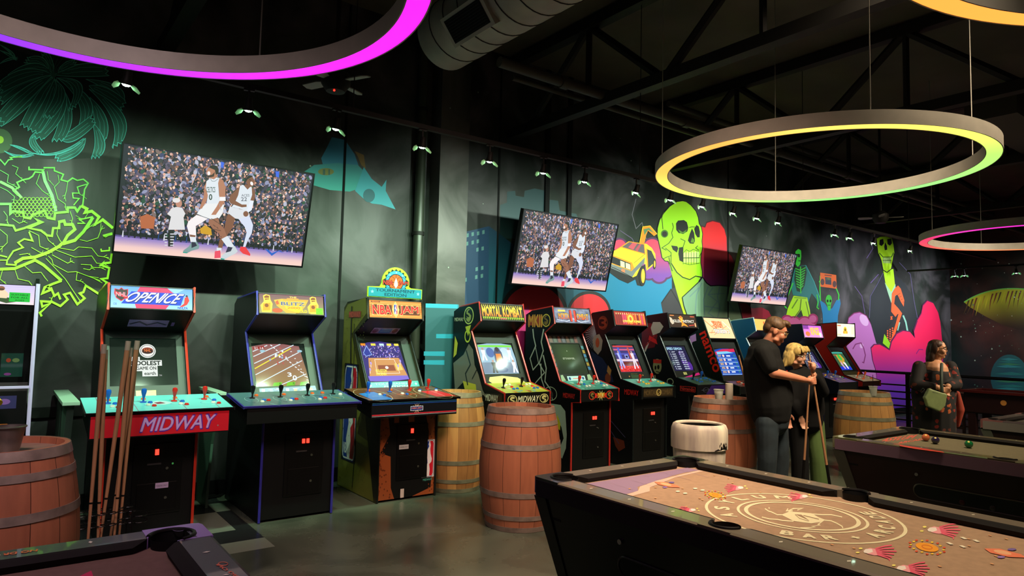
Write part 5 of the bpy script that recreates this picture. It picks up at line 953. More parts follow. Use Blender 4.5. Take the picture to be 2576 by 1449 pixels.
# fighting cabinets ----------------------------------------------------
def flame_text(a, t_, x0, y0, x1, y1, c1, c2, ol=Kk):
    a.text(t_, x0-.01, y0-.03, x1+.01, y1+.03, ol, bold=.07); a.up(); a.text(t_, x0, y0, x1, y1, lambda x, y: mixc(c1, c2, (y-y0)/(y1-y0+1e-6)), bold=.03)
def mq_mk1(a):
    a.rect(0, 0, 1, 1, (30, 26, 14)); a.up(); a.text('MORTAL', .0, .10, .47, .84, (60, 40, 10), bold=.09); a.text('KOMBAT', .49, .10, 1.0, .84, (60, 40, 10), bold=.09); a.up(); a.text('MORTAL', .02, .13, .46, .78, lambda x, y: mixc((250, 236, 60), (240, 120, 30), (y-.1)/.7), bold=.05); a.text('KOMBAT', .50, .13, .98, .78, lambda x, y: mixc((250, 236, 60), (240, 120, 30), (y-.1)/.7), bold=.05); a.up()
    for k in range(22): x = .02+k*.045; a.poly([(x, .80), (x+.02, .98), (x+.035, .80)], (170, 226, 40)); a.line([(x, .14), (x+.01, .04)], .012, (240, 225, 60))
    a.line([(.42, .90), (.58, .90)], .06, (190, 70, 90))
def sc_mk(kind):
    def f(a):
        r = random.Random(kind); out = [(.02, .05), (.3, 0), (.7, 0), (.97, .05), (1, .5), (.98, 1), (.02, 1), (0, .5)]
        if kind == 1:
            a.rect(-.02, -.03, 1.02, 1.03, (16, 26, 20)); a.up(); a.poly(out, (150, 186, 205)); a.up(); a.rect(.03, .06, .97, .12, (120, 220, 60)); a.rect(.02, .62, .98, .97, (120, 140, 160)); a.ell(.5, .86, .2, .1, (90, 110, 140)); a.ell(.32, .3, .11, .16, (80, 110, 170)); a.ell(.72, .34, .14, .2, (190, 214, 226)); a.up()
            a.poly([(.40, .62), (.42, .30), (.48, .14), (.58, .14), (.64, .3), (.66, .62)], (70, 80, 110)); a.up(); a.poly([(.44, .60), (.46, .34), (.60, .34), (.62, .60)], (225, 130, 40)); a.ell(.53, .2, .05, .08, (60, 50, 60)); a.up()
            for x, c_ in ((.13, (225, 230, 235)), (.86, (230, 235, 240)), (.33, (60, 60, 50)), (.9, (236, 240, 244))):
                y = .3 if x in (.13, .86) else .7; a.ell(x, y-.12, .03, .04, (190, 150, 130)); a.poly([(x-.06, y-.08), (x+.06, y-.08), (x+.04, y+.08), (x+.07, y+.26), (x+.02, y+.26), (x, y+.1), (x-.03, y+.26), (x-.08, y+.26), (x-.04, y+.06)], c_)
        elif kind == 2:
            a.grid(0, 0, 1, 1, lambda u, v: mixc((34, 48, 28), (60, 82, 44), math.sin(PI*u)*math.sin(PI*min(1, v+.15))), 8, 8); a.up(); a.text('GET TO KNOW MORE...', .28, .46, .70, .52, (190, 205, 170), bold=.01); a.ell(.50, .24, .012, .02, (170, 190, 150), 8)
        elif kind == 3:
            a.rect(-.02, -.03, 1.02, 1.03, (14, 24, 20)); a.up(); a.poly(out, (60, 50, 110)); a.up(); a.rect(.05, .02, .95, .08, (200, 60, 60)); a.rect(.03, .14, .97, .2, (190, 90, 130)); a.rect(.03, .30, .97, .36, (80, 80, 170)); a.rect(.02, .52, .98, .60, (220, 190, 200)); a.rect(.02, .62, .98, .74, (120, 36, 30)); a.rect(.02, .76, .98, .98, (206, 40, 40)); a.up(); a.rect(.04, .66, .96, .68, (60, 20, 20)); a.rect(.44, .36, .60, .50, (150, 160, 230)); a.up(); a.rect(.47, .39, .57, .47, (30, 30, 60))
            for x, c_ in ((.20, (170, 180, 250)), (.80, (225, 210, 220))): a.ell(x, .26, .03, .04, (200, 160, 150)); a.poly([(x-.08, .3), (x+.07, .3), (x+.05, .52), (x+.1, .86), (x+.03, .86), (x, .6), (x-.06, .88), (x-.12, .88), (x-.05, .5)], c_)
            a.rect(.22, .10, .30, .5, (70, 90, 200)); a.rect(.66, .10, .73, .5, (190, 80, 60))
            for k in range(40): a.ell(r.uniform(.05, .95), r.uniform(.80, .96), .02, .02, r.choice([(240, 80, 60), (160, 20, 20), (225, 60, 90)]), 6)
        elif kind == 4:
            a.rect(-.02, -.03, 1.02, 1.03, (10, 14, 24)); a.up(); a.poly(out, (24, 20, 60)); a.up()
            for k in range(9): a.ell(r.uniform(.6, .9), r.uniform(.3, .9), .12, .16, r.choice([(50, 30, 90), (80, 40, 140), (34, 30, 80)]), 14)
            a.up(); a.text('SPEED DEMON', .04, .07, .80, .17, (170, 220, 245), bold=.03)
            for k in range(9): a.text('%d. A&O' % (k+1) if k % 3 else '%d. JEP' % (k+1), .12, .23+k*.082, .40, .275+k*.082, (225, 235, 250), bold=.02); a.text('0%d:%d%d' % (k % 4, k, 9-k), .58, .23+k*.082, .82, .275+k*.082, (225, 235, 250), bold=.02)
        elif kind == 5:
            a.rect(-.02, -.03, 1.02, 1.03, (24, 26, 30)); a.up(); a.poly(out, (24, 70, 170)); a.up(); a.poly([(.0, .14), (.4, .02), (.98, .0), (.98, .12), (.4, .14), (.05, .24)], (206, 34, 80)); a.up(); a.poly([(.1, .12), (.6, .1), (.9, .16), (.1, .22)], (120, 196, 240)); a.up()
            for k in range(5): v = .24+k*.15; a.line([(.05, v+.11), (.95, v+.13)], .018, (170, 210, 245)); a.text(('1ST', '2ND', '3RD', '4TH', '5TH')[k], .10, v, .26, v+.07, (245, 200, 80), bold=.04); a.ell(.36, v+.03, .05, .05, (230, 200, 190), 10); a.rect(.5, v+.01, .68, v+.06, (210, 220, 235)); a.ell(.88, v+.03, .05, .05, (40, 110, 130), 10)
        else:
            a.rect(-.02, -.03, 1.02, 1.03, (14, 20, 14)); a.up(); a.poly(out, (50, 90, 60)); a.up(); a.rect(.04, .04, .96, .10, (60, 170, 160)); a.rect(.06, .80, .96, .98, (30, 50, 200)); a.poly([(.3, .2), (.7, .16), (.82, .4), (.6, .7), (.3, .6)], (190, 150, 50)); a.poly([(.42, .16), (.58, .14), (.66, .4), (.5, .5), (.38, .34)], (60, 180, 70)); a.up(); a.poly([(.3, .66), (.42, .5), (.5, .92), (.4, .92)], (200, 160, 190)); a.poly([(.56, .55), (.72, .6), (.74, .92), (.64, .92)], (225, 225, 240)); a.text('HI 9000', .14, .16, .4, .22, (230, 80, 60), bold=.03)
    return f
def lightning(a, pts, c_=(170, 176, 160), w=.02):
    a.line(pts, [w*(1-.6*i/len(pts)) for i in range(len(pts))], c_)
def sa_mk1(a, p):
    a.text('MIDWAY', 6.30, 1.70, 6.12, 1.66, (200, 205, 170), bold=.02); dragon(a, 6.02, 1.72, .095, (190, 210, 110), (14, 16, 14), body=(150, 160, 90)); a.ring(6.03, 1.50, .05, .06, .018, (190, 205, 60)); a.poly([(5.97, 1.62), (6.08, 1.60), (6.02, 1.50)], (190, 205, 60))
    a.poly([(6.1, 1.3), (6.0, 1.42), (5.92, 1.36), (5.88, 1.20), (5.80, 1.1), (5.72, .95), (5.60, .84), (5.70, .90), (5.9, .92), (6.1, 1.0), (6.25, .9), (6.3, 1.2)], (120, 118, 104)); a.up(); a.poly([(5.85, 1.0), (5.80, .80), (5.90, .60), (6.02, .86), (6.1, 1.02)], (206, 200, 60)); a.poly([(6.28, 1.5), (6.22, 1.42), (6.24, 1.3), (6.3, 1.26)], (206, 200, 60)); a.line([(6.05, 1.35), (5.96, 1.2), (6.05, 1.1), (6.0, .98)], .02, (40, 40, 36)); a.line([(5.84, 1.15), (5.92, 1.05)], .016, (40, 40, 36))
    a.rect(5.38, .826, 5.66, .935, (10, 12, 12)); a.up(); a.text('MIDWAY', 5.66, .92, 5.45, .85, (205, 215, 195), bold=.02)
def sa_mk2(a, p):
    a.rect(5.88, 1.64, 6.28, 1.75, (150, 60, 30)); a.up(); a.text('MKII', 6.26, 1.77, 6.02, 1.62, (206, 150, 50), bold=.05); dragon(a, 5.94, 1.70, .075, (206, 190, 70), (14, 14, 14), body=(120, 100, 40)); c_ = (170, 180, 164)
    for pts in ([(6.18, 1.60), (6.16, 1.50), (6.12, 1.40), (6.22, 1.25), (6.16, 1.12), (6.06, 1.2), (6.12, 1.38)], [(5.98, 1.60), (6.02, 1.45), (5.98, 1.35), (6.05, 1.2), (5.95, 1.1), (6.10, .98), (6.16, .92)], [(5.98, 1.3), (5.92, 1.15), (5.94, 1.0), (5.84, .92), (5.80, .8)], [(6.02, 1.2), (6.0, 1.02), (5.94, .92)]): lightning(a, pts, c_, .022)
    a.ring(5.84, .87, .11, .075, .010, (150, 170, 140)); a.ell(5.86, .86, .07, .05, (60, 60, 56)); a.up(); a.ell(5.86, .85, .03, .03, (150, 130, 110))
    a.poly([(5.92, .76), (5.80, .70), (5.72, .60), (5.64, .52), (5.60, .40), (5.66, .30), (5.70, .22), (5.62, .18), (5.56, .30), (5.55, .45), (5.58, .70), (5.66, .76)], (150, 176, 158)); a.poly([(5.72, .66), (5.66, .56), (5.66, .48), (5.71, .50)], (190, 190, 40)); a.poly([(6.0, .8), (5.86, .78), (5.9, .60), (6.1, .45), (6.2, .7)], (40, 120, 100)); a.up(); a.text('MIDWAY', 5.62, .90, 5.43, .845, (190, 46, 40), bold=.03)
def sa_mk3(a, p):
    a.ring(6.0, 1.70, .08, .08, .012, (90, 40, 26)); a.text('3', 6.06, 1.77, 5.94, 1.63, (110, 44, 26), bold=.03)
    for k in range(16): g = -1.2+k*.16; a.line([(6.12, 1.56), (6.12+.16*math.cos(g)*1.2, 1.56+.2*math.sin(g))], .008, (120, 130, 140))
    a.poly([(6.14, 1.54), (6.06, 1.56), (6.0, 1.48), (6.02, 1.36), (6.08, 1.30), (6.16, 1.36), (6.18, 1.48)], (130, 120, 110)); a.up(); a.ell(6.09, 1.45, .035, .06, (150, 70, 44)); a.poly([(6.2, 1.34), (6.0, 1.26), (5.86, 1.12), (5.80, .98), (5.95, .95), (6.2, 1.0)], (26, 34, 60)); a.up(); a.ell(5.90, 1.02, .05, .06, (110, 56, 36)); a.poly([(5.90, 1.18), (5.84, 1.12), (5.86, 1.05), (5.92, 1.1)], (150, 110, 60)); a.text('MIDWAY', 5.62, .91, 5.40, .845, (190, 40, 34), bold=.03)
    a.poly([(5.80, .32), (5.62, .30), (5.60, .22), (5.7, .16), (5.76, .22)], (90, 44, 30)); a.line([(5.9, .55), (5.6, .34)], .01, (60, 60, 90)); a.line([(5.95, .50), (5.7, .25)], .01, (60, 60, 90))
def sa_ki(a, p):
    a.poly([(6.28, 1.74), (6.1, 1.72), (6.0, 1.56), (6.05, 1.4), (6.28, 1.36)], (84, 16, 18)); a.up(); a.poly([(6.08, 1.74), (5.96, 1.74), (5.90, 1.68), (5.96, 1.60), (6.08, 1.56), (6.12, 1.66)], (150, 150, 140)); a.poly([(6.14, 1.56), (6.02, 1.50), (6.0, 1.44), (6.16, 1.50)], (176, 30, 30)); a.line([(6.16, 1.46), (6.22, 1.34)], .03, (160, 150, 140)); a.line([(6.05, 1.56), (6.2, 1.42)], .014, (150, 24, 24)); a.up()
    a.ell(6.0, 1.15, .075, .10, (120, 122, 84)); a.rect(5.93, 1.19, 6.07, 1.24, (160, 40, 30)); a.up(); a.ell(5.98, 1.14, .02, .03, (20, 20, 14)); a.ell(6.03, 1.13, .016, .028, (20, 20, 14)); a.line([(5.95, 1.07), (6.02, 1.08)], .012, (20, 20, 14)); a.line([(6.15, 1.02), (6.05, .98), (5.92, .90)], .02, (140, 140, 96)); a.line([(6.1, .94), (5.96, .86)], .02, (120, 120, 84)); a.line([(6.04, 1.03), (6.0, .86)], .014, (140, 140, 96)); a.ring(5.78, .96, .05, .04, .012, (140, 160, 130))
    a.rect(5.38, .855, 5.62, .92, (190, 50, 40)); a.up(); a.rect(5.386, .860, 5.614, .915, (24, 14, 14)); a.up(); a.text('Nintendo', 5.605, .912, 5.395, .866, (190, 60, 50), bold=.02)
def front_dragon(a):
    a.rect(0, 0, 1, 1, (12, 13, 13)); a.up(); dragon(a, .16, .5, .40, (205, 200, 130), (16, 16, 16), .26, (190, 186, 120)); dragon(a, .88, .5, .40, (205, 200, 130), (16, 16, 16), .26, (190, 186, 120)); a.text('MIDWAY', .28, .22, .76, .80, (205, 206, 170), bold=.03, shear=.05)
def front_mk2(a):
    a.rect(.24, .30, .86, .72, (196, 44, 34)); a.up(); dragon(a, .30, .5, .40, (200, 60, 40), (16, 16, 16), .22, (120, 110, 60)); dragon(a, .76, .5, .40, (200, 60, 40), (16, 16, 16), .22, (120, 110, 60)); a.up()
    for k in range(10): g = 2*PI*k/10; a.poly([(.53+.02*math.cos(g+1.5), .5+.1*math.sin(g+1.5)), (.53+.13*math.cos(g), .5+.52*math.sin(g)), (.53+.02*math.cos(g-1.5), .5+.1*math.sin(g-1.5))], (190, 205, 130))
    a.up(); flame_text(a, 'MKII', .44, .26, .62, .74, (240, 200, 40), (220, 90, 30))
def front_mk3(a):
    a.rect(.04, .10, .96, .90, (52, 44, 30)); a.up(); a.text('MORTAL', .06, .24, .44, .76, (92, 76, 46), bold=.04); a.text('KOMBAT', .58, .24, .94, .76, (92, 76, 46), bold=.04); dragon(a, .51, .5, .36, (190, 176, 110), (150, 130, 70), .22, (50, 40, 20))
def mq_mk2(a):
    a.grid(0, 0, 1, 1, lambda u, v: mixc((60, 66, 84), (130, 140, 160), abs(math.sin(u*9+v*4))), 12, 4); a.up(); a.line([(.05, .8), (.3, .9), (.5, .7), (.7, .92), (.95, .8)], .03, (200, 210, 230)); a.up(); flame_text(a, 'MORTAL', .10, .34, .44, .76, (250, 190, 40), (220, 70, 30)); flame_text(a, 'KOMBAT', .54, .34, .94, .76, (250, 190, 40), (220, 70, 30)); a.up(); a.text('II', .40, .10, .60, .92, (60, 10, 10), bold=.1); a.up(); a.text('II', .42, .13, .58, .89, (230, 60, 40), bold=.04); a.rect(.10, .12, .30, .24, (230, 200, 80))
def mq_mk3(a):
    a.rect(0, 0, 1, 1, (150, 36, 24)); a.up(); r = random.Random(21)
    for k in range(14): x = .04+k*.068; a.poly([(x, .15+r.random()*.1), (x+.03, .05), (x+.055, .2), (x+.05, .9), (x, .92)], r.choice([(230, 110, 40), (190, 50, 30), (240, 170, 70), (120, 30, 30), (200, 60, 90)])); a.L += 1; a.ell(x+.028, .16, .014, .07, (240, 190, 120), 8); a.L -= 1
    a.up(2); a.ell(.5, .52, .12, .40, (225, 120, 40), 20); a.up(); a.ell(.5, .52, .08, .28, (250, 210, 70), 20); a.up(); a.ell(.5, .52, .04, .15, (190, 80, 30), 14); a.text('ULTIMATE', .24, .62, .44, .80, (245, 210, 80), bold=.05); a.text('KOMBAT', .60, .62, .84, .80, (245, 210, 80), bold=.05)
def mq_ki(a):
    a.rect(0, 0, 1, 1, (48, 26, 14)); a.up(); a.text('KILLER', .14, .40, .42, .62, (230, 225, 205), bold=.02); a.text('INSTINCT', .50, .40, .92, .62, (230, 225, 205), bold=.02); a.poly([(.02, .2), (.10, .3), (.16, .7), (.08, .8), (.02, .6)], (190, 176, 150)); a.ell(.44, .34, .07, .25, (225, 110, 30)); a.poly([(.42, .5), (.60, .8), (.66, .95), (.50, .85), (.40, .95), (.44, .7)], (240, 140, 40)); a.line([(.70, .85), (.9, .78)], .05, (216, 60, 50)); a.rect(.92, .62, .97, .92, (230, 160, 110)); a.rect(.80, .08, .96, .16, (190, 80, 50)); a.up(); a.line([(.36, .2), (.50, .5)], .03, (250, 210, 90)); a.line([(.50, .2), (.42, .6)], .03, (250, 190, 70)); a.rect(.05, .05, .2, .12, (200, 120, 60))
def deck_generic(bg, cs, seed=1):
    def f(a):
        a.rect(0, 0, 1, 1, bg); a.up(); r = random.Random(seed)
        for k in range(24): x, y = r.uniform(.03, .9), r.uniform(.08, .85); a.poly([(x, y), (x+r.uniform(.03, .1), y+.08), (x+.04, y+r.uniform(.1, .25))], r.choice(cs))
    return f
def b2(c1, c2, c3=None): return [(u+du, v, c_) for u in (.33, .80) for du, v, c_ in ((0, .25, c1), (.09, .22, c1), (.045, .45, c2), (0, .66, c3 or c1), (.09, .64, c3 or c1))]
def be_mk1(a): a.poly([(.20, .99), (.12, .93), (.16, .86), (.45, .84), (.80, .88), (.95, .97), (.96, .99)], (196, 190, 110))
def be_mk2(a):
    a.rect(.0, .0, 1, .18, (26, 24, 22)); a.up()
    for k in range(7): a.poly([(.10+k*.115, .17), (.11+k*.115, .05), (.15+k*.115, .03), (.18+k*.115, .06), (.18+k*.115, .17)], ((80, 60, 50), (60, 70, 60), (90, 50, 44), (70, 70, 80))[k % 4])
    for k in range(6): a.rect(.02, .24+k*.09, .085, .31+k*.09, ((120, 110, 60), (60, 90, 100), (130, 60, 44))[k % 3]); a.rect(.915, .24+k*.09, .98, .31+k*.09, ((60, 110, 120), (130, 110, 40), (50, 100, 140))[k % 3])
    a.rect(.06, .84, .94, .99, (26, 34, 28)); a.up(); a.rect(.26, .88, .74, .975, (160, 200, 205)); a.poly([(.08, .98), (.10, .86), (.16, .85), (.20, .97)], (130, 160, 130)); a.poly([(.80, .97), (.82, .86), (.90, .85), (.94, .97)], (130, 160, 130)); a.up(); a.ell(.32, .93, .03, .03, (40, 70, 120)); a.ell(.68, .93, .03, .03, (40, 70, 120)); a.line([(.40, .93), (.6, .93)], .012, (200, 90, 60))
def be_mk3(a): a.text('MIDWAY', .42, .86, .62, .875, (120, 120, 60)); a.rect(.40, .89, .66, .96, (44, 66, 44)); a.ell(.34, .92, .02, .015, (150, 110, 60)); a.ell(.78, .9, .02, .015, (150, 110, 60))
def be_ki(a): a.rect(.38, .855, .50, .915, (190, 190, 120)); a.poly([(.30, .985), (.95, .87), (.97, .925), (.50, .985)], (210, 30, 140)); a.up(); a.text('!', .43, .865, .45, .905, (90, 90, 30))
cabinet('mk1', 'arcade cabinet with yellow MORTAL KOMBAT marquee and dragon MIDWAY front, behind the barrels', 3.972, .606, marquee=mq_mk1, screen=sc_mk(1), side_art=sa_mk1, bezel=(44, 60, 46), screen_box=(.07, .20, .90, .80), bezel_art=be_mk1, deck_art=deck_generic((170, 180, 60), [(226, 226, 190), (40, 60, 50), (206, 60, 50), (80, 160, 190)], 3), deck_front_art=front_dragon, sticks=((.16, .5, 'black'), (.60, .42, 'black')), buttons=b2('white', 'red', 'blue'))
cabinet('mk2', 'black arcade cabinet with red edges, MKII side and lightning artwork', 4.989, .606, marquee=mq_mk2, screen=sc_mk(2), side_art=sa_mk2, bezel=(36, 40, 32), screen_box=(.10, .19, .90, .83), bezel_art=be_mk2, deck_art=deck_generic((70, 150, 136), [(40, 96, 90), (150, 210, 190), (24, 50, 50), (120, 110, 50)], 4), deck_front_art=front_mk2, sticks=((.24, .42, 'red'), (.64, .40, 'red')), buttons=b2('white', 'blue', 'white'))
cabinet('mk3', 'arcade cabinet with orange-red fighter marquee and dark KOMBAT front plate', 5.963, .606, mold=(20, 26, 26), marquee=mq_mk3, screen=sc_mk(3), side_art=sa_mk3, bezel=(28, 40, 34), screen_box=(.14, .20, .84, .82), bezel_art=be_mk3, deck_art=deck_generic((80, 170, 160), [(60, 140, 130), (120, 190, 170)], 5), deck_front_art=front_mk3, sticks=((.24, .45, 'red'), (.66, .36, 'red')), buttons=b2('white', 'yellow', 'yellow'))
cabinet('ki', 'arcade cabinet with KILLER INSTINCT marquee and skeleton warrior side, fourth of the fighting games', 6.988, .606, mold=(20, 26, 26), marquee=mq_ki, screen=sc_mk(4), side_art=sa_ki, bezel=(26, 38, 34), screen_box=(.12, .20, .84, .82), bezel_art=be_ki, deck_art=deck_generic((60, 100, 84), [(30, 130, 180), (50, 80, 70), (60, 150, 170)], 6),
        deck_front_art=lambda a: (a.rect(0, 0, 1, 1, (60, 34, 110)), a.up(), a.poly([(.0, 0), (.5, 0), (.3, 1), (0, 1)], (16, 16, 22)), a.ring(.3, .5, .1, .25, .012, (90, 100, 120)), a.line([(.14, .5), (.46, .5)], .03, (90, 100, 120))), sticks=((.30, .35, 'black'), (.66, .25, 'blue')), buttons=b2('blue', 'blue', 'blue'))
# Tekken: a taller slanted cabinet
def mq_tek(a):
    a.rect(0, 0, 1, 1, (226, 190, 140)); a.up(); r = random.Random(31)
    for k in range(10): a.line([(r.random(), r.random()), (r.random(), r.random())], .03, r.choice([(240, 230, 200), (220, 120, 60), (240, 210, 160), (206, 150, 110)]))
    a.up(); a.text('TEKKEN', .28, .14, .66, .48, (206, 60, 30), bold=.08); a.up(); a.text('TEKKEN', .29, .16, .65, .46, (235, 120, 60), bold=.02); a.text('TEKKEN 5', .24, .54, .86, .76, (60, 90, 100), bold=.07); a.up(); a.text('TEKKEN 5', .25, .56, .85, .74, (235, 240, 235), bold=.02)
def sa_tek(a, p):
    b = Art(lambda u, v: (Vector((7.85-.0012, 5.985-.33*v-.075*u+.03, 1.62-.62*v-.09*u+.03)), Vector((-1, 0, 0))), eps=.0005); b.text('namco', 0, 0, 1, 1, (0, 0, 0)); 
    vs, fs = glyphs('namco', .02); X = [v[0] for v in vs]; Y = [v[1] for v in vs]; n = len(a.v); d1 = Vector((-.42, -.907)); d2 = Vector((.907, -.42))
    for x, y in vs:
        u = (x-min(X))/(max(X)-min(X)); v = (y-min(Y))/(max(Y)-min(Y)); q = Vector((5.985, 1.60))+d1*u*.60+d2*(-v)*.115; a.v.append(Vector((7.8488, q.x, q.y))); a.c.append(rgba((200, 36, 24)))
    a.f += [tuple(n+i for i in f) for f in fs]; a.L += 1
    a.poly([(6.14, 1.56), (6.04, 1.60), (6.03, 1.50), (6.10, 1.48), (6.11, 1.42), (6.16, 1.47)], (176, 130, 190))
cabinet('tek', 'tall slanted green-black arcade cabinet with red namco lettering down its side', 7.85, .64, mold=(26, 44, 34), side=(16, 24, 20), P=dict(front=5.50, deckf=5.33, dz0=.80, dz1=.90, deckr=5.58, dzr=.96, kneeY=5.80, kneeZ=1.50, mqbY=5.815, mqbZ=1.53, mqtY=5.94, mqtZ=1.84, topY=6.06, topZ=1.84, back=6.35), marquee=mq_tek, screen=sc_mk(5), side_art=sa_tek, bezel=(30, 34, 36), screen_box=(.10, .16, .92, .84), deck_art=deck_generic((110, 64, 50), [(190, 120, 70), (90, 50, 50), (200, 180, 150)], 7), sticks=((.5, .4, 'black'), (.85, .4, 'black')), buttons=b2('orange', 'white', 'red'))
blue = cabinet('blue', 'arcade cabinet with a plain blue side, mostly hidden behind the bearded-necked man in black', 8.95, .60, mold=(160, 190, 200), side=(24, 100, 160), marquee=lambda a: (a.rect(0, 0, 1, 1, (230, 170, 80)), a.up(), a.text('ARCADE'[:0] or 'II', .4, .2, .6, .8, (190, 80, 30))), screen=sc_mk(5), bezel=(30, 34, 36), sticks=((.24, .42, 'red'), (.64, .40, 'red')), buttons=b2('white', 'blue', 'white'), coin='two')
blue['label'] = 'arcade cabinet with a plain blue side, mostly hidden behind the tall man in black'
cabinet('purple', 'arcade cabinet with pink and yellow marquee between the blonde woman and the red cabinet', 10.30, .62, mold=(20, 22, 40), side=(16, 18, 34), marquee=lambda a: (a.grid(0, 0, 1, 1, lambda u, v: mixc((180, 90, 190), (230, 140, 190), v), 3, 3), a.up(), a.rect(.0, .0, .3, .3, (120, 50, 140)), a.text('KINGS', .38, .14, .84, .80, (245, 190, 40), bold=.07), a.ell(.2, .7, .12, .2, (226, 110, 60)), a.ell(.88, .75, .06, .2, (230, 225, 230))), screen=sc_mk(4), bezel=(26, 30, 36), P=dict(mqtZ=1.80, mqbZ=1.58, topZ=1.78, kneeZ=1.46, dz0=.74, dz1=.90, deckf=5.25), deck_art=deck_generic((80, 70, 130), [(200, 200, 190), (120, 60, 160), (226, 190, 60)], 9), sticks=((.2, .4, 'purple' if False else 'blue'), (.62, .40, 'blue')), buttons=b2('yellow', 'white', 'purple')+[(.92, .5, 'green'), (.5, .2, 'red')])
cabinet('red', 'glossy red arcade cabinet at the end of the row with a white marquee', 11.42, .66, mold=(30, 12, 10), side=(150, 26, 16), front=(30, 10, 8), marquee=lambda a: (a.rect(0, 0, 1, 1, (236, 226, 190)), a.up(), a.rect(.02, .1, .22, .2, (200, 120, 90)), a.rect(.02, .8, .22, .9, (190, 190, 150)), a.ell(.46, .5, .10, .28, (240, 190, 50)), a.ell(.38, .66, .05, .12, (230, 150, 60)), a.ell(.55, .66, .05, .12, (230, 150, 60)), a.up(), a.ell(.46, .46, .05, .12, (120, 80, 40)), a.rect(.80, .2, .97, .8, (206, 206, 170))),
        screen=sc_mk(6), P=dict(kneeY=6.02, kneeZ=1.45, mqbY=5.845, mqbZ=1.61, mqtY=5.85, mqtZ=1.86, deckr=5.72, dzr=.97, deckf=5.42, dz0=.80, dz1=.88, front=5.55, topZ=1.83), bezel=(12, 12, 12), screen_box=(.12, .14, .80, .80), bezel_art=lambda a: a.rect(.1, .85, .9, .96, (60, 56, 36)), deck_art=deck_generic((170, 170, 150), [(210, 205, 190), (120, 120, 110), (190, 70, 50)], 10), sticks=((.24, .42, 'orange'), (.66, .40, 'orange')), buttons=b2('white', 'white', 'orange'))

# racing cabinet at the left edge --------------------------------------
rc = empty('arcade_cabinet', (-.20, 5.6, 0), 'motorcycle racing cabinet with lilac-white edge at the left border of the photo', 'arcade cabinet', 'arcade cabinets in the long row')
prf = [(5.55, 0), (5.56, .82), (5.62, .90), (5.75, 1.10), (5.62, 1.80), (5.70, 1.84), (6.3, 1.80), (6.3, 0)]
WT = mat('lilac_trim', (196, 180, 226), .4)
for a_, b_ in ((-.56, -.54), (.16, .18)): obj('side_panel', prism(B(), prf, a_, b_), BLACK, rc)
obj('cabinet_body', prism(B(), [(5.57, .02), (5.58, .82), (5.74, .88), (5.80, 1.12), (5.66, 1.62), (5.64, 1.79), (6.28, 1.78), (6.28, .02)], -.539, .159), BLACK, rc)
bm = B(); tube(bm, [(.172, 5.545, .68), (.172, 5.59, 1.1), (.172, 5.61, 1.80)], .013, 6); obj('edge_trim', bm, WT, rc)
obj('shelf_trim', box(B(), -.54, .16, 5.56, 5.60, 1.095, 1.11), WT, rc)
a = Art(quad(Vector((-.535, 5.632, 1.785)), Vector((.157, 5.632, 1.785)), Vector((-.535, 5.650, 1.655)), n=Vector((0, -1, 0))), eps=.0005); a.grid(0, 0, 1, 1, lambda u, v: mixc((170, 160, 200), (206, 190, 190), v), 3, 3); a.up()
for k in range(9): a.line([(0, .1+k*.1), (1, .05+k*.1)], .02, (190, 184, 214))
a.poly([(.50, .95), (.58, .60), (.66, .50), (.72, .62), (.80, .66), (.86, .86), (.78, .95), (.70, .82), (.6, .95)], (50, 70, 40)); a.poly([(.64, .55), (.68, .30), (.76, .26), (.80, .5), (.78, .70), (.70, .68)], (206, 180, 150)); a.up(); a.ell(.735, .20, .028, .12, (120, 80, 60), 14); a.rect(.80, .38, .965, .86, (30, 160, 50)); a.up(); a.line([(.715, .24), (.755, .24)], .05, (30, 30, 30))
for k, t_ in enumerate(('SUITABLE', 'FOR ALL', 'AGES')): a.text(t_, .815+(k == 2)*.03, .46+k*.14, .95-(k == 2)*.03, .54+k*.14, (10, 60, 20), bold=.02)
a.obj('marquee', LIT, rc)
a = Art(quad(Vector((-.53, 5.66, 1.62)), Vector((.15, 5.66, 1.62)), Vector((-.53, 5.795, 1.14)), n=Vector((0, -.96, -.27))), eps=.0006); a.rect(0, 0, 1, 1, (7, 7, 9)); a.up(); a.line([(.60, .20), (.68, .26)], .02, (90, 50, 30)); a.rect(.78, .62, .96, .96, (8, 40, 30)); a.up(); a.ell(.84, .72, .02, .03, (110, 40, 20)); a.ell(.90, .72, .03, .03, (70, 90, 50)); a.ell(.84, .92, .03, .02, (90, 40, 90)); a.obj('screen', SCREEN, rc)
a = Art(quad(Vector((-.5, 5.556, 1.08)), Vector((.15, 5.556, 1.08)), Vector((-.5, 5.545, .7)), n=Vector((0, -1, 0))), eps=.0006); a.rect(.0, .0, 1, 1, (12, 12, 14)); a.up(); a.rect(.72, .08, .92, .30, (50, 46, 90)); a.up(); a.ell(.82, .18, .05, .05, (120, 80, 150)); a.rect(.80, .56, .86, .64, (240, 120, 40)); a.obj('control_decal', DECAL, rc)
bm = B(); tube(bm, [(-.12, 5.5, 1.0), (-.02, 5.40, 1.05), (.0, 5.36, 1.02)], .028, 12); obj('handlebar', bm, mat('yellow_grip', (226, 190, 20), .4), rc, True)

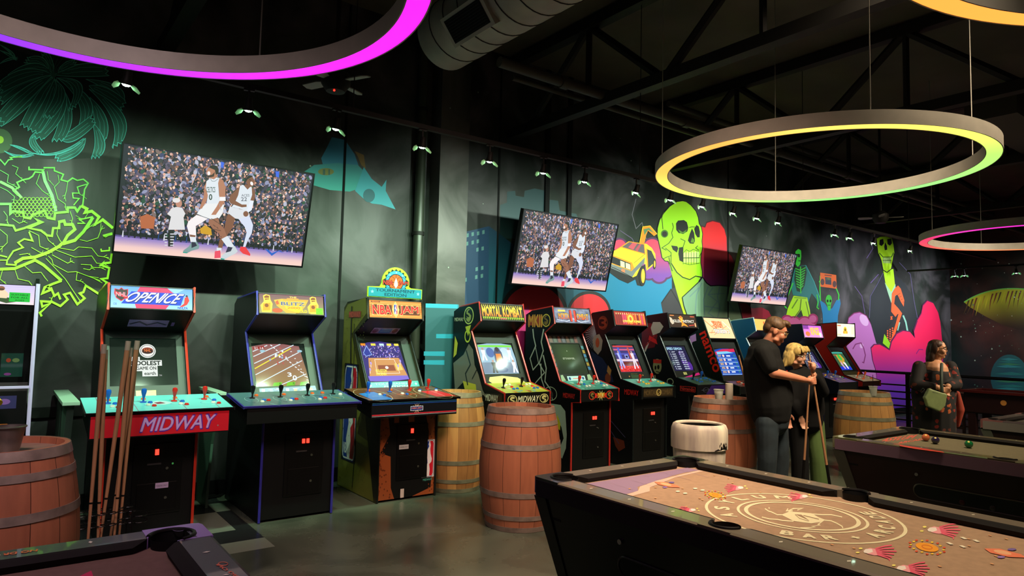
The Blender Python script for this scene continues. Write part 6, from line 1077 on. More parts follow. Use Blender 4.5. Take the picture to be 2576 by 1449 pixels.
# ------------------------------------------------------------------ wine barrels
def stave_mat(key, c1, c2, n=22):
    m = bpy.data.materials.new(key); m.use_nodes = True; nt = m.node_tree; b = nt.nodes['Principled BSDF']; N = nt.nodes.new; L = nt.links.new
    tc = N('ShaderNodeTexCoord'); s = N('ShaderNodeSeparateXYZ'); L(tc.outputs['Object'], s.inputs[0]); at = N('ShaderNodeMath'); at.operation = 'ARCTAN2'; L(s.outputs[0], at.inputs[0]); L(s.outputs[1], at.inputs[1])
    ml = N('ShaderNodeMath'); ml.operation = 'MULTIPLY'; ml.inputs[1].default_value = n/(2*PI); L(at.outputs[0], ml.inputs[0]); fl = N('ShaderNodeMath'); fl.operation = 'FLOOR'; L(ml.outputs[0], fl.inputs[0]); fr = N('ShaderNodeMath'); fr.operation = 'FRACT'; L(ml.outputs[0], fr.inputs[0])
    wn = N('ShaderNodeTexWhiteNoise'); wn.noise_dimensions = '1D'; L(fl.outputs[0], wn.inputs['W']); nz = N('ShaderNodeTexNoise'); mp = N('ShaderNodeMapping'); mp.inputs['Scale'].default_value = (14, 14, 1.5); L(tc.outputs['Object'], mp.inputs[0]); L(mp.outputs[0], nz.inputs['Vector']); nz.inputs['Scale'].default_value = 2.2; nz.inputs['Detail'].default_value = 7
    ad = N('ShaderNodeMath'); ad.operation = 'ADD'; L(wn.outputs[0], ad.inputs[0]); L(nz.outputs[0], ad.inputs[1]); mr = N('ShaderNodeMapRange'); mr.inputs['From Min'].default_value = .3; mr.inputs['From Max'].default_value = 1.6; L(ad.outputs[0], mr.inputs[0])
    mx = N('ShaderNodeMix'); mx.data_type = 'RGBA'; L(mr.outputs[0], mx.inputs[0]); mx.inputs[6].default_value = rgba(c1); mx.inputs[7].default_value = rgba(c2)
    lt = N('ShaderNodeMath'); lt.operation = 'LESS_THAN'; lt.inputs[1].default_value = .024; L(fr.outputs[0], lt.inputs[0]); m2 = N('ShaderNodeMix'); m2.data_type = 'RGBA'; L(lt.outputs[0], m2.inputs[0]); L(mx.outputs[2], m2.inputs[6]); m2.inputs[7].default_value = rgba((66, 36, 24)); L(m2.outputs[2], b.inputs['Base Color'])
    b.inputs['Roughness'].default_value = .5; bp = N('ShaderNodeBump'); bp.inputs['Strength'].default_value = .15; L(nz.outputs[0], bp.inputs['Height']); L(bp.outputs[0], b.inputs['Normal']); return m
STV_R = stave_mat('red_oak_staves', (186, 116, 82), (136, 80, 58), 15); STV_Y = stave_mat('pale_oak_staves', (200, 150, 84), (146, 100, 54), 18)
HOOP_R = mat('hoop_dark', (150, 134, 122), .45, .2, noise=.4, scale=12); HOOP_Y = mat('hoop_pale', (150, 150, 122), .4, .4, noise=.35, scale=12); HEADW = mat('barrel_head', (150, 124, 104), .6, noise=.3, scale=5, stretch=(1, 8, 1))
BH = .95
def brad(z): u = (z-BH/2)/(BH/2); return .335-.057*u*u-.010*abs(u)
def make_barrel(stv, hoop):
    t = empty('wine_barrel', (0, 0, 0)); bm = B(); zs = [BH*k/18 for k in range(19)]
    lathe(bm, [(brad(z), z) for z in zs]+[(brad(BH)-.022, BH), (brad(BH)-.026, BH-.035)], n=44); obj('staves', bm, stv, t, True, at=(0, 0, 0))
    bm = B(); lathe(bm, [(0, BH-.032), (brad(BH)-.024, BH-.032)], n=36); obj('barrel_head', bm, HEADW, t, at=(0, 0, 0)); bm = B(); lathe(bm, [(0, .03), (brad(0)-.004, .03)], n=36); obj('barrel_head', bm, HEADW, t, at=(0, 0, 0))
    for z0, z1 in ((.905, .955), (.815, .855), (.635, .68), (.27, .315), (.095, .135), (-.003, .045)):
        z0, z1 = max(.002, z0*BH/.95), z1*BH/.95-.004; bm = B(); lathe(bm, [(brad(z0)+.001, z0), (brad(z0)+.004, z0), (brad(z1)+.004, z1), (brad(z1)+.001, z1)], n=44, close=True); obj('hoop', bm, hoop, t, True, at=(0, 0, 0))
    return t
BR, BYL = make_barrel(STV_R, HOOP_R), make_barrel(STV_Y, HOOP_Y)
bar_list = [(BR, 3.43, 4.38, 'reddish wine barrel nearest the camera in the middle aisle, its top empty'), (BYL, 3.655, 5.73, 'pale yellow wine barrel between the basketball cabinet and the first fighting cabinet'), (BR, 5.77, 4.12, 'reddish wine barrel with cups on top behind the white trash can'),
            (BYL, 8.19, 3.87, 'pale wine barrel with one drink on top in front of the red cabinet'), (BR, 0.033, 4.048, 'reddish wine barrel at the left border with a metal bucket on top')]
used = set(); BARS = []
for src, x, y, lb in bar_list:
    o = src if src.name not in used else copy_tree(src); used.add(src.name); o.location = (x, y, 0); o.rotation_euler = (0, 0, rnd.uniform(0, 6)); tag(o, lb, 'barrel', 'wine barrels used as tables'); BARS.append(o)
BARS[1].scale = (.92, .92, 1)
def brp(i, dx=0, dy=0): o = BARS[i]; return Vector((o.location.x+dx, o.location.y+dy, BH-.031))
PLAST = mat('clear_plastic', (205, 210, 196), .25, alpha=.55); TIN = mat('tin_bucket', (150, 144, 138), .3, .8, noise=.2, scale=10)
def cup(p, h, r0, r1, m, label, cat='cup', straw=False, group=None, full=None):
    t = empty('plastic_cup' if cat == 'cup' else 'metal_bucket', p, label, cat, group); bm = B(); lathe(bm, [(0, .001), (r0, .001), (r1, h), (r1+.003, h), (r1+.002, h-.006), (r1-.002, h-.006), (r0-.002, .006), (0, .006)], p, 22); obj('cup_body', bm, m, t, True)
    bm = B(); lathe(bm, [(r1, h-.006), (r1+.005, h-.003), (r1+.005, h+.002), (r1, h+.003)], p, 22, close=True); obj('rim', bm, m, t, True)
    if full: bm = B(); lathe(bm, [(0, .008), (r0-.004, .008), (r1*.8+r0*.2-.004, h*.7), (0, h*.7)], p, 18); obj('drink', bm, full, t, True)
    if straw: bm = B(); tube(bm, [p+Vector((0, 0, .012)), p+Vector((.015, .01, h*2.2))], .003, 6); obj('straw', bm, BLACK, t)
    return t
g = onZ(1808, 1003, BH); cup(brp(2, g.x-5.77, g.y-4.12), .12, .032, .045, PLAST, 'clear plastic cup with writing on the barrel, left of the white paper roll', full=mat('ice_drink', (190, 180, 160), .4))
q = empty('paper_roll', brp(2, .05, -.05), 'white paper roll standing on the barrel beside the plastic cup', 'roll'); bm = B(); lathe(bm, [(0, 0), (.037, 0), (.037, .17), (.033, .172), (.018, .172), (.018, .02), (0, .02)], brp(2, .05, -.05), 22); obj('roll', bm, mat('white_paper', (214, 205, 188), .8), q, True)
cup(brp(3, -.18, -.19), .11, .032, .045, PLAST, 'plastic cup with a straw on the far right barrel', straw=True, full=mat('ice_drink', (190, 180, 160), .4))
g = onZ(18, 1140, BH-.03); bk = cup(brp(4, g.x-(0.033), g.y-(4.048)), .125, .045, .066, TIN, 'small tin bucket on the leftmost barrel', cat='bucket')
o = obj('candle', lathe(B(), [(0, 0), (.009, 0), (.009, .01), (0, .012)], brp(4, .0, -.03)+Vector((0, 0, 0)), 8), mat('orange_glow', (255, 130, 40), emit=1.5), None); bpy.data.objects.remove(o)
g = onZ(62, 1134, BH); tag(obj('chalk_cube', box(B(), g.x-.012, g.x+.012, g.y-.012, g.y+.012, BH-.031, BH-.009), mat('chalk', (170, 140, 190), .9), bevel=.002), 'small lilac chalk cube on the leftmost barrel', 'chalk')
# ash stain marks and bung label are part of the barrels' paint
tag(obj('round_sticker', lathe(B(), [(0, 0), (.02, 0), (.02, .001), (0, .001)], (0, 0, 0), 16, M=Matrix.Translation((5.77-.19, 4.12-.2205, .905)) @ Matrix.Rotation(math.radians(40), 4, 'Z') @ Matrix.Rotation(PI/2, 4, 'X')), mat('sticker_pale', (190, 180, 150), .5), at=None), 'small pale round sticker on the top band of the barrel with cups', 'sticker')

# ------------------------------------------------------------------ trash can
tx, ty = 4.86, 3.70
tc_ = empty('trash_can', (tx, ty, 0), 'cream trash can streaked with grey stains beside the reddish barrel', 'trash can')
CREAM = mat('stained_cream_plastic', (240, 232, 206), .5, noise=.55, scale=5, stretch=(2.2, 2.2, .3), col2=(176, 164, 156))
bm = B(); lathe(bm, [(0, .0), (.185, .0), (.195, .02), (.222, .60), (.222, .62), (0, .62)], (tx, ty, .002), 36); obj('can_body', bm, CREAM, tc_, True)
bm = B(); lathe(bm, [(.224, .595), (.238, .595), (.240, .70), (.236, .760), (.222, .793), (.204, .803), (.188, .792), (.182, .70), (.0, .70)], (tx, ty, 0), 36); obj('lid', bm, CREAM, tc_, True)
bm = B(); lathe(bm, [(0, .706), (.1795, .706), (.1795, .782)], (tx, ty, 0), 30); obj('liner_bag', bm, BLACKM, tc_)
a = Art(lambda u, v: (Vector((tx+.2415*math.cos(u), ty+.2415*math.sin(u), v)), Vector((math.cos(u), math.sin(u), 0))), eps=.0006)
a.poly([(x_-1.1, z_) for x_, z_ in [(-.86, .60), (-.70, .615), (-.60, .605), (-.55, .64), (-.48, .615), (-.40, .66), (-.30, .625), (-.18, .635), (-.18, .598), (-.4, .596), (-.8, .597)]], (18, 16, 16)); 
for k in range(8): a.ell(-1.72+k*.055, .64+.02*math.sin(k*2.2), .018, .012, (18, 16, 16), 8)
a.obj('burnt_patch', DECAL, tc_)

# ------------------------------------------------------------------ pool tables
ZT = .797
def felt_art(kind):
    def F(a):
        pass
    return F
def pool_table(x0, y1, label, cloth_c, rail_c, side_c, trim_c, W=1.21, L=2.23, cap=(30, 28, 26), art=None, trim2=None, rail_top=None):
    x1, y0 = x0+W, y1-L; cx_, cy_ = (x0+x1)/2, (y0+y1)/2; t = empty('pool_table', (cx_, cy_, 0), label, 'pool table', 'pool tables in a row')
    rw, nose = .115, .045; zc = .762
    railm = mat('rail_%d%d%d' % rail_c, rail_c, .35, coat=.3); sm = mat('poolside_%d%d%d' % side_c, side_c, .28, noise=.2, scale=4); tm = mat('trim_%d%d%d' % trim_c, trim_c, .25, .5); capm = mat('cap_%d%d%d' % cap, cap, .3, coat=.4); cm = mat('cloth_%d%d%d' % cloth_c, cloth_c, .95, noise=.12, scale=30)
    cush = mat('cushion_dark', (24, 22, 20), .9); PB = mat('pocket_black', (4, 4, 4), .7)
    ix0, ix1, iy0, iy1 = x0+rw, x1-rw, y0+rw, y1-rw
    obj('playing_cloth', box(B(), ix0-.02, ix1+.02, iy0-.02, iy1+.02, zc-.03, zc), cm, t)
    # tapered body
    bm = B(); lo, hi = (.20, .72); ins = .10
    V = [bm.verts.new(v) for v in ((x0+.012, y0+.012, hi), (x1-.012, y0+.012, hi), (x1-.012, y1-.012, hi), (x0+.012, y1-.012, hi), (x0+ins, y0+ins*1.6, lo), (x1-ins, y0+ins*1.6, lo), (x1-ins, y1-ins*1.6, lo), (x0+ins, y1-ins*1.6, lo))]
    for f in ((4, 5, 6, 7), (0, 1, 5, 4), (1, 2, 6, 5), (2, 3, 7, 6), (3, 0, 4, 7)): bm.faces.new([V[i] for i in f])
    body = obj('table_body', bm, sm, t)
    for sx in (0, 1):
        for sy in (0, 1):
            X, Y = (x0+.16, x1-.16)[sx], (y0+.24, y1-.24)[sy]; obj('leg', box(B(), X-.06, X+.06, Y-.06, Y+.06, .03, .199), sm, t, bevel=.006)
            bm = B(); lathe(bm, [(0, .001), (.05, .001), (.05, .02), (.02, .03), (0, .03)], (X, Y, 0), 14); obj('levelling_foot', bm, DARKM, t, True)
    # corner edge trims running down the body
    for sx, sy in ((0, 1), (1, 1), (0, 0), (1, 0)):
        xa, xb = ((x0+.010, x0+ins-.002), (x1-.010, x1-ins+.002))[sx]; ya, yb = ((y0+.010, y0+ins*1.6-.002), (y1-.010, y1-ins*1.6+.002))[sy]
        bm = B(); s_, q_ = (-1, 1)[sx], (-1, 1)[sy]; w1, w2 = .085, .065
        A_ = [Vector((xa, ya, .70)), Vector((xb, yb, .205))]; P = []
        for p_, w3 in zip(A_, (w1, w2)): P.append([p_+Vector((-s_*w3, q_*.004, 0)), p_+Vector((s_*.004, q_*.004, 0)), p_+Vector((s_*.004, -q_*w3, 0)), p_+Vector((-s_*.004, -q_*w3, 0)), p_+Vector((-s_*.004, -q_*.004, 0)), p_+Vector((-s_*w3, -q_*.004, 0))])
        R1 = [bm.verts.new(v) for v in P[0]]; R2 = [bm.verts.new(v) for v in P[1]]
        for k in range(6): bm.faces.new((R1[k], R1[(k+1) % 6], R2[(k+1) % 6], R2[k]))
        bm.faces.new(R1); bm.faces.new(R2[::-1]); obj('corner_trim', bm, tm, t)
    # rails: six pieces with pocket gaps; cushions slope down to the nose
    def rail(pa, pb, inw, c0, c1, name='rail'):
        # pa->pb along the rail on the outer edge; inw = inward unit vector; c0/c1 = pocket mitres
        d = (pb-pa).normalized(); bm = B()
        prof = [(0, .715), (0, ZT-.006), (.012, ZT), (rw-.004, ZT), (rw-.004, .735), (.02, .715)]
        A1 = [bm.verts.new(pa+inw*o_+Vector((0, 0, z_))) for o_, z_ in prof]; A2 = [bm.verts.new(pb+inw*o_+Vector((0, 0, z_))) for o_, z_ in prof]; n = len(prof)
        for k in range(n): bm.faces.new((A1[k], A1[(k+1) % n], A2[(k+1) % n], A2[k]))
        bm.faces.new(A1); bm.faces.new(A2[::-1]); r_ = obj(name, bm, railm, t)
        bm = B(); cp_ = [(rw-.004, ZT-.0005, 0), (rw+.012, ZT-.002, .2), (rw+nose, ZT-.012, 1), (rw+nose-.008, zc+.002, .95), (rw-.004, zc+.002, 0)]
        A1 = [bm.verts.new(pa+d*(c0*m_)+inw*o_+Vector((0, 0, z_))) for o_, z_, m_ in cp_]; A2 = [bm.verts.new(pb-d*(c1*m_)+inw*o_+Vector((0, 0, z_))) for o_, z_, m_ in cp_]; n = len(cp_)
        for k in range(n): bm.faces.new((A1[k], A1[(k+1) % n], A2[(k+1) % n], A2[k]))
        bm.faces.new(A1); bm.faces.new(A2[::-1]); obj('cushion', bm, [cush if sum(cloth_c) > 300 else cush][0], r_)
        return r_
    cg, sg = .195, .075; up = Vector((0, 0, 0))
    Vv = lambda x, y: Vector((x, y, 0)); DM = mat('diamond_inlay', (235, 230, 205), .3)
    R = [(Vv(x0+cg, y1), Vv(x1-cg, y1), Vv(0, -1), 3), (Vv(x0+cg, y0), Vv(x1-cg, y0), Vv(0, 1), 3)]
    for X, inw in ((x0, Vv(1, 0)), (x1, Vv(-1, 0))): R += [(Vv(X, cy_+sg), Vv(X, y1-cg), inw, 3), (Vv(X, y0+cg), Vv(X, cy_-sg), inw, 3)]
    for pa, pb, inw, nd in R:
        r_ = rail(pa, pb, inw, .05, .05)
        horiz = abs(inw.y) > .5
        for k in range(3):
            if horiz: q = Vv(cx_+(k-1)*.2477, (pa.y)+inw.y*.058)
            else: q = Vv(pa.x+inw.x*.062, (cy_+(k+1)*.2477) if pa.y > cy_-.2 and pb.y > cy_ else (cy_-(k+1)*.2477))
            bm = B(); dx_, dy_ = (.005, .010) if horiz else (.010, .005); vs = [bm.verts.new(q+Vector((a_, b_, ZT+.0012))) for a_, b_ in ((dx_*1.3, 0), (0, dy_*1.3), (-dx_*1.3, 0), (0, -dy_*1.3))]; bm.faces.new(vs); obj('diamond', bm, DM, r_)
    # corner caps with round pockets, side pockets
    def pocket(px_, py_, corner):
        t2 = None; r = .067 if corner else .056
        bm = B(); lathe(bm, [(r, ZT-.002), (r-.004, zc-.02), (r-.014, zc-.12), (0, zc-.13)], (px_, py_, 0), 24); o_ = obj('pocket', bm, PB, t, True)
        bm = B(); sx, sy = (1 if px_ > cx_ else -1), (1 if py_ > cy_ else -1)
        a0 = math.atan2(sy, sx) if corner else (0 if sx > 0 else PI); span = 2.05 if corner else 1.45
        pts = [(px_+(r+.006)*math.cos(a0+span*(k/16*2-1)), py_+(r+.006)*math.sin(a0+span*(k/16*2-1)), ZT+.001) for k in range(17)]; tube(bm, pts, .008, 8); obj('pocket_rim', bm, mat('pocket_rubber', (16, 15, 15), .45), o_, True)
        return o_
    for sx, sy in ((0, 0), (1, 0), (0, 1), (1, 1)):
        X, Y = (x0, x1)[sx], (y0, y1)[sy]; ex, ey = (1, -1)[sx], (1, -1)[sy]; px_, py_ = X+ex*.120, Y+ey*.120; pocket(px_, py_, True)
        bm = B(); out = [(X+ex*.03, Y), (X+ex*cg, Y), (X+ex*cg, Y+ey*rw)]
        g0, g1 = math.atan2(Y+ey*rw-py_, X+ex*cg-px_), math.atan2(Y+ey*cg-py_, X+ex*rw-px_)
        am = math.atan2(-ey, -ex); d0 = (g0-am+PI) % (2*PI)-PI; d1 = (g1-am+PI) % (2*PI)-PI
        arc = [(px_+.073*math.cos(am+d0+(d1-d0)*k/12), py_+.073*math.sin(am+d0+(d1-d0)*k/12)) for k in range(13)]
        out += arc+[(X+ex*rw, Y+ey*cg), (X, Y+ey*cg), (X, Y+ey*.03), (X+ex*.008, Y+ey*.008)]
        prism(bm, out, .715, ZT+.001, 'z'); obj('corner_cap', bm, capm, t)
        obj('pocket_floor', box(B(), *sorted((X+ex*.03, X+ex*.19)), *sorted((Y+ey*.03, Y+ey*.19)), .60, .62), PB, t)
    for X, ex in ((x0, 1), (x1, -1)):
        px_ = X+ex*.085; pocket(px_, cy_, False); bm = B(); arc = [(px_+ex*-.060*math.cos(g_), cy_+.060*math.sin(g_)) for g_ in [math.radians(k) for k in range(-80, 81, 16)]]
        prism(bm, [(X, cy_-sg), (X+ex*.10, cy_-sg)]+arc+[(X+ex*.10, cy_+sg), (X, cy_+sg)], .715, ZT, 'z'); obj('side_cap', bm, railm, t)
    # outer trim band
    for (a_, b_, c_, d_) in ((x0-.004, x0+.001, y0+.03, y1-.03), (x1-.001, x1+.004, y0+.03, y1-.03), (x0+.03, x1-.03, y1-.001, y1+.004), (x0+.03, x1-.03, y0-.004, y0+.001)): obj('edge_band', box(B(), a_, b_, c_, d_, .705, ZT-.012), mat('band_%d%d%d' % (trim2 or trim_c), (trim2 or trim_c), .3, .3), t)
    # ball return window on the left side (faces the camera) and coin lock
    xs = lambda z: x0+.012+(ins-.012)*(.72-z)/.52
    bm = B(); n_ = Vector((-1, 0, -.17)).normalized(); zc1, zc2 = .545, .445; yA, yB = y1-.62, y1-1.75; ring_ = []
    for k in range(13): g_ = PI/2+PI*k/12; ring_.append((yA-.05*math.cos(g_)*-1*-1, .495+.05*math.sin(g_)))
    loop = [(yA+.05*math.cos(math.radians(90-180*k/10)), .495+.05*math.sin(math.radians(90-180*k/10))) for k in range(11)]+[(yB-.05*math.cos(math.radians(-90+180*k/10)), .495+.05*math.sin(math.radians(-90+180*k/10))) for k in range(11)]
    w_ = obj('ball_window', None or _loop_fill([(xs(z)-.002, y, z) for y, z in loop]), mat('window_black', (5, 6, 8), .1), body)
    bm = B(); tube(bm, [(xs(z)-.004, y, z) for y, z in loop], .005, 6, closed=True); obj('window_frame', bm, tm if sum(trim_c) > 150 else mat('frame_dark', (60, 56, 56), .3, .5), w_, True)
    bm = B(); tube(bm, [(xs(.61)-.012, y1-.60, .61), (xs(.61)+.01, y1-.60, .61)], .012, 12); obj('lock', bm, CHROME, body, True)
    rb = random.Random(int(x0*10))
    for k, c_ in enumerate(((60, 26, 14), (44, 44, 40), (14, 40, 26), (54, 16, 16))): obj('captured_ball', ball(B(), (xs(.47)-.004, yA-.25-.11*k*1.6, .468), .018, 10, s=(.35, 1, 1)), mat('ballback_%d' % k, c_, .3), w_)
    if art: art(t, (x0, x1, y0, y1), zc)
    return t
def _loop_fill(pts):
    bm = B(); vs = [bm.verts.new(p) for p in pts]; bm.faces.new(vs); return bm
def cloth_fn(z): return lambda x, y: (Vector((x, y, z+.0008)), Vector((0, 0, 1)))
def artA(t, r, zc):
    x0, x1, y0, y1 = r; a = Art(cloth_fn(zc), eps=.0003); cx_, cy_ = 2.855, 1.63
    px = Art(lambda x, y: (onZ(x, y, zc+.0008), Vector((0, 0, 1))), eps=.0003, off=(1320, 1130, 5.152))
    CRM = (236, 226, 180)
    # pale strip painted across the head of the table
    a.poly([(x0+.14, y1-.165), (x1-.16, y1-.165), (x1-.16, y1-.25), (x1-.30, y1-.25), (x1-.42, y1-.27), (x1-.60, y1-.31), (x0+.40, y1-.36), (x0+.34, y1-.42), (x0+.17, y1-.45)], (150, 126, 150)); a.up(); a.poly([(x1-.16, y1-.25), (x1-.16, y1-.28), (x1-.45, y1-.31), (x1-.62, y1-.36), (x0+.45, y1-.40), (x0+.38, y1-.46), (x0+.17, y1-.49), (x0+.17, y1-.46), (x0+.34, y1-.42), (x0+.42, y1-.36), (x1-.60, y1-.31)], (216, 184, 160)); a.up()
    for k in range(6): a.line([(x0+.2+k*.15, y1-.17), (x0+.18+k*.15, y1-.40)], .003, (170, 146, 160))
    # emblem
    ctr = Vector((cx_, cy_)); 
    def rg(rad, w_): a.line([(cx_+rad*math.cos(2*PI*k/64), cy_+rad*math.sin(2*PI*k/64)) for k in range(64)], w_, CRM, True)
    Rr = .400; rg(Rr, .013); rg(.262, .012); rg(.228, .017)
    def letter(ch, px_, py_, h, w_, flip):
        p = onZ(1800+px_/5.152, 1130+py_/5.152, zc); d = Vector((p.x-cx_, p.y-cy_)); g_ = math.atan2(d.y, d.x); rad = .332; u_ = Vector((math.cos(g_), math.sin(g_))); tg = Vector((u_.y, -u_.x))
        if flip: u_, tg = -u_, -tg
        c_ = ctr+Vector((math.cos(g_), math.sin(g_)))*rad; vs, fs = glyphs(ch, 0.); X = [v[0] for v in vs]; Y = [v[1] for v in vs]; bx, by = max(X)-min(X), max(Y)-min(Y); L_ = a.L
        pts = [((c_+tg*(((x-min(X))/bx-.5)*w_)+u_*(((y-min(Y))/by-.5)*h))) for x, y in vs]; [a.raw([(p_.x+dx_, p_.y+dy_) for p_ in pts], fs, CRM) for dx_, dy_ in ((-.004, 0), (.004, 0), (0, -.004), (0, .004), (0, 0))]
    for ch, x, y in (('A', 330, 858), ('S', 290, 785), ('Y', 370, 725), ('L', 525, 698), ('U', 710, 686), ('M', 950, 705)): letter(ch, x, y, .062, .052 if ch != 'M' else .07, False)
    for ch, x, y in (('B', 955, 1060), ('A', 1195, 1092), ('R', 1430, 1115), ('+', 1745, 1122), ('A', 1930, 1085), ('R', 1990, 1035), ('C', 2010, 990), ('A', 1965, 930), ('D', 1860, 880), ('E', 1740, 842)): letter(ch, x, y, .058 if ch != '+' else .03, .045 if ch != '+' else .03, True)
    px.L = 1; px.o = (1800, 1130, 5.152)
    px.poly([(850, 850), (960, 808), (1240, 830), (1330, 880), (1420, 915), (1390, 940), (1240, 962), (1100, 945), (1010, 930), (960, 905)], CRM)
    for l in ([(640, 770), (690, 805), (720, 812), (800, 850), (860, 850)], [(690, 755), (700, 770)], [(600, 880), (700, 905), (810, 912), (870, 925), (1010, 935)], [(980, 820), (940, 800), (1010, 770), (1130, 765), (1060, 790)], [(1240, 840), (1380, 850), (1500, 850), (1640, 880)], [(1410, 920), (1500, 930), (1570, 960), (1640, 1000), (1650, 1025)], [(1380, 940), (1330, 975), (1350, 985), (1250, 1000), (1290, 1010), (1200, 1020), (1100, 1020)], [(940, 770), (920, 800), (1000, 800)]): px.line(l, 14, CRM)
    px.up(); px.poly([(1030, 845), (1220, 930), (1110, 850)], (158, 128, 98)); px.line([(1140, 860), (1340, 910)], 10, (158, 128, 98)); px.line([(1030, 848), (1090, 900), (1210, 935)], 7, (158, 128, 98))
    # little creatures and suns printed on the cloth
    def creature(ox, oy, sc_, k, flip=1):
        C1, C2, C3 = (232, 96, 116), (240, 160, 160), (244, 230, 214); q = lambda pts: [(ox+x*sc_*flip, oy+y*sc_) for x, y in pts]
        px.poly(q([(-60, -10), (-20, -22), (30, -12), (60, 0), (60, 24), (10, 30), (-40, 18)]), C2); px.up(); px.poly(q([(-66, 0), (-50, -14), (-8, -14), (0, 6), (-30, 16), (-60, 12)]), C3)
        for j in range(6): px.line(q([(14+j*3, -16+j*8), (80+j*6, -34+j*17), (160-abs(j-2)*16, -40+j*21)]), 9*sc_, C1)
        px.ell(ox-85*sc_*flip, oy-18*sc_, 14*sc_, 7*sc_, (240, 226, 120), 10); px.ell(ox-105*sc_*flip, oy+10*sc_, 14*sc_, 6*sc_, (240, 226, 120), 10); px.L -= 1
    for ox, oy, s_, f_ in ((290, 500, 1.1, -1), (1120, 612, 1.15, -1)): creature(ox, oy, s_, 0, f_)
    px.o = (1320, 1130, 5.152); creature(2150, 790, 1.0, 0, -1)
    px.o = (2076, 1168, 5.152)
    for ox, oy, s_ in ((1450, 850, 1.9), (620, 1130, 1.9), (1050, 1350, 1.9)): creature(ox, oy, s_, 0, 1)
    def sun(ox, oy, s_):
        px.ell(ox, oy, 90*s_, 32*s_, (240, 160, 40), 16, rot=.2); px.up(); px.ring(ox, oy, 40*s_, 14*s_, 6*s_, (214, 110, 30), 16, rot=.2); px.L -= 1
        for k in range(20): g_ = 2*PI*k/20; px.ell(ox+(125+12*(k % 2))*s_*math.cos(g_), oy+(46+6*(k % 2))*s_*math.sin(g_)+20*s_*math.cos(g_), 12*s_, 6*s_, ((240, 200, 60), (225, 90, 50))[k % 2], 7)
    sun(1320, 1080, 1.7); px.o = (1320, 1130, 5.152); sun(2470, 600, 1.0)
    def rocket(ox, oy, s_, f_):
        px.poly([(ox-120*s_*f_, oy-26*s_), (ox-20*s_*f_, oy-24*s_), (ox+120*s_*f_, oy+12*s_), (ox+150*s_*f_, oy+34*s_), (ox+40*s_*f_, oy+30*s_), (ox-80*s_*f_, oy+2*s_)], (236, 130, 90)); px.up(); px.ell(ox, oy, 60*s_, 12*s_, (240, 180, 130), 12, rot=.2*f_); px.L -= 1; px.ell(ox+60*s_*f_, oy-20*s_, 30*s_, 8*s_, (120, 100, 160), 8); px.ell(ox-10*s_*f_, oy+30*s_, 26*s_, 8*s_, (150, 120, 180), 8)
    rocket(1830, 460, 1.25, 1); px.o = (2076, 1168, 5.152); rocket(2300, 1150, 2.0, 1)
    for (ox, oy) in ((1790, 962), (1955, 998), (1610, 1032), (1780, 1072)): px.poly([(ox-50, oy-12), (ox, oy-14), (ox+56, oy+14), (ox+10, oy+16)], (238, 230, 200))
    px.o = (1320, 1130, 5.152)
    for (ox, oy) in ((1985, 552), (2080, 577), (2210, 514), (2305, 536)): px.ell(ox, oy, 30, 9, (238, 230, 200), 8)
    rr_ = random.Random(40)
    for k in range(40): x, y = rr_.uniform(x0+.2, x1-.2), rr_.uniform(y0+.2, y1-.3); (abs(Vector((x-cx_, y-cy_)).length-.2) > .22) and a.ell(x, y, .010, .006, (214, 160, 110), 7, rot=.5)
    a.obj('cloth_print', CLOTHM, t); px.obj('cloth_print', CLOTHM, t)
def artB(t, r, zc):
    px = Art(lambda x, y: (onZ(x, y, zc+.0008), Vector((0, 0, 1))), eps=.0003); c_ = (200, 84, 70)
    def txt(s, quad_, c_):
        (ax, ay), (bx, by), (cx2, cy2) = quad_; vs, fs = glyphs(s, 0.); X = [v[0] for v in vs]; Y = [v[1] for v in vs]; pts = []
        for x, y in vs: u = (x-min(X))/(max(X)-min(X)); v = (y-min(Y))/(max(Y)-min(Y)); pts.append((cx2+(bx-ax)*u+(ax-cx2)*v, cy2+(by-ay)*u+(ay-cy2)*v))
        [px.raw([(x+d_, y) for x, y in pts], fs, c_) for d_ in (-.8, 0, .8)]
    txt('ASYLUM', ((2228, 1102), (2308, 1093), (2214, 1112)), c_); txt('ARCADE', ((2262, 1112), (2334, 1100), (2258, 1117)), c_); px.obj('cloth_print', CLOTHM, t)
    qx = Art(lambda x, y: (onZ(x, y, ZT+.0012), Vector((0, 0, 1))), eps=.0003); qx.poly([(2262, 1119), (2300, 1124), (2372, 1136), (2376, 1139), (2300, 1129), (2264, 1122)], (214, 70, 50)); qx.obj('rail_print', DECAL, t)
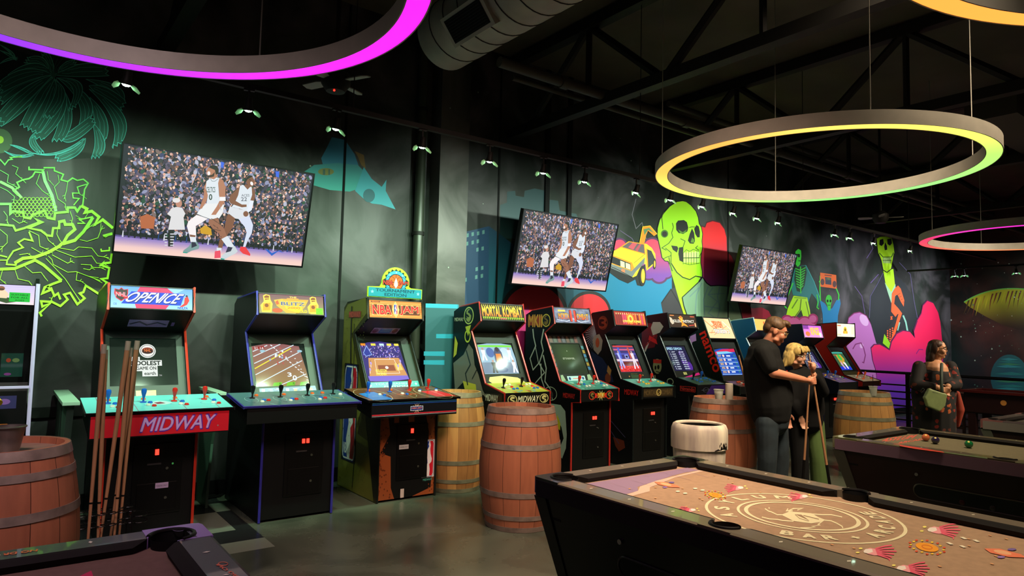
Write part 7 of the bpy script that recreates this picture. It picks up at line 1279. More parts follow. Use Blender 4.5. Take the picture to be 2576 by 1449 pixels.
def artD(t, r, zc):
    px = Art(lambda x, y: (onZ(x, y, zc+.0008), Vector((0, 0, 1))), eps=.0003, off=(0, 1280, 3.68)); px.poly([(700, 640), (845, 572), (890, 700), (800, 760), (760, 700), (820, 670), (800, 620), (740, 650)], (206, 50, 96)); px.obj('cloth_print', CLOTHM, t)
    q = Art(lambda x, y: (onZ(x, y, ZT+.0016), Vector((0, 0, 1))), eps=.0003, off=(0, 1280, 3.68)); OR_ = (226, 84, 40)
    def txt(s, ax, ay, bx, by, cx2, cy2, c_, bold=.05):
        vs, fs = glyphs(s, 0.); X = [v[0] for v in vs]; Y = [v[1] for v in vs]; pts = []
        for x, y in vs: u = (x-min(X))/(max(X)-min(X)); v = (y-min(Y))/(max(Y)-min(Y)); pts.append((ax+(bx-ax)*u+(cx2-ax)*v, ay+(by-ay)*u+(cy2-ay)*v))
        [q.raw([(x+d_, y+d_*.4) for x, y in pts], fs, c_) for d_ in (-3, 0, 3)]
    txt('NO DR', 350, 372, 30, 412, 340, 392, OR_); txt('NO DRINKS', 2030, 506, 2340, 700, 2000, 520, OR_); q.ring(2065, 508, 45, 16, 6, OR_, 18); txt('MALITY', 1730, 210, 1790, 262, 1765, 205, (50, 40, 60), .03); q.ring(1650, 196, 50, 10, 5, (70, 50, 90), 14); q.obj('rail_print', DECAL, t)
pool_table(2.245, 2.757, 'nearest pool table with lit sandy cloth printed with a round emblem', (176, 144, 112), (120, 110, 92), (13, 14, 14), (16, 16, 17), cap=(40, 38, 38), art=artA, trim2=(26, 16, 34))
pool_table(5.175, 2.70, 'dark brown pool table with three balls and silver corner trims, right side', (110, 102, 78), (84, 78, 60), (44, 26, 24), (96, 94, 84), cap=(110, 116, 70), art=artB, trim2=(150, 120, 140))
pool_table(7.79, 2.56, 'farthest pool table, cut by the right edge behind the brown one', (90, 84, 74), (90, 84, 84), (40, 28, 26), (110, 116, 104), cap=(140, 90, 90), trim2=(140, 136, 130))
pool_table(-.575, 2.755, 'pool table in the bottom left corner with purple-lit rail and NO DRINKS lettering', (112, 86, 76), (58, 54, 62), (16, 15, 17), (150, 170, 160), cap=(150, 120, 190), art=artD, trim2=(150, 170, 160))
bl = [((2329, 1100), (205, 110, 70), 'cream and red pool ball, leftmost of the three'), ((2353, 1107), (40, 32, 70), 'dark purple pool ball in the middle of the three'), ((2437, 1117), (20, 110, 60), 'green and yellow pool ball, rightmost of the three')]
for (p_, c_, lb) in bl:
    q = onZ(p_[0], p_[1]+1, .790); q.z = .7635+.0285; t = empty('pool_ball', (q.x, q.y, .762), lb, 'pool ball', 'balls on the brown pool table')
    obj('ball', ball(B(), q, .0285, 24), mat('ball_%d%d%d' % c_, c_, .08, coat=1.), t, 'all')
    bm = B(); vd = (CAM-q).normalized()+Vector((0, 0, .9)); vd.normalize(); ball(bm, q+vd*.019, .0115, 12, s=(1, 1, 1)); obj('number_spot', bm, mat('ball_spot', (235, 220, 130), .1), t, 'all')
# ------------------------------------------------------------------ small pieces around the first cabinets
SH = mat('pale_green_shelf', (150, 186, 164), .5); SHS = mat('shelf_side', (64, 92, 78), .5)
def ledge(x0, x1, y0, y1, z, label):
    t = empty('drink_ledge', ((x0+x1)/2, (y0+y1)/2, 0), label, 'ledge', 'drink ledges beside the hockey cabinet'); obj('ledge_top', box(B(), x0, x1, y0, y1, z-.025, z), SH, t, bevel=.003)
    bm = B(); prism(bm, [(y0+.03, z-.026), (y1, z-.026), (y1, .002), (y0+.30, .002), (y0+.22, z-.45)], x0+.03, x1-.03); obj('ledge_support', bm, SHS, t); return t
ledge(.350, .452, 5.50, 6.55, 1.0, 'pale green drink ledge left of the hockey cabinet'); ledge(1.42, 1.50, 5.86, 6.5, 1.0, 'pale green drink ledge between the hockey and the football cabinet')
# cue rack: a low wire stand with cues leaning in it
rk = empty('cue_rack', (.52, 4.92, 0), 'black wire cue stand on the floor in front of the hockey cabinet', 'cue rack'); WIRE = mat('black_wire', (26, 26, 26), .35, .6)
obj('base_box', box(B(), .34, .72, 4.80, 5.04, .001, .10), mat('rack_base', (30, 22, 20), .5), rk, bevel=.005)
for z in (.30, .37):
    for k in range(8):
        for j in range(2):
            x, y = .345+k*.052, 4.86+j*.12; bm = B(); tube(bm, [(x+.024*math.cos(2*PI*i/12), y+.024*math.sin(2*PI*i/12), z) for i in range(12)], .0035, 5, closed=True); obj('cue_ring', bm, WIRE, rk)
for x in (.30, .76):
    for z in (.29, .33):
        bm = B(); tube(bm, [(x+.05*math.cos(2*PI*i/18), 4.92+.07*math.sin(2*PI*i/18), z) for i in range(18)], .004, 5, closed=True); obj('end_loop', bm, WIRE, rk)
for x in (.35, .71):
    for y in (4.82, 5.02): bm = B(); tube(bm, [(x, y, .08), (x, y, .38)], .005, 6); obj('upright', bm, WIRE, rk)
CUEW = mat('maple', (172, 124, 88), .4, noise=.15, scale=8, stretch=(20, 20, .6)); CUET = mat('cue_tip_wrap', (160, 146, 130), .5); CUEB = mat('cue_butt', (120, 70, 44), .35); CUEK = mat('cue_black', (18, 16, 15), .35)
def cue(butt, tip, label, group=None, dark=.0, r0=.0145, r1=.0065):
    butt, tip = Vector(butt), Vector(tip); t = empty('pool_cue', butt, label, 'pool cue', group); d = tip-butt; P = lambda s: butt+d*s; R = lambda s: r0+(r1-r0)*s
    if dark: bm = B(); tube(bm, [P(0), P(dark)], [R(0), R(dark)], 10); obj('butt', bm, CUEK, t, True)
    bm = B(); tube(bm, [P(dark), P(.985)], [R(dark), R(.985)], 10); obj('shaft', bm, CUEW, t, True)
    bm = B(); tube(bm, [P(.955), P(.985)], [R(.95)+.0006, R(.985)+.0006], 10); obj('ferrule', bm, CUET, t, True); bm = B(); tube(bm, [P(.985), P(1)], [r1, r1*.8], 10); obj('tip', bm, CUEK, t, True)
    bm = B(); tube(bm, [P(.30 if not dark else dark), P(.308 if not dark else dark+.008)], [R(.3)+.0008]*2, 10); obj('ring', bm, CUEK, t, True); return t
# cues stand thin end down in the rack: the wide butt is at the top
tops = [((262, 866), (226, 1300), 'pool cue standing leftmost in the wire stand'), ((265, 880), (248, 1310), 'pool cue close behind the leftmost one in the wire stand'), ((323, 858), (262, 1290), 'pool cue in the wire stand, left one of the middle pair'), ((327, 875), (290, 1320), 'pool cue in the wire stand with a dark ring, right one of the middle pair'), ((346, 857), (280, 1335), 'pool cue with white tape, taller right pair, crossing to the left'), ((343, 875), (303, 1310), 'rightmost reddish pool cue in the wire stand')]
for (a_, b_, lb) in tops:
    y_ = 4.84+.028*tops.index((a_, b_, lb)); A_, B_ = onY(a_[0], a_[1], y_+.04), onY(b_[0], b_[1], y_); d = (B_-A_); B_ = A_+d*((A_.z-.104)/(A_.z-B_.z))
    t = empty('pool_cue', B_, lb, 'pool cue', 'cues in the wire stand'); d = A_-B_; P = lambda s: B_+d*s
    bm = B(); tube(bm, [P(0), P(.24), P(.5), P(.955)], [.0065, .0095, .0125, .0155], 10); obj('shaft', bm, CUEW, t, True); bm = B(); tube(bm, [P(.955), P(1)], [.0162, .0162], 10); obj('butt_tape', bm, CUET, t, True)
    bm = B(); tube(bm, [P(.26), P(.268)], [.0108, .0108], 10); obj('ring', bm, CUEK, t, True)
cue(brp(2, .27, -.14)+Vector((0, 0, .005)), onD(1858, 892, 6.75), 'pool cue standing on the barrel behind the man', r0=.013)
# cables on the floor behind the cabinets
rc_ = random.Random(77)
for k, (x, y, lb) in enumerate(((1.52, 6.52, 'tangle of black cables on the floor between hockey and football cabinets'), (-.02, 5.15, 'loop of black cable on the floor beside the cue stand'), (3.6, 6.3, 'black cable on the floor behind the pale barrel'))):
    bm = B(); pts = []
    for i in range(26): g_ = i*.9; pts.append((x+.14*math.cos(g_)*(1+.2*math.sin(i))+rc_.uniform(-.02, .02), y+(.04 if k != 1 else .12)*math.sin(g_)+rc_.uniform(-.01, .01), .008+.004*(i % 3)))
    tube(bm, pts, .006, 6); tag(obj('power_cable', bm, BLACK, None, True), lb, 'cable')
tag(obj('wall_outlet', box(B(), 3.45, 3.52, WALL-.012, WALL-.001, .35, .47), mat('outlet_ivory', (170, 166, 150), .5), bevel=.003), 'ivory wall outlet behind the pale barrel', 'outlet')
# railing ---------------------------------------------------------------
rl = empty('railing', (13.2, 4.6, 0), 'black metal railing with six horizontal bars in front of the pink cloud painting', 'railing'); RM = mat('railing_black', (20, 19, 22), .35, .4)
for y in (6.4, 5.45, 3.6, 1.8, 0): obj('rail_post', box(B(), 13.17, 13.23, y-.03, y+.03, .001, .99), RM, rl)
bm = B(); tube(bm, [(13.2, WALL-.02, .99), (13.2, -.6, .97)], .026, 10); obj('handrail', bm, RM, rl, True)
for k in range(6): z = .14+k*.125; bm = B(); tube(bm, [(13.2, WALL-.02, z), (13.2, -.6, z)], .015, 8); obj('rail_bar', bm, RM, rl, True)
# football table --------------------------------------------------------
ft = empty('game_table', (12.25, 3.1, 0), 'dark red-brown game table against the railing with an orange dot on its side', 'game table'); FT = mat('dark_cherry', (70, 20, 18), .3, coat=.4); FTD = mat('dark_cherry_body', (34, 16, 16), .4)
obj('table_body', box(B(), 11.92, 12.62, 2.2, 4.12, .50, .80), FTD, ft, bevel=.01)
for b_ in ((11.88, 11.96, 2.16, 4.16), (12.58, 12.66, 2.16, 4.16)): obj('top_rail', box(B(), *b_, .80, .84), FT, ft, bevel=.005)
for b_ in ((11.96, 12.58, 4.08, 4.16), (11.96, 12.58, 2.16, 2.24)): obj('top_rail', box(B(), *b_, .80, .84), FT, ft, bevel=.005)
for x in (11.98, 12.56):
    for y in (2.3, 4.02): obj('leg', box(B(), x-.05, x+.05, y-.05, y+.05, .001, .50), FTD, ft)
a = Art(lambda u, v: (Vector((11.918, u, v)), Vector((-1, 0, 0))), eps=.001); a.ell(3.60, .68, .04, .04, (190, 130, 60), 16); a.rect(3.32, .69, 3.10, .71, (150, 120, 80)); a.rect(3.30, .63, 3.10, .65, (150, 120, 80)); a.obj('side_marking', DECAL, ft)
obj('playfield', box(B(), 11.96, 12.58, 2.24, 4.08, .801, .806), mat('playfield_dark', (26, 24, 26), .4), ft)
# stool-like wooden frame with rungs left of the game table
st = empty('stool', (12.35, 4.33, 0), 'tall dark wooden stool beside the game table', 'stool'); SW = mat('stool_wood', (70, 40, 26), .4)
for x, y, in ((12.2, 4.22), (12.5, 4.22), (12.2, 4.48), (12.5, 4.48)): obj('leg', box(B(), x-.018, x+.018, y-.018, y+.018, .001, .72), SW, st)
obj('seat', box(B(), 12.16, 12.54, 4.18, 4.52, .72, .76), SW, st, bevel=.008)
for z in (.2, .42): obj('rung', box(B(), 12.19, 12.21, 4.23, 4.47, z, z+.025), SW, st); obj('rung', box(B(), 12.49, 12.51, 4.23, 4.47, z, z+.025), SW, st)

# ------------------------------------------------------------------ people
RT = Vector((math.cos(YAW), -math.sin(YAW), 0)); AW = Vector((math.sin(YAW), math.cos(YAW), 0)); ZU = Vector((0, 0, 1))
def cap(bm, pts, rs, n=14):
    for p, r in zip(pts, rs): ball(bm, p, r, n)
    for i in range(len(pts)-1):
        if (Vector(pts[i+1])-Vector(pts[i])).length > 1e-4: tube(bm, [pts[i], pts[i+1]], [rs[i], rs[i+1]], n)
def blob(name, fill, m, parent, voxel=.007, sm=4):
    bm = B(); fill(bm); me = bpy.data.meshes.new(name+'_raw'); bm.to_mesh(me); bm.free()
    o = bpy.data.objects.new(name+'_raw', me); C.objects.link(o)
    r = o.modifiers.new('r', 'REMESH'); r.mode = 'VOXEL'; r.voxel_size = voxel
    s = o.modifiers.new('s', 'SMOOTH'); s.iterations = sm; s.factor = .5
    dg = bpy.context.evaluated_depsgraph_get(); dg.update(); res = bpy.data.meshes.new_from_object(o.evaluated_get(dg)); bpy.data.objects.remove(o)
    res.name = name; res.materials.clear(); return obj(name, res, m, parent, 'all')
def basis(f, up=ZU):
    f = Vector(f).normalized(); s = f.cross(up).normalized(); u = s.cross(f).normalized(); return Matrix((s, f, u)).transposed()
def ellm(R, c, off, rad, bm, n=16):
    ball(bm, Vector(c)+R @ Vector(off), 1, n, s=rad, M=R.to_4x4())
def head_parts(bm, c, R, k=1., female=False):
    q = lambda o, r: ellm(R, c, Vector(o)*k, tuple(x*k for x in r), bm)
    q((0, -.008, .028), (.074, .094, .088)); q((0, .022, -.040), (.058, .068, .070)); q((0, .062, -.094), (.024, .022, .018)); q((.036, .056, -.028), (.026, .03, .03)); q((-.036, .056, -.028), (.026, .03, .03)); q((0, .074, .030), (.05, .016, .014))
    for s in (-1, 1): q((s*.074, -.006, -.008), (.009, .020, .031)); q((s*.045, .02, -.07), (.018, .03, .02))
    f = lambda o: Vector(c)+R @ (Vector(o)*k)
    cap(bm, [f((0, .082, .022)), f((0, .095, -.018)), f((0, .090, -.024))], [.007*k, .0105*k, .010*k], 10); q((0, .082, -.056), (.024, .012, .007)); q((0, .080, -.068), (.020, .012, .008))
def face(c, R, k, body, lips=(150, 70, 66), teeth=False, brow=(70, 50, 40)):
    f = lambda o: Vector(c)+R @ (Vector(o)*k)
    for s in (-1, 1):
        e = obj('eye', ball(B(), f((s*.030, .072, .008)), .0125*k, 12), mat('eye_white', (214, 205, 196), .2), body, 'all'); obj('iris', ball(B(), f((s*.031, .0815, .007)), .0058*k, 10), mat('iris', (40, 30, 26), .1), e, 'all')
        bm = B(); cap(bm, [f((s*.014, .089, .030)), f((s*.034, .088, .036)), f((s*.052, .074, .029))], [.004*k, .0048*k, .003*k], 8); obj('eyebrow', bm, mat('brow_%d' % brow[0], brow, .8), body, True)
    bm = B(); ellm(R, c, Vector((0, .0925, -.057))*k, (.021*k, .004*k, .0042*k), bm); ellm(R, c, Vector((0, .0905, -.067))*k, (.018*k, .005*k, .0048*k), bm); obj('lips', bm, mat('lips_%d' % lips[0], lips, .45), body, 'all')
    if teeth: bm = B(); ellm(R, c, Vector((0, .0945, -.062))*k, (.014*k, .003*k, .0034*k), bm); obj('teeth', bm, mat('teeth', (225, 215, 200), .3), body, 'all')
def glasses(c, R, k, parent, m):
    f = lambda o: Vector(c)+R @ (Vector(o)*k); g = None; bm = B()
    for s in (-1, 1):
        tube(bm, [f((s*.033+.025*math.cos(a), .100-.006*abs(math.cos(a)), .004+.020*math.sin(a))) for a in [2*PI*i/16 for i in range(16)]], .0013, 6, closed=True)
        tube(bm, [f((s*.060, .092, .012)), f((s*.078, .06, .013)), f((s*.080, .0, .010)), f((s*.078, -.02, -.004))], .0018, 6)
    tube(bm, [f((-.008, .100, .010)), f((.008, .100, .010))], .0016, 6); return obj('glasses', bm, m, parent, True)
def grip(bm, c, axis, side, wrist, k=1., r=.013, thumb_up=1):
    """a hand closed round a rod: palm on the given side, four fingers curled round it, thumb against them"""
    a = Vector(axis).normalized(); s = (Vector(side)-a*Vector(side).dot(a)).normalized(); t = a.cross(s)
    pc = Vector(c)+s*(r+.016); Rm = Matrix((a, t, s)).transposed()
    ball(bm, pc, 1, 14, s=(.044*k, .034*k, .016*k), M=Rm.to_4x4()); cap(bm, [Vector(wrist), pc-t*.01], [.024*k, .022*k], 12)
    for i, (L, fr) in enumerate(((1.0, .0082), (1.08, .0086), (1.02, .0082), (.86, .0072))):
        o = (i-1.5)*-.0195*k*thumb_up; pts = []
        for j in range(6):
            g = math.radians(-20+j*46*L); rad = r+.008; p = Vector(c)+a*o+s*math.cos(g)*(rad+(.012 if j < 1 else 0))+t*math.sin(g)*rad; pts.append(p)
        cap(bm, pts, [fr*k*1.08]*2+[fr*k]*2+[fr*k*.92, fr*k*.8], 8)
    pts = [pc+a*.030*thumb_up*k-t*.016, Vector(c)+a*.042*thumb_up*k-t*(r+.010), Vector(c)+a*.050*thumb_up*k-s*(r+.004)-t*.004, Vector(c)+a*.046*thumb_up*k-s*(r+.004)+t*.014]; cap(bm, pts, [.013*k, .0105*k, .0095*k, .008*k], 8)
def relaxed(bm, wrist, d, nrm, k=1., curl=.5, side=1):
    d = Vector(d).normalized(); n = (Vector(nrm)-d*Vector(nrm).dot(d)).normalized(); t = d.cross(n); pc = Vector(wrist)+d*.052*k
    ball(bm, pc, 1, 14, s=(.040*k, .046*k, .015*k), M=Matrix((t, d, n)).transposed().to_4x4()); cap(bm, [Vector(wrist), pc], [.022*k, .02*k], 10)
    for i, L in enumerate((.88, 1., .95, .76)):
        p = pc+t*(i-1.5)*.0195*k*side+d*.036*k; pts = [p]; g = 0
        for j, seg in enumerate((.036, .026, .020)): g += curl*(.5+.4*j); p = p+(d*math.cos(g)+n*math.sin(g))*seg*L*k; pts.append(p)
        cap(bm, pts, [.0088*k, .0082*k, .0075*k, .0066*k], 8)
    p = pc-t*.034*k*side-d*.02*k; cap(bm, [p, p-t*.02*k*side+d*.026*k+n*.01, p-t*.022*k*side+d*.052*k+n*.018], [.012*k, .0100*k, .0080*k], 8)
SKIN1 = mat('skin_warm', (206, 136, 106), .5, noise=.08, scale=14); SKIN2 = mat('skin_fair', (222, 164, 134), .5, noise=.08, scale=14); SKIN3 = mat('skin_olive', (196, 142, 104), .5, noise=.08, scale=14)

# man in black ----------------------------------------------------------
DM_ = 6.22
def pm(x, y, b=0.): return onD(x, y, DM_+b)
base = pm(1944, 1000); base.z = 0
man = empty('person', base, 'tall person in a black t-shirt and dark jeans with glasses, reaching for the cue', 'person')
hc = pm(1951, 833, 0); Rh = basis(RT*.88-AW*.22-ZU*.38)
neck = pm(1931, 866, .02)
cA0, cA1 = pm(2034.5, 884, -.04), pm(2087, 1217, -.10); dA = (cA1-cA0).normalized(); cA1 = cA0+dA*((cA0.z-.012)/-dA.z)
gripA = cA0+dA*((pm(2046, 957, -.05)-cA0).length)
shR, elR, wrR = pm(1919, 886, -.17), pm(1946, 938, -.24), pm(2022, 955, -.10); shL, elL, wrL = pm(1938, 884, .17), pm(1962, 970, .2), pm(1978, 1035, .12)
hipR, knR, anR = pm(1930, 1062, -.075), pm(1930, 1155, -.10), pm(1926, 1262, -.06); hipL, knL, anL = pm(1953, 1062, .085), pm(1962, 1150, .10), pm(1958, 1245, .12)
anR.z = anL.z = .10
def man_body(bm):
    head_parts(bm, hc, Rh, 1.06); cap(bm, [hc-RT*.03-ZU*.05, neck, pm(1926, 885, .02)], [.056, .060, .068])
    cap(bm, [pm(1922, 900, 0), pm(1928, 960, 0), pm(1936, 1030, 0)], [.135, .15, .15]); cap(bm, [shR, elR, wrR], [.056, .046, .029]); cap(bm, [shL, elL, wrL], [.052, .042, .028]); grip(bm, gripA, -dA, -RT*1.-AW*.2, wrR, 1.05)
    relaxed(bm, wrL, Vector((0, 0, -1))+RT*.1, -AW, 1., .35); cap(bm, [hipR, knR, anR], [.09, .062, .045]); cap(bm, [hipL, knL, anL], [.09, .062, .045])
mb = blob('body', man_body, SKIN1, man, .0065)
face(hc, Rh, 1.06, mb, (150, 84, 74), brow=(60, 40, 30)); glasses(hc, Rh, 1.06, man, mat('glasses_clear', (196, 170, 110), .2, .4))
def man_hair(bm):
    q = lambda o, r: ellm(Rh, hc, Vector(o)*1.06, tuple(x*1.06 for x in r), bm)
    q((0, -.020, .052), (.080, .094, .074)); q((0, .052, .094), (.058, .042, .030)); q((0, -.070, .01), (.066, .042, .060)); q((.066, -.010, .050), (.018, .05, .036)); q((-.066, -.010, .050), (.018, .05, .036)); q((0, .078, .086), (.044, .022, .020))
blob('hair', man_hair, mat('hair_brown', (92, 66, 40), .6, noise=.5, scale=60, stretch=(1, 1, .4), bump=.2), man, .006, 3)
TS = mat('black_cotton', (17, 18, 18), .85, noise=.25, scale=6, bump=.3)
def man_shirt(bm):
    cap(bm, [pm(1921, 893, 0), pm(1920, 925, 0), pm(1928, 970, .0), pm(1936, 1015, 0), pm(1938, 1036, .0)], [.15, .185, .195, .195, .182]); cap(bm, [pm(1926, 878, .01), pm(1922, 892, -.0)], [.085, .12]); cap(bm, [pm(1941, 960, .02), pm(1948, 1000, .02)], [.17, .17])
    cap(bm, [shR, shR.lerp(elR, .72)], [.082, .072]); cap(bm, [shL, shL.lerp(elL, .7)], [.078, .068])
blob('t_shirt', man_shirt, TS, man, .009)
def man_jeans(bm):
    cap(bm, [pm(1936, 1034, 0), pm(1940, 1056, 0)], [.160, .160]); cap(bm, [hipR, knR, anR+ZU*-.03], [.104, .086, .074]); cap(bm, [hipL, knL, anL+ZU*-.03], [.104, .086, .074])
blob('jeans', man_jeans, mat('dark_denim', (34, 48, 56), .85, noise=.4, scale=9, bump=.4), man, .009)
def shoe(an, fwd, m, parent):
    def f(bm): a = Vector((an.x, an.y, .045)); F_ = Vector((fwd.x, fwd.y, 0)).normalized(); cap(bm, [a-F_*.05, a+F_*.06, a+F_*.16-ZU*.008], [.042, .042, .032])
    return blob('shoe', f, m, parent, .009)
SHB = mat('dark_shoe', (24, 22, 22), .5)
shoe(anR, RT*.9+AW*.3, SHB, man); shoe(anL, RT*.9+AW*.4, SHB, man)
cue_t = cue(cA1, cA0, 'pool cue with black butt held by the man and the blonde woman', dark=.27)

# blonde woman ----------------------------------------------------------
DB_ = 6.78
def pb(x, y, b=0.): return onD(x, y, DB_+b)
base = pb(2025, 1000); base.z = 0
bw = empty('person', base, 'blonde person with clear glasses in a black sweater and half black, half green trousers', 'person')
hb = pb(2003, 894, 0); Rb = basis(RT*.66-AW*.74-ZU*.20)
sL, eL, wL = pb(2052, 946, .02), pb(2070, 985, -.22), pb(2046, 940, -.40); sR, eR, wR = pb(1996, 948, -.05), pb(1992, 1005, -.06), pb(2014, 1046, -.12)
gB = pb(2036, 921, -.16); cB0 = pb(2037.5, 905, -.14); cB1 = pb(2021, 1190, -.2); dB = (cB1-cB0).normalized(); cB0 = cB0-dB*.0; cB1 = cB0+dB*((cB0.z-.012)/-dB.z)
gB = cA0+dA*((pm(2040, 921, -.05)-cA0).length)
hR, kR, aR = pb(2008, 1066, .0), pb(2012, 1150, -.03), pb(2014, 1240, -.02); hL, kL, aL = pb(2046, 1066, .02), pb(2058, 1150, .0), pb(2064, 1240, .03); aR.z = aL.z = .09
def bw_body(bm):
    head_parts(bm, hb, Rb, .98, True); cap(bm, [hb-ZU*.05-RT*.01, pb(2008, 926, .02), pb(2014, 938, .02)], [.044, .048, .056]); cap(bm, [pb(2020, 955, 0), pb(2024, 1010, 0), pb(2026, 1050, 0)], [.11, .115, .13])
    cap(bm, [sL, eL, wL], [.045, .038, .025]); cap(bm, [sR, eR, wR], [.045, .038, .025]); grip(bm, gB, -dA, RT*.5-AW*.9, wL+(gB-wL)*.3, .9); relaxed(bm, wR, RT*.3-ZU, -AW, .9, .5); cap(bm, [hR, kR, aR], [.08, .055, .04]); cap(bm, [hL, kL, aL], [.08, .055, .04])
bb = blob('body', bw_body, SKIN2, bw, .006)
face(hb, Rb, .98, bb, (170, 70, 64), True, brow=(120, 90, 60)); glasses(hb, Rb, .98, bw, mat('glasses_pale', (190, 186, 160), .2))
def bw_hair(bm):
    q = lambda o, r: ellm(Rb, hb, Vector(o), r, bm)
    q((0, -.022, .048), (.086, .096, .078)); q((0, -.075, -.02), (.078, .05, .085))
    for s in (-1, 1): q((s*.074, -.025, -.03), (.026, .052, .085)); q((s*.068, .034, .050), (.022, .040, .046)); q((s*.07, -.05, -.09), (.026, .034, .04))
    q((0, .058, .082), (.062, .030, .026)); 
    for k in range(9): a = -1.+k*.25; f = lambda o: hb+Rb @ Vector(o); cap(bm, [f((.066*math.sin(a*1.3), .062, .10)), f((.076*math.sin(a*1.3), .088, .070)), f((.08*math.sin(a*1.3), .094, .050))], [.013, .009, .005], 8)
    for k in range(7): a = k/6*PI; f = lambda o: hb+Rb @ Vector(o); cap(bm, [f((.08*math.cos(a), -.04-.04*math.sin(a), -.02)), f((.086*math.cos(a), -.05-.05*math.sin(a), -.09)), f((.095*math.cos(a), -.05-.055*math.sin(a), -.125))], [.024, .018, .008], 8)
blob('hair', bw_hair, mat('hair_blonde', (222, 188, 112), .5, noise=.5, scale=60, stretch=(1, 1, .25), bump=.25), bw, .006, 2)
SW_ = mat('black_sweater', (14, 14, 15), .9, noise=.3, scale=7, bump=.3)
def bw_top(bm):
    cap(bm, [pb(2016, 943, .01), pb(2018, 960, 0), pb(2024, 1000, 0), pb(2028, 1040, .0), pb(2030, 1054, 0)], [.095, .145, .150, .158, .155]); cap(bm, [pb(2042, 962, 0), pb(2046, 1030, 0)], [.10, .11]); cap(bm, [sL, eL, eL.lerp(wL, .82)], [.070, .060, .042]); cap(bm, [sR, eR, eR.lerp(wR, .85)], [.072, .060, .042])
blob('sweater', bw_top, SW_, bw, .009)
blob('black_trouser_leg', lambda bm: (cap(bm, [pb(2018, 1052, 0), hR, kR, aR-ZU*.03], [.13, .105, .085, .085])), mat('black_trousers', (12, 12, 13), .9), bw, .009)
blob('green_trouser_leg', lambda bm: (cap(bm, [pb(2040, 1056, .02), hL, kL, aL-ZU*.03], [.115, .105, .084, .092])), mat('green_corduroy', (92, 118, 62), .9, noise=.2, scale=8, stretch=(1, 1, .2)), bw, .009)
shoe(aR, RT*.8-AW*.5, SHB, bw); shoe(aL, RT*.9-AW*.2, SHB, bw)
cB0 = pb(2038, 935, -.40); cB1 = pb(2021, 1190, -.44); dB = (cB1-cB0).normalized(); cB1 = cB0+dB*((cB0.z-.012)/-dB.z); cB0 = cB1-dB*1.18
cue(cB1, cB0, 'second pool cue with long black butt, left of the pair held by the couple', dark=.33)

# person in the flowered dress -------------------------------------------
DF_ = 8.7
def pf(x, y, b=0.): return onD(x, y, DF_+b)
base = pf(2350, 1000); base.z = 0
fw = empty('person', base, 'person with long brown hair and glasses in a black dress with red leaves', 'person')
hf = pf(2359, 878, 0); Rf = basis(RT*.80-AW*.60-ZU*.06)
s1, e1, w1 = pf(2312, 922, .0), pf(2304, 968, -.12), pf(2357, 974, -.27); s2, e2, w2 = pf(2391, 922, .0), pf(2404, 966, -.10), pf(2384, 972, -.26)
h1, k1, a1 = pf(2332, 1060, 0), pf(2334, 1120, 0), pf(2336, 1160, .0); h2, k2, a2 = pf(2370, 1060, 0), pf(2370, 1120, 0), pf(2372, 1160, 0); a1.z = a2.z = .09
def fw_body(bm):
    head_parts(bm, hf, Rf, 1.04, True); cap(bm, [hf-ZU*.06, pf(2354, 908, .02), pf(2352, 920, -.01), pf(2353, 930, -.06)], [.060, .062, .082, .088]); cap(bm, [pf(2351, 935, 0), pf(2350, 990, 0), pf(2350, 1050, 0)], [.16, .19, .19])
    cap(bm, [s1, e1, w1], [.062, .054, .034]); cap(bm, [s2, e2, w2], [.062, .054, .034]); relaxed(bm, w1, RT*.9-ZU*.3-AW*.1, -AW, 1., .5); relaxed(bm, w2, -RT*.2-ZU*.9-AW*.15, -AW, 1., .8, -1); cap(bm, [h1, k1, a1], [.10, .07, .05]); cap(bm, [h2, k2, a2], [.10, .07, .05])
fb = blob('body', fw_body, SKIN3, fw, .0075)
face(hf, Rf, 1.04, fb, (150, 84, 70), brow=(44, 30, 24)); glasses(hf, Rf, 1.04, fw, mat('glasses_dark', (30, 24, 20), .3))
def fw_hair(bm):
    q = lambda o, r: ellm(Rf, hf, Vector(o)*1.04, tuple(x*1.04 for x in r), bm)
    q((0, -.020, .046), (.082, .094, .074)); q((0, -.085, -.05), (.076, .042, .12)); q((0, -.09, -.13), (.07, .036, .07))
    for s in (-1, 1): q((s*.068, -.035, .0), (.022, .044, .08)); q((s*.066, -.055, -.10), (.026, .036, .085))
blob('hair', fw_hair, mat('hair_dark_brown', (64, 40, 24), .5, noise=.5, scale=50, stretch=(1, 1, .25), bump=.5), fw, .0075, 2)
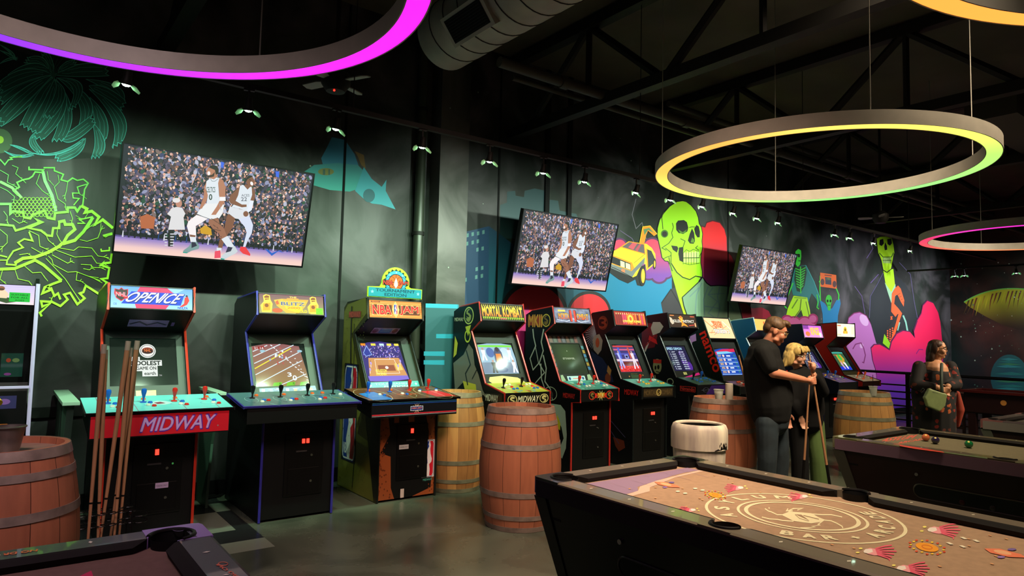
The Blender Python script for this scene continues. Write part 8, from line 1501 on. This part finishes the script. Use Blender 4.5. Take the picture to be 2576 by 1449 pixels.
def floral():
    m = bpy.data.materials.new('leaf_print_fabric'); m.use_nodes = True; nt = m.node_tree; b = nt.nodes['Principled BSDF']; N = nt.nodes.new; L = nt.links.new
    tc = N('ShaderNodeTexCoord'); v = N('ShaderNodeTexVoronoi'); nz = N('ShaderNodeTexNoise'); mp = N('ShaderNodeMapping'); L(tc.outputs['Object'], nz.inputs['Vector']); nz.inputs['Scale'].default_value = 14
    ad = N('ShaderNodeMix'); ad.data_type = 'RGBA'; ad.inputs[0].default_value = .05; L(tc.outputs['Object'], ad.inputs[6]); L(nz.outputs[1], ad.inputs[7]); L(ad.outputs[2], v.inputs['Vector']); v.inputs['Scale'].default_value = 13
    lt = N('ShaderNodeMath'); lt.operation = 'LESS_THAN'; lt.inputs[1].default_value = .34; L(v.outputs['Distance'], lt.inputs[0]); s = N('ShaderNodeSeparateColor'); L(v.outputs['Color'], s.inputs[0])
    r = N('ShaderNodeValToRGB'); r.color_ramp.interpolation = 'CONSTANT'; e = r.color_ramp.elements; e[0].position = 0; e[0].color = rgba((16, 14, 13)); e[1].position = .40; e[1].color = rgba((130, 34, 22)); x = e.new(.68); x.color = rgba((168, 84, 36)); x = e.new(.82); x.color = rgba((90, 40, 24)); L(s.outputs[0], r.inputs[0])
    mx = N('ShaderNodeMix'); mx.data_type = 'RGBA'; L(lt.outputs[0], mx.inputs[0]); mx.inputs[6].default_value = rgba((15, 13, 13)); L(r.outputs[0], mx.inputs[7]); L(mx.outputs[2], b.inputs['Base Color']); b.inputs['Roughness'].default_value = .85; return m
FLO = floral()
def fw_dress(bm):
    cap(bm, [pf(2351, 936, .05), pf(2350, 952, 0), pf(2350, 985, 0), pf(2350, 1030, 0), pf(2350, 1080, 0), pf(2350, 1125, 0)], [.150, .195, .225, .245, .245, .24]); cap(bm, [pf(2324, 924, .03), pf(2382, 924, .03)], [.062, .062]); cap(bm, [pf(2322, 985, 0), pf(2324, 1030, 0)], [.14, .13]); cap(bm, [pf(2376, 985, 0), pf(2374, 1030, 0)], [.14, .13])
    cap(bm, [s1, e1, e1.lerp(w1, .80)], [.076, .080, .054]); cap(bm, [s2, e2, e2.lerp(w2, .78)], [.076, .080, .054])
blob('dress', fw_dress, FLO, fw, .011)
shoe(a1, -AW+RT*.2, SHB, fw); shoe(a2, -AW+RT*.3, SHB, fw)
blob('jacket', lambda bm: (cap(bm, [pf(2408, 990, -.06), pf(2413, 1030, -.05), pf(2409, 1070, -.04)], [.035, .062, .028]), cap(bm, [pf(2402, 1000, -.02), pf(2404, 1050, -.02)], [.05, .05])), mat('rust_fabric', (150, 52, 28), .85, noise=.3, scale=8), fw, .01)
bag = empty('handbag', pf(2352, 1000, -.33), 'sage green handbag hanging in front of the flowered dress', 'handbag')
def bagf(bm):
    Rm = Matrix((RT, AW, ZU)).transposed().to_4x4() @ Matrix.Rotation(math.radians(18), 4, 'Y'); c = pf(2352, 1003, -.34)
    for x, z, r in ((-.095, .075, .030), (.095, .080, .030), (-.115, -.03, .030), (.110, -.04, .030), (-.06, -.10, .03), (.07, -.11, .03)): ball(bm, c+(Rm @ Vector((x, 0, z))), r, 12)
    tmp = B(); prism(tmp, [(-.115, .095), (.115, .10), (.135, -.04), (.09, -.135), (-.07, -.125), (-.14, -.03)], -.028, .028, 'y'); tmp.transform(Matrix.Translation(c) @ Rm); tm_ = bpy.data.meshes.new('t'); tmp.to_mesh(tm_); tmp.free(); bm.from_mesh(tm_); bpy.data.meshes.remove(tm_)
bgo = blob('bag_body', bagf, mat('sage_leather', (128, 146, 92), .5, noise=.15, scale=14), bag, .008, 10)
bm = B(); tube(bm, [pf(2369, 915, -.17), pf(2368, 940, -.30), pf(2368, 965, -.34), pf(2370, 985, -.34)], .018, 8); obj('strap', bm, mat('grey_green_strap', (62, 76, 66), .7), bag, True)
bm = B(); tube(bm, [pf(2318+a_, 980+b_, -.27) for a_, b_ in ((-4, 4), (4, -4), (8, 0), (0, 8))], .004, 6, closed=True); obj('buckle', bm, CHROME, bag)
bm = B(); tube(bm, [pf(2333, 992, -.34), pf(2346, 986, -.36), pf(2366, 992, -.36)], .004, 6); obj('zip', bm, DARKM, bag)
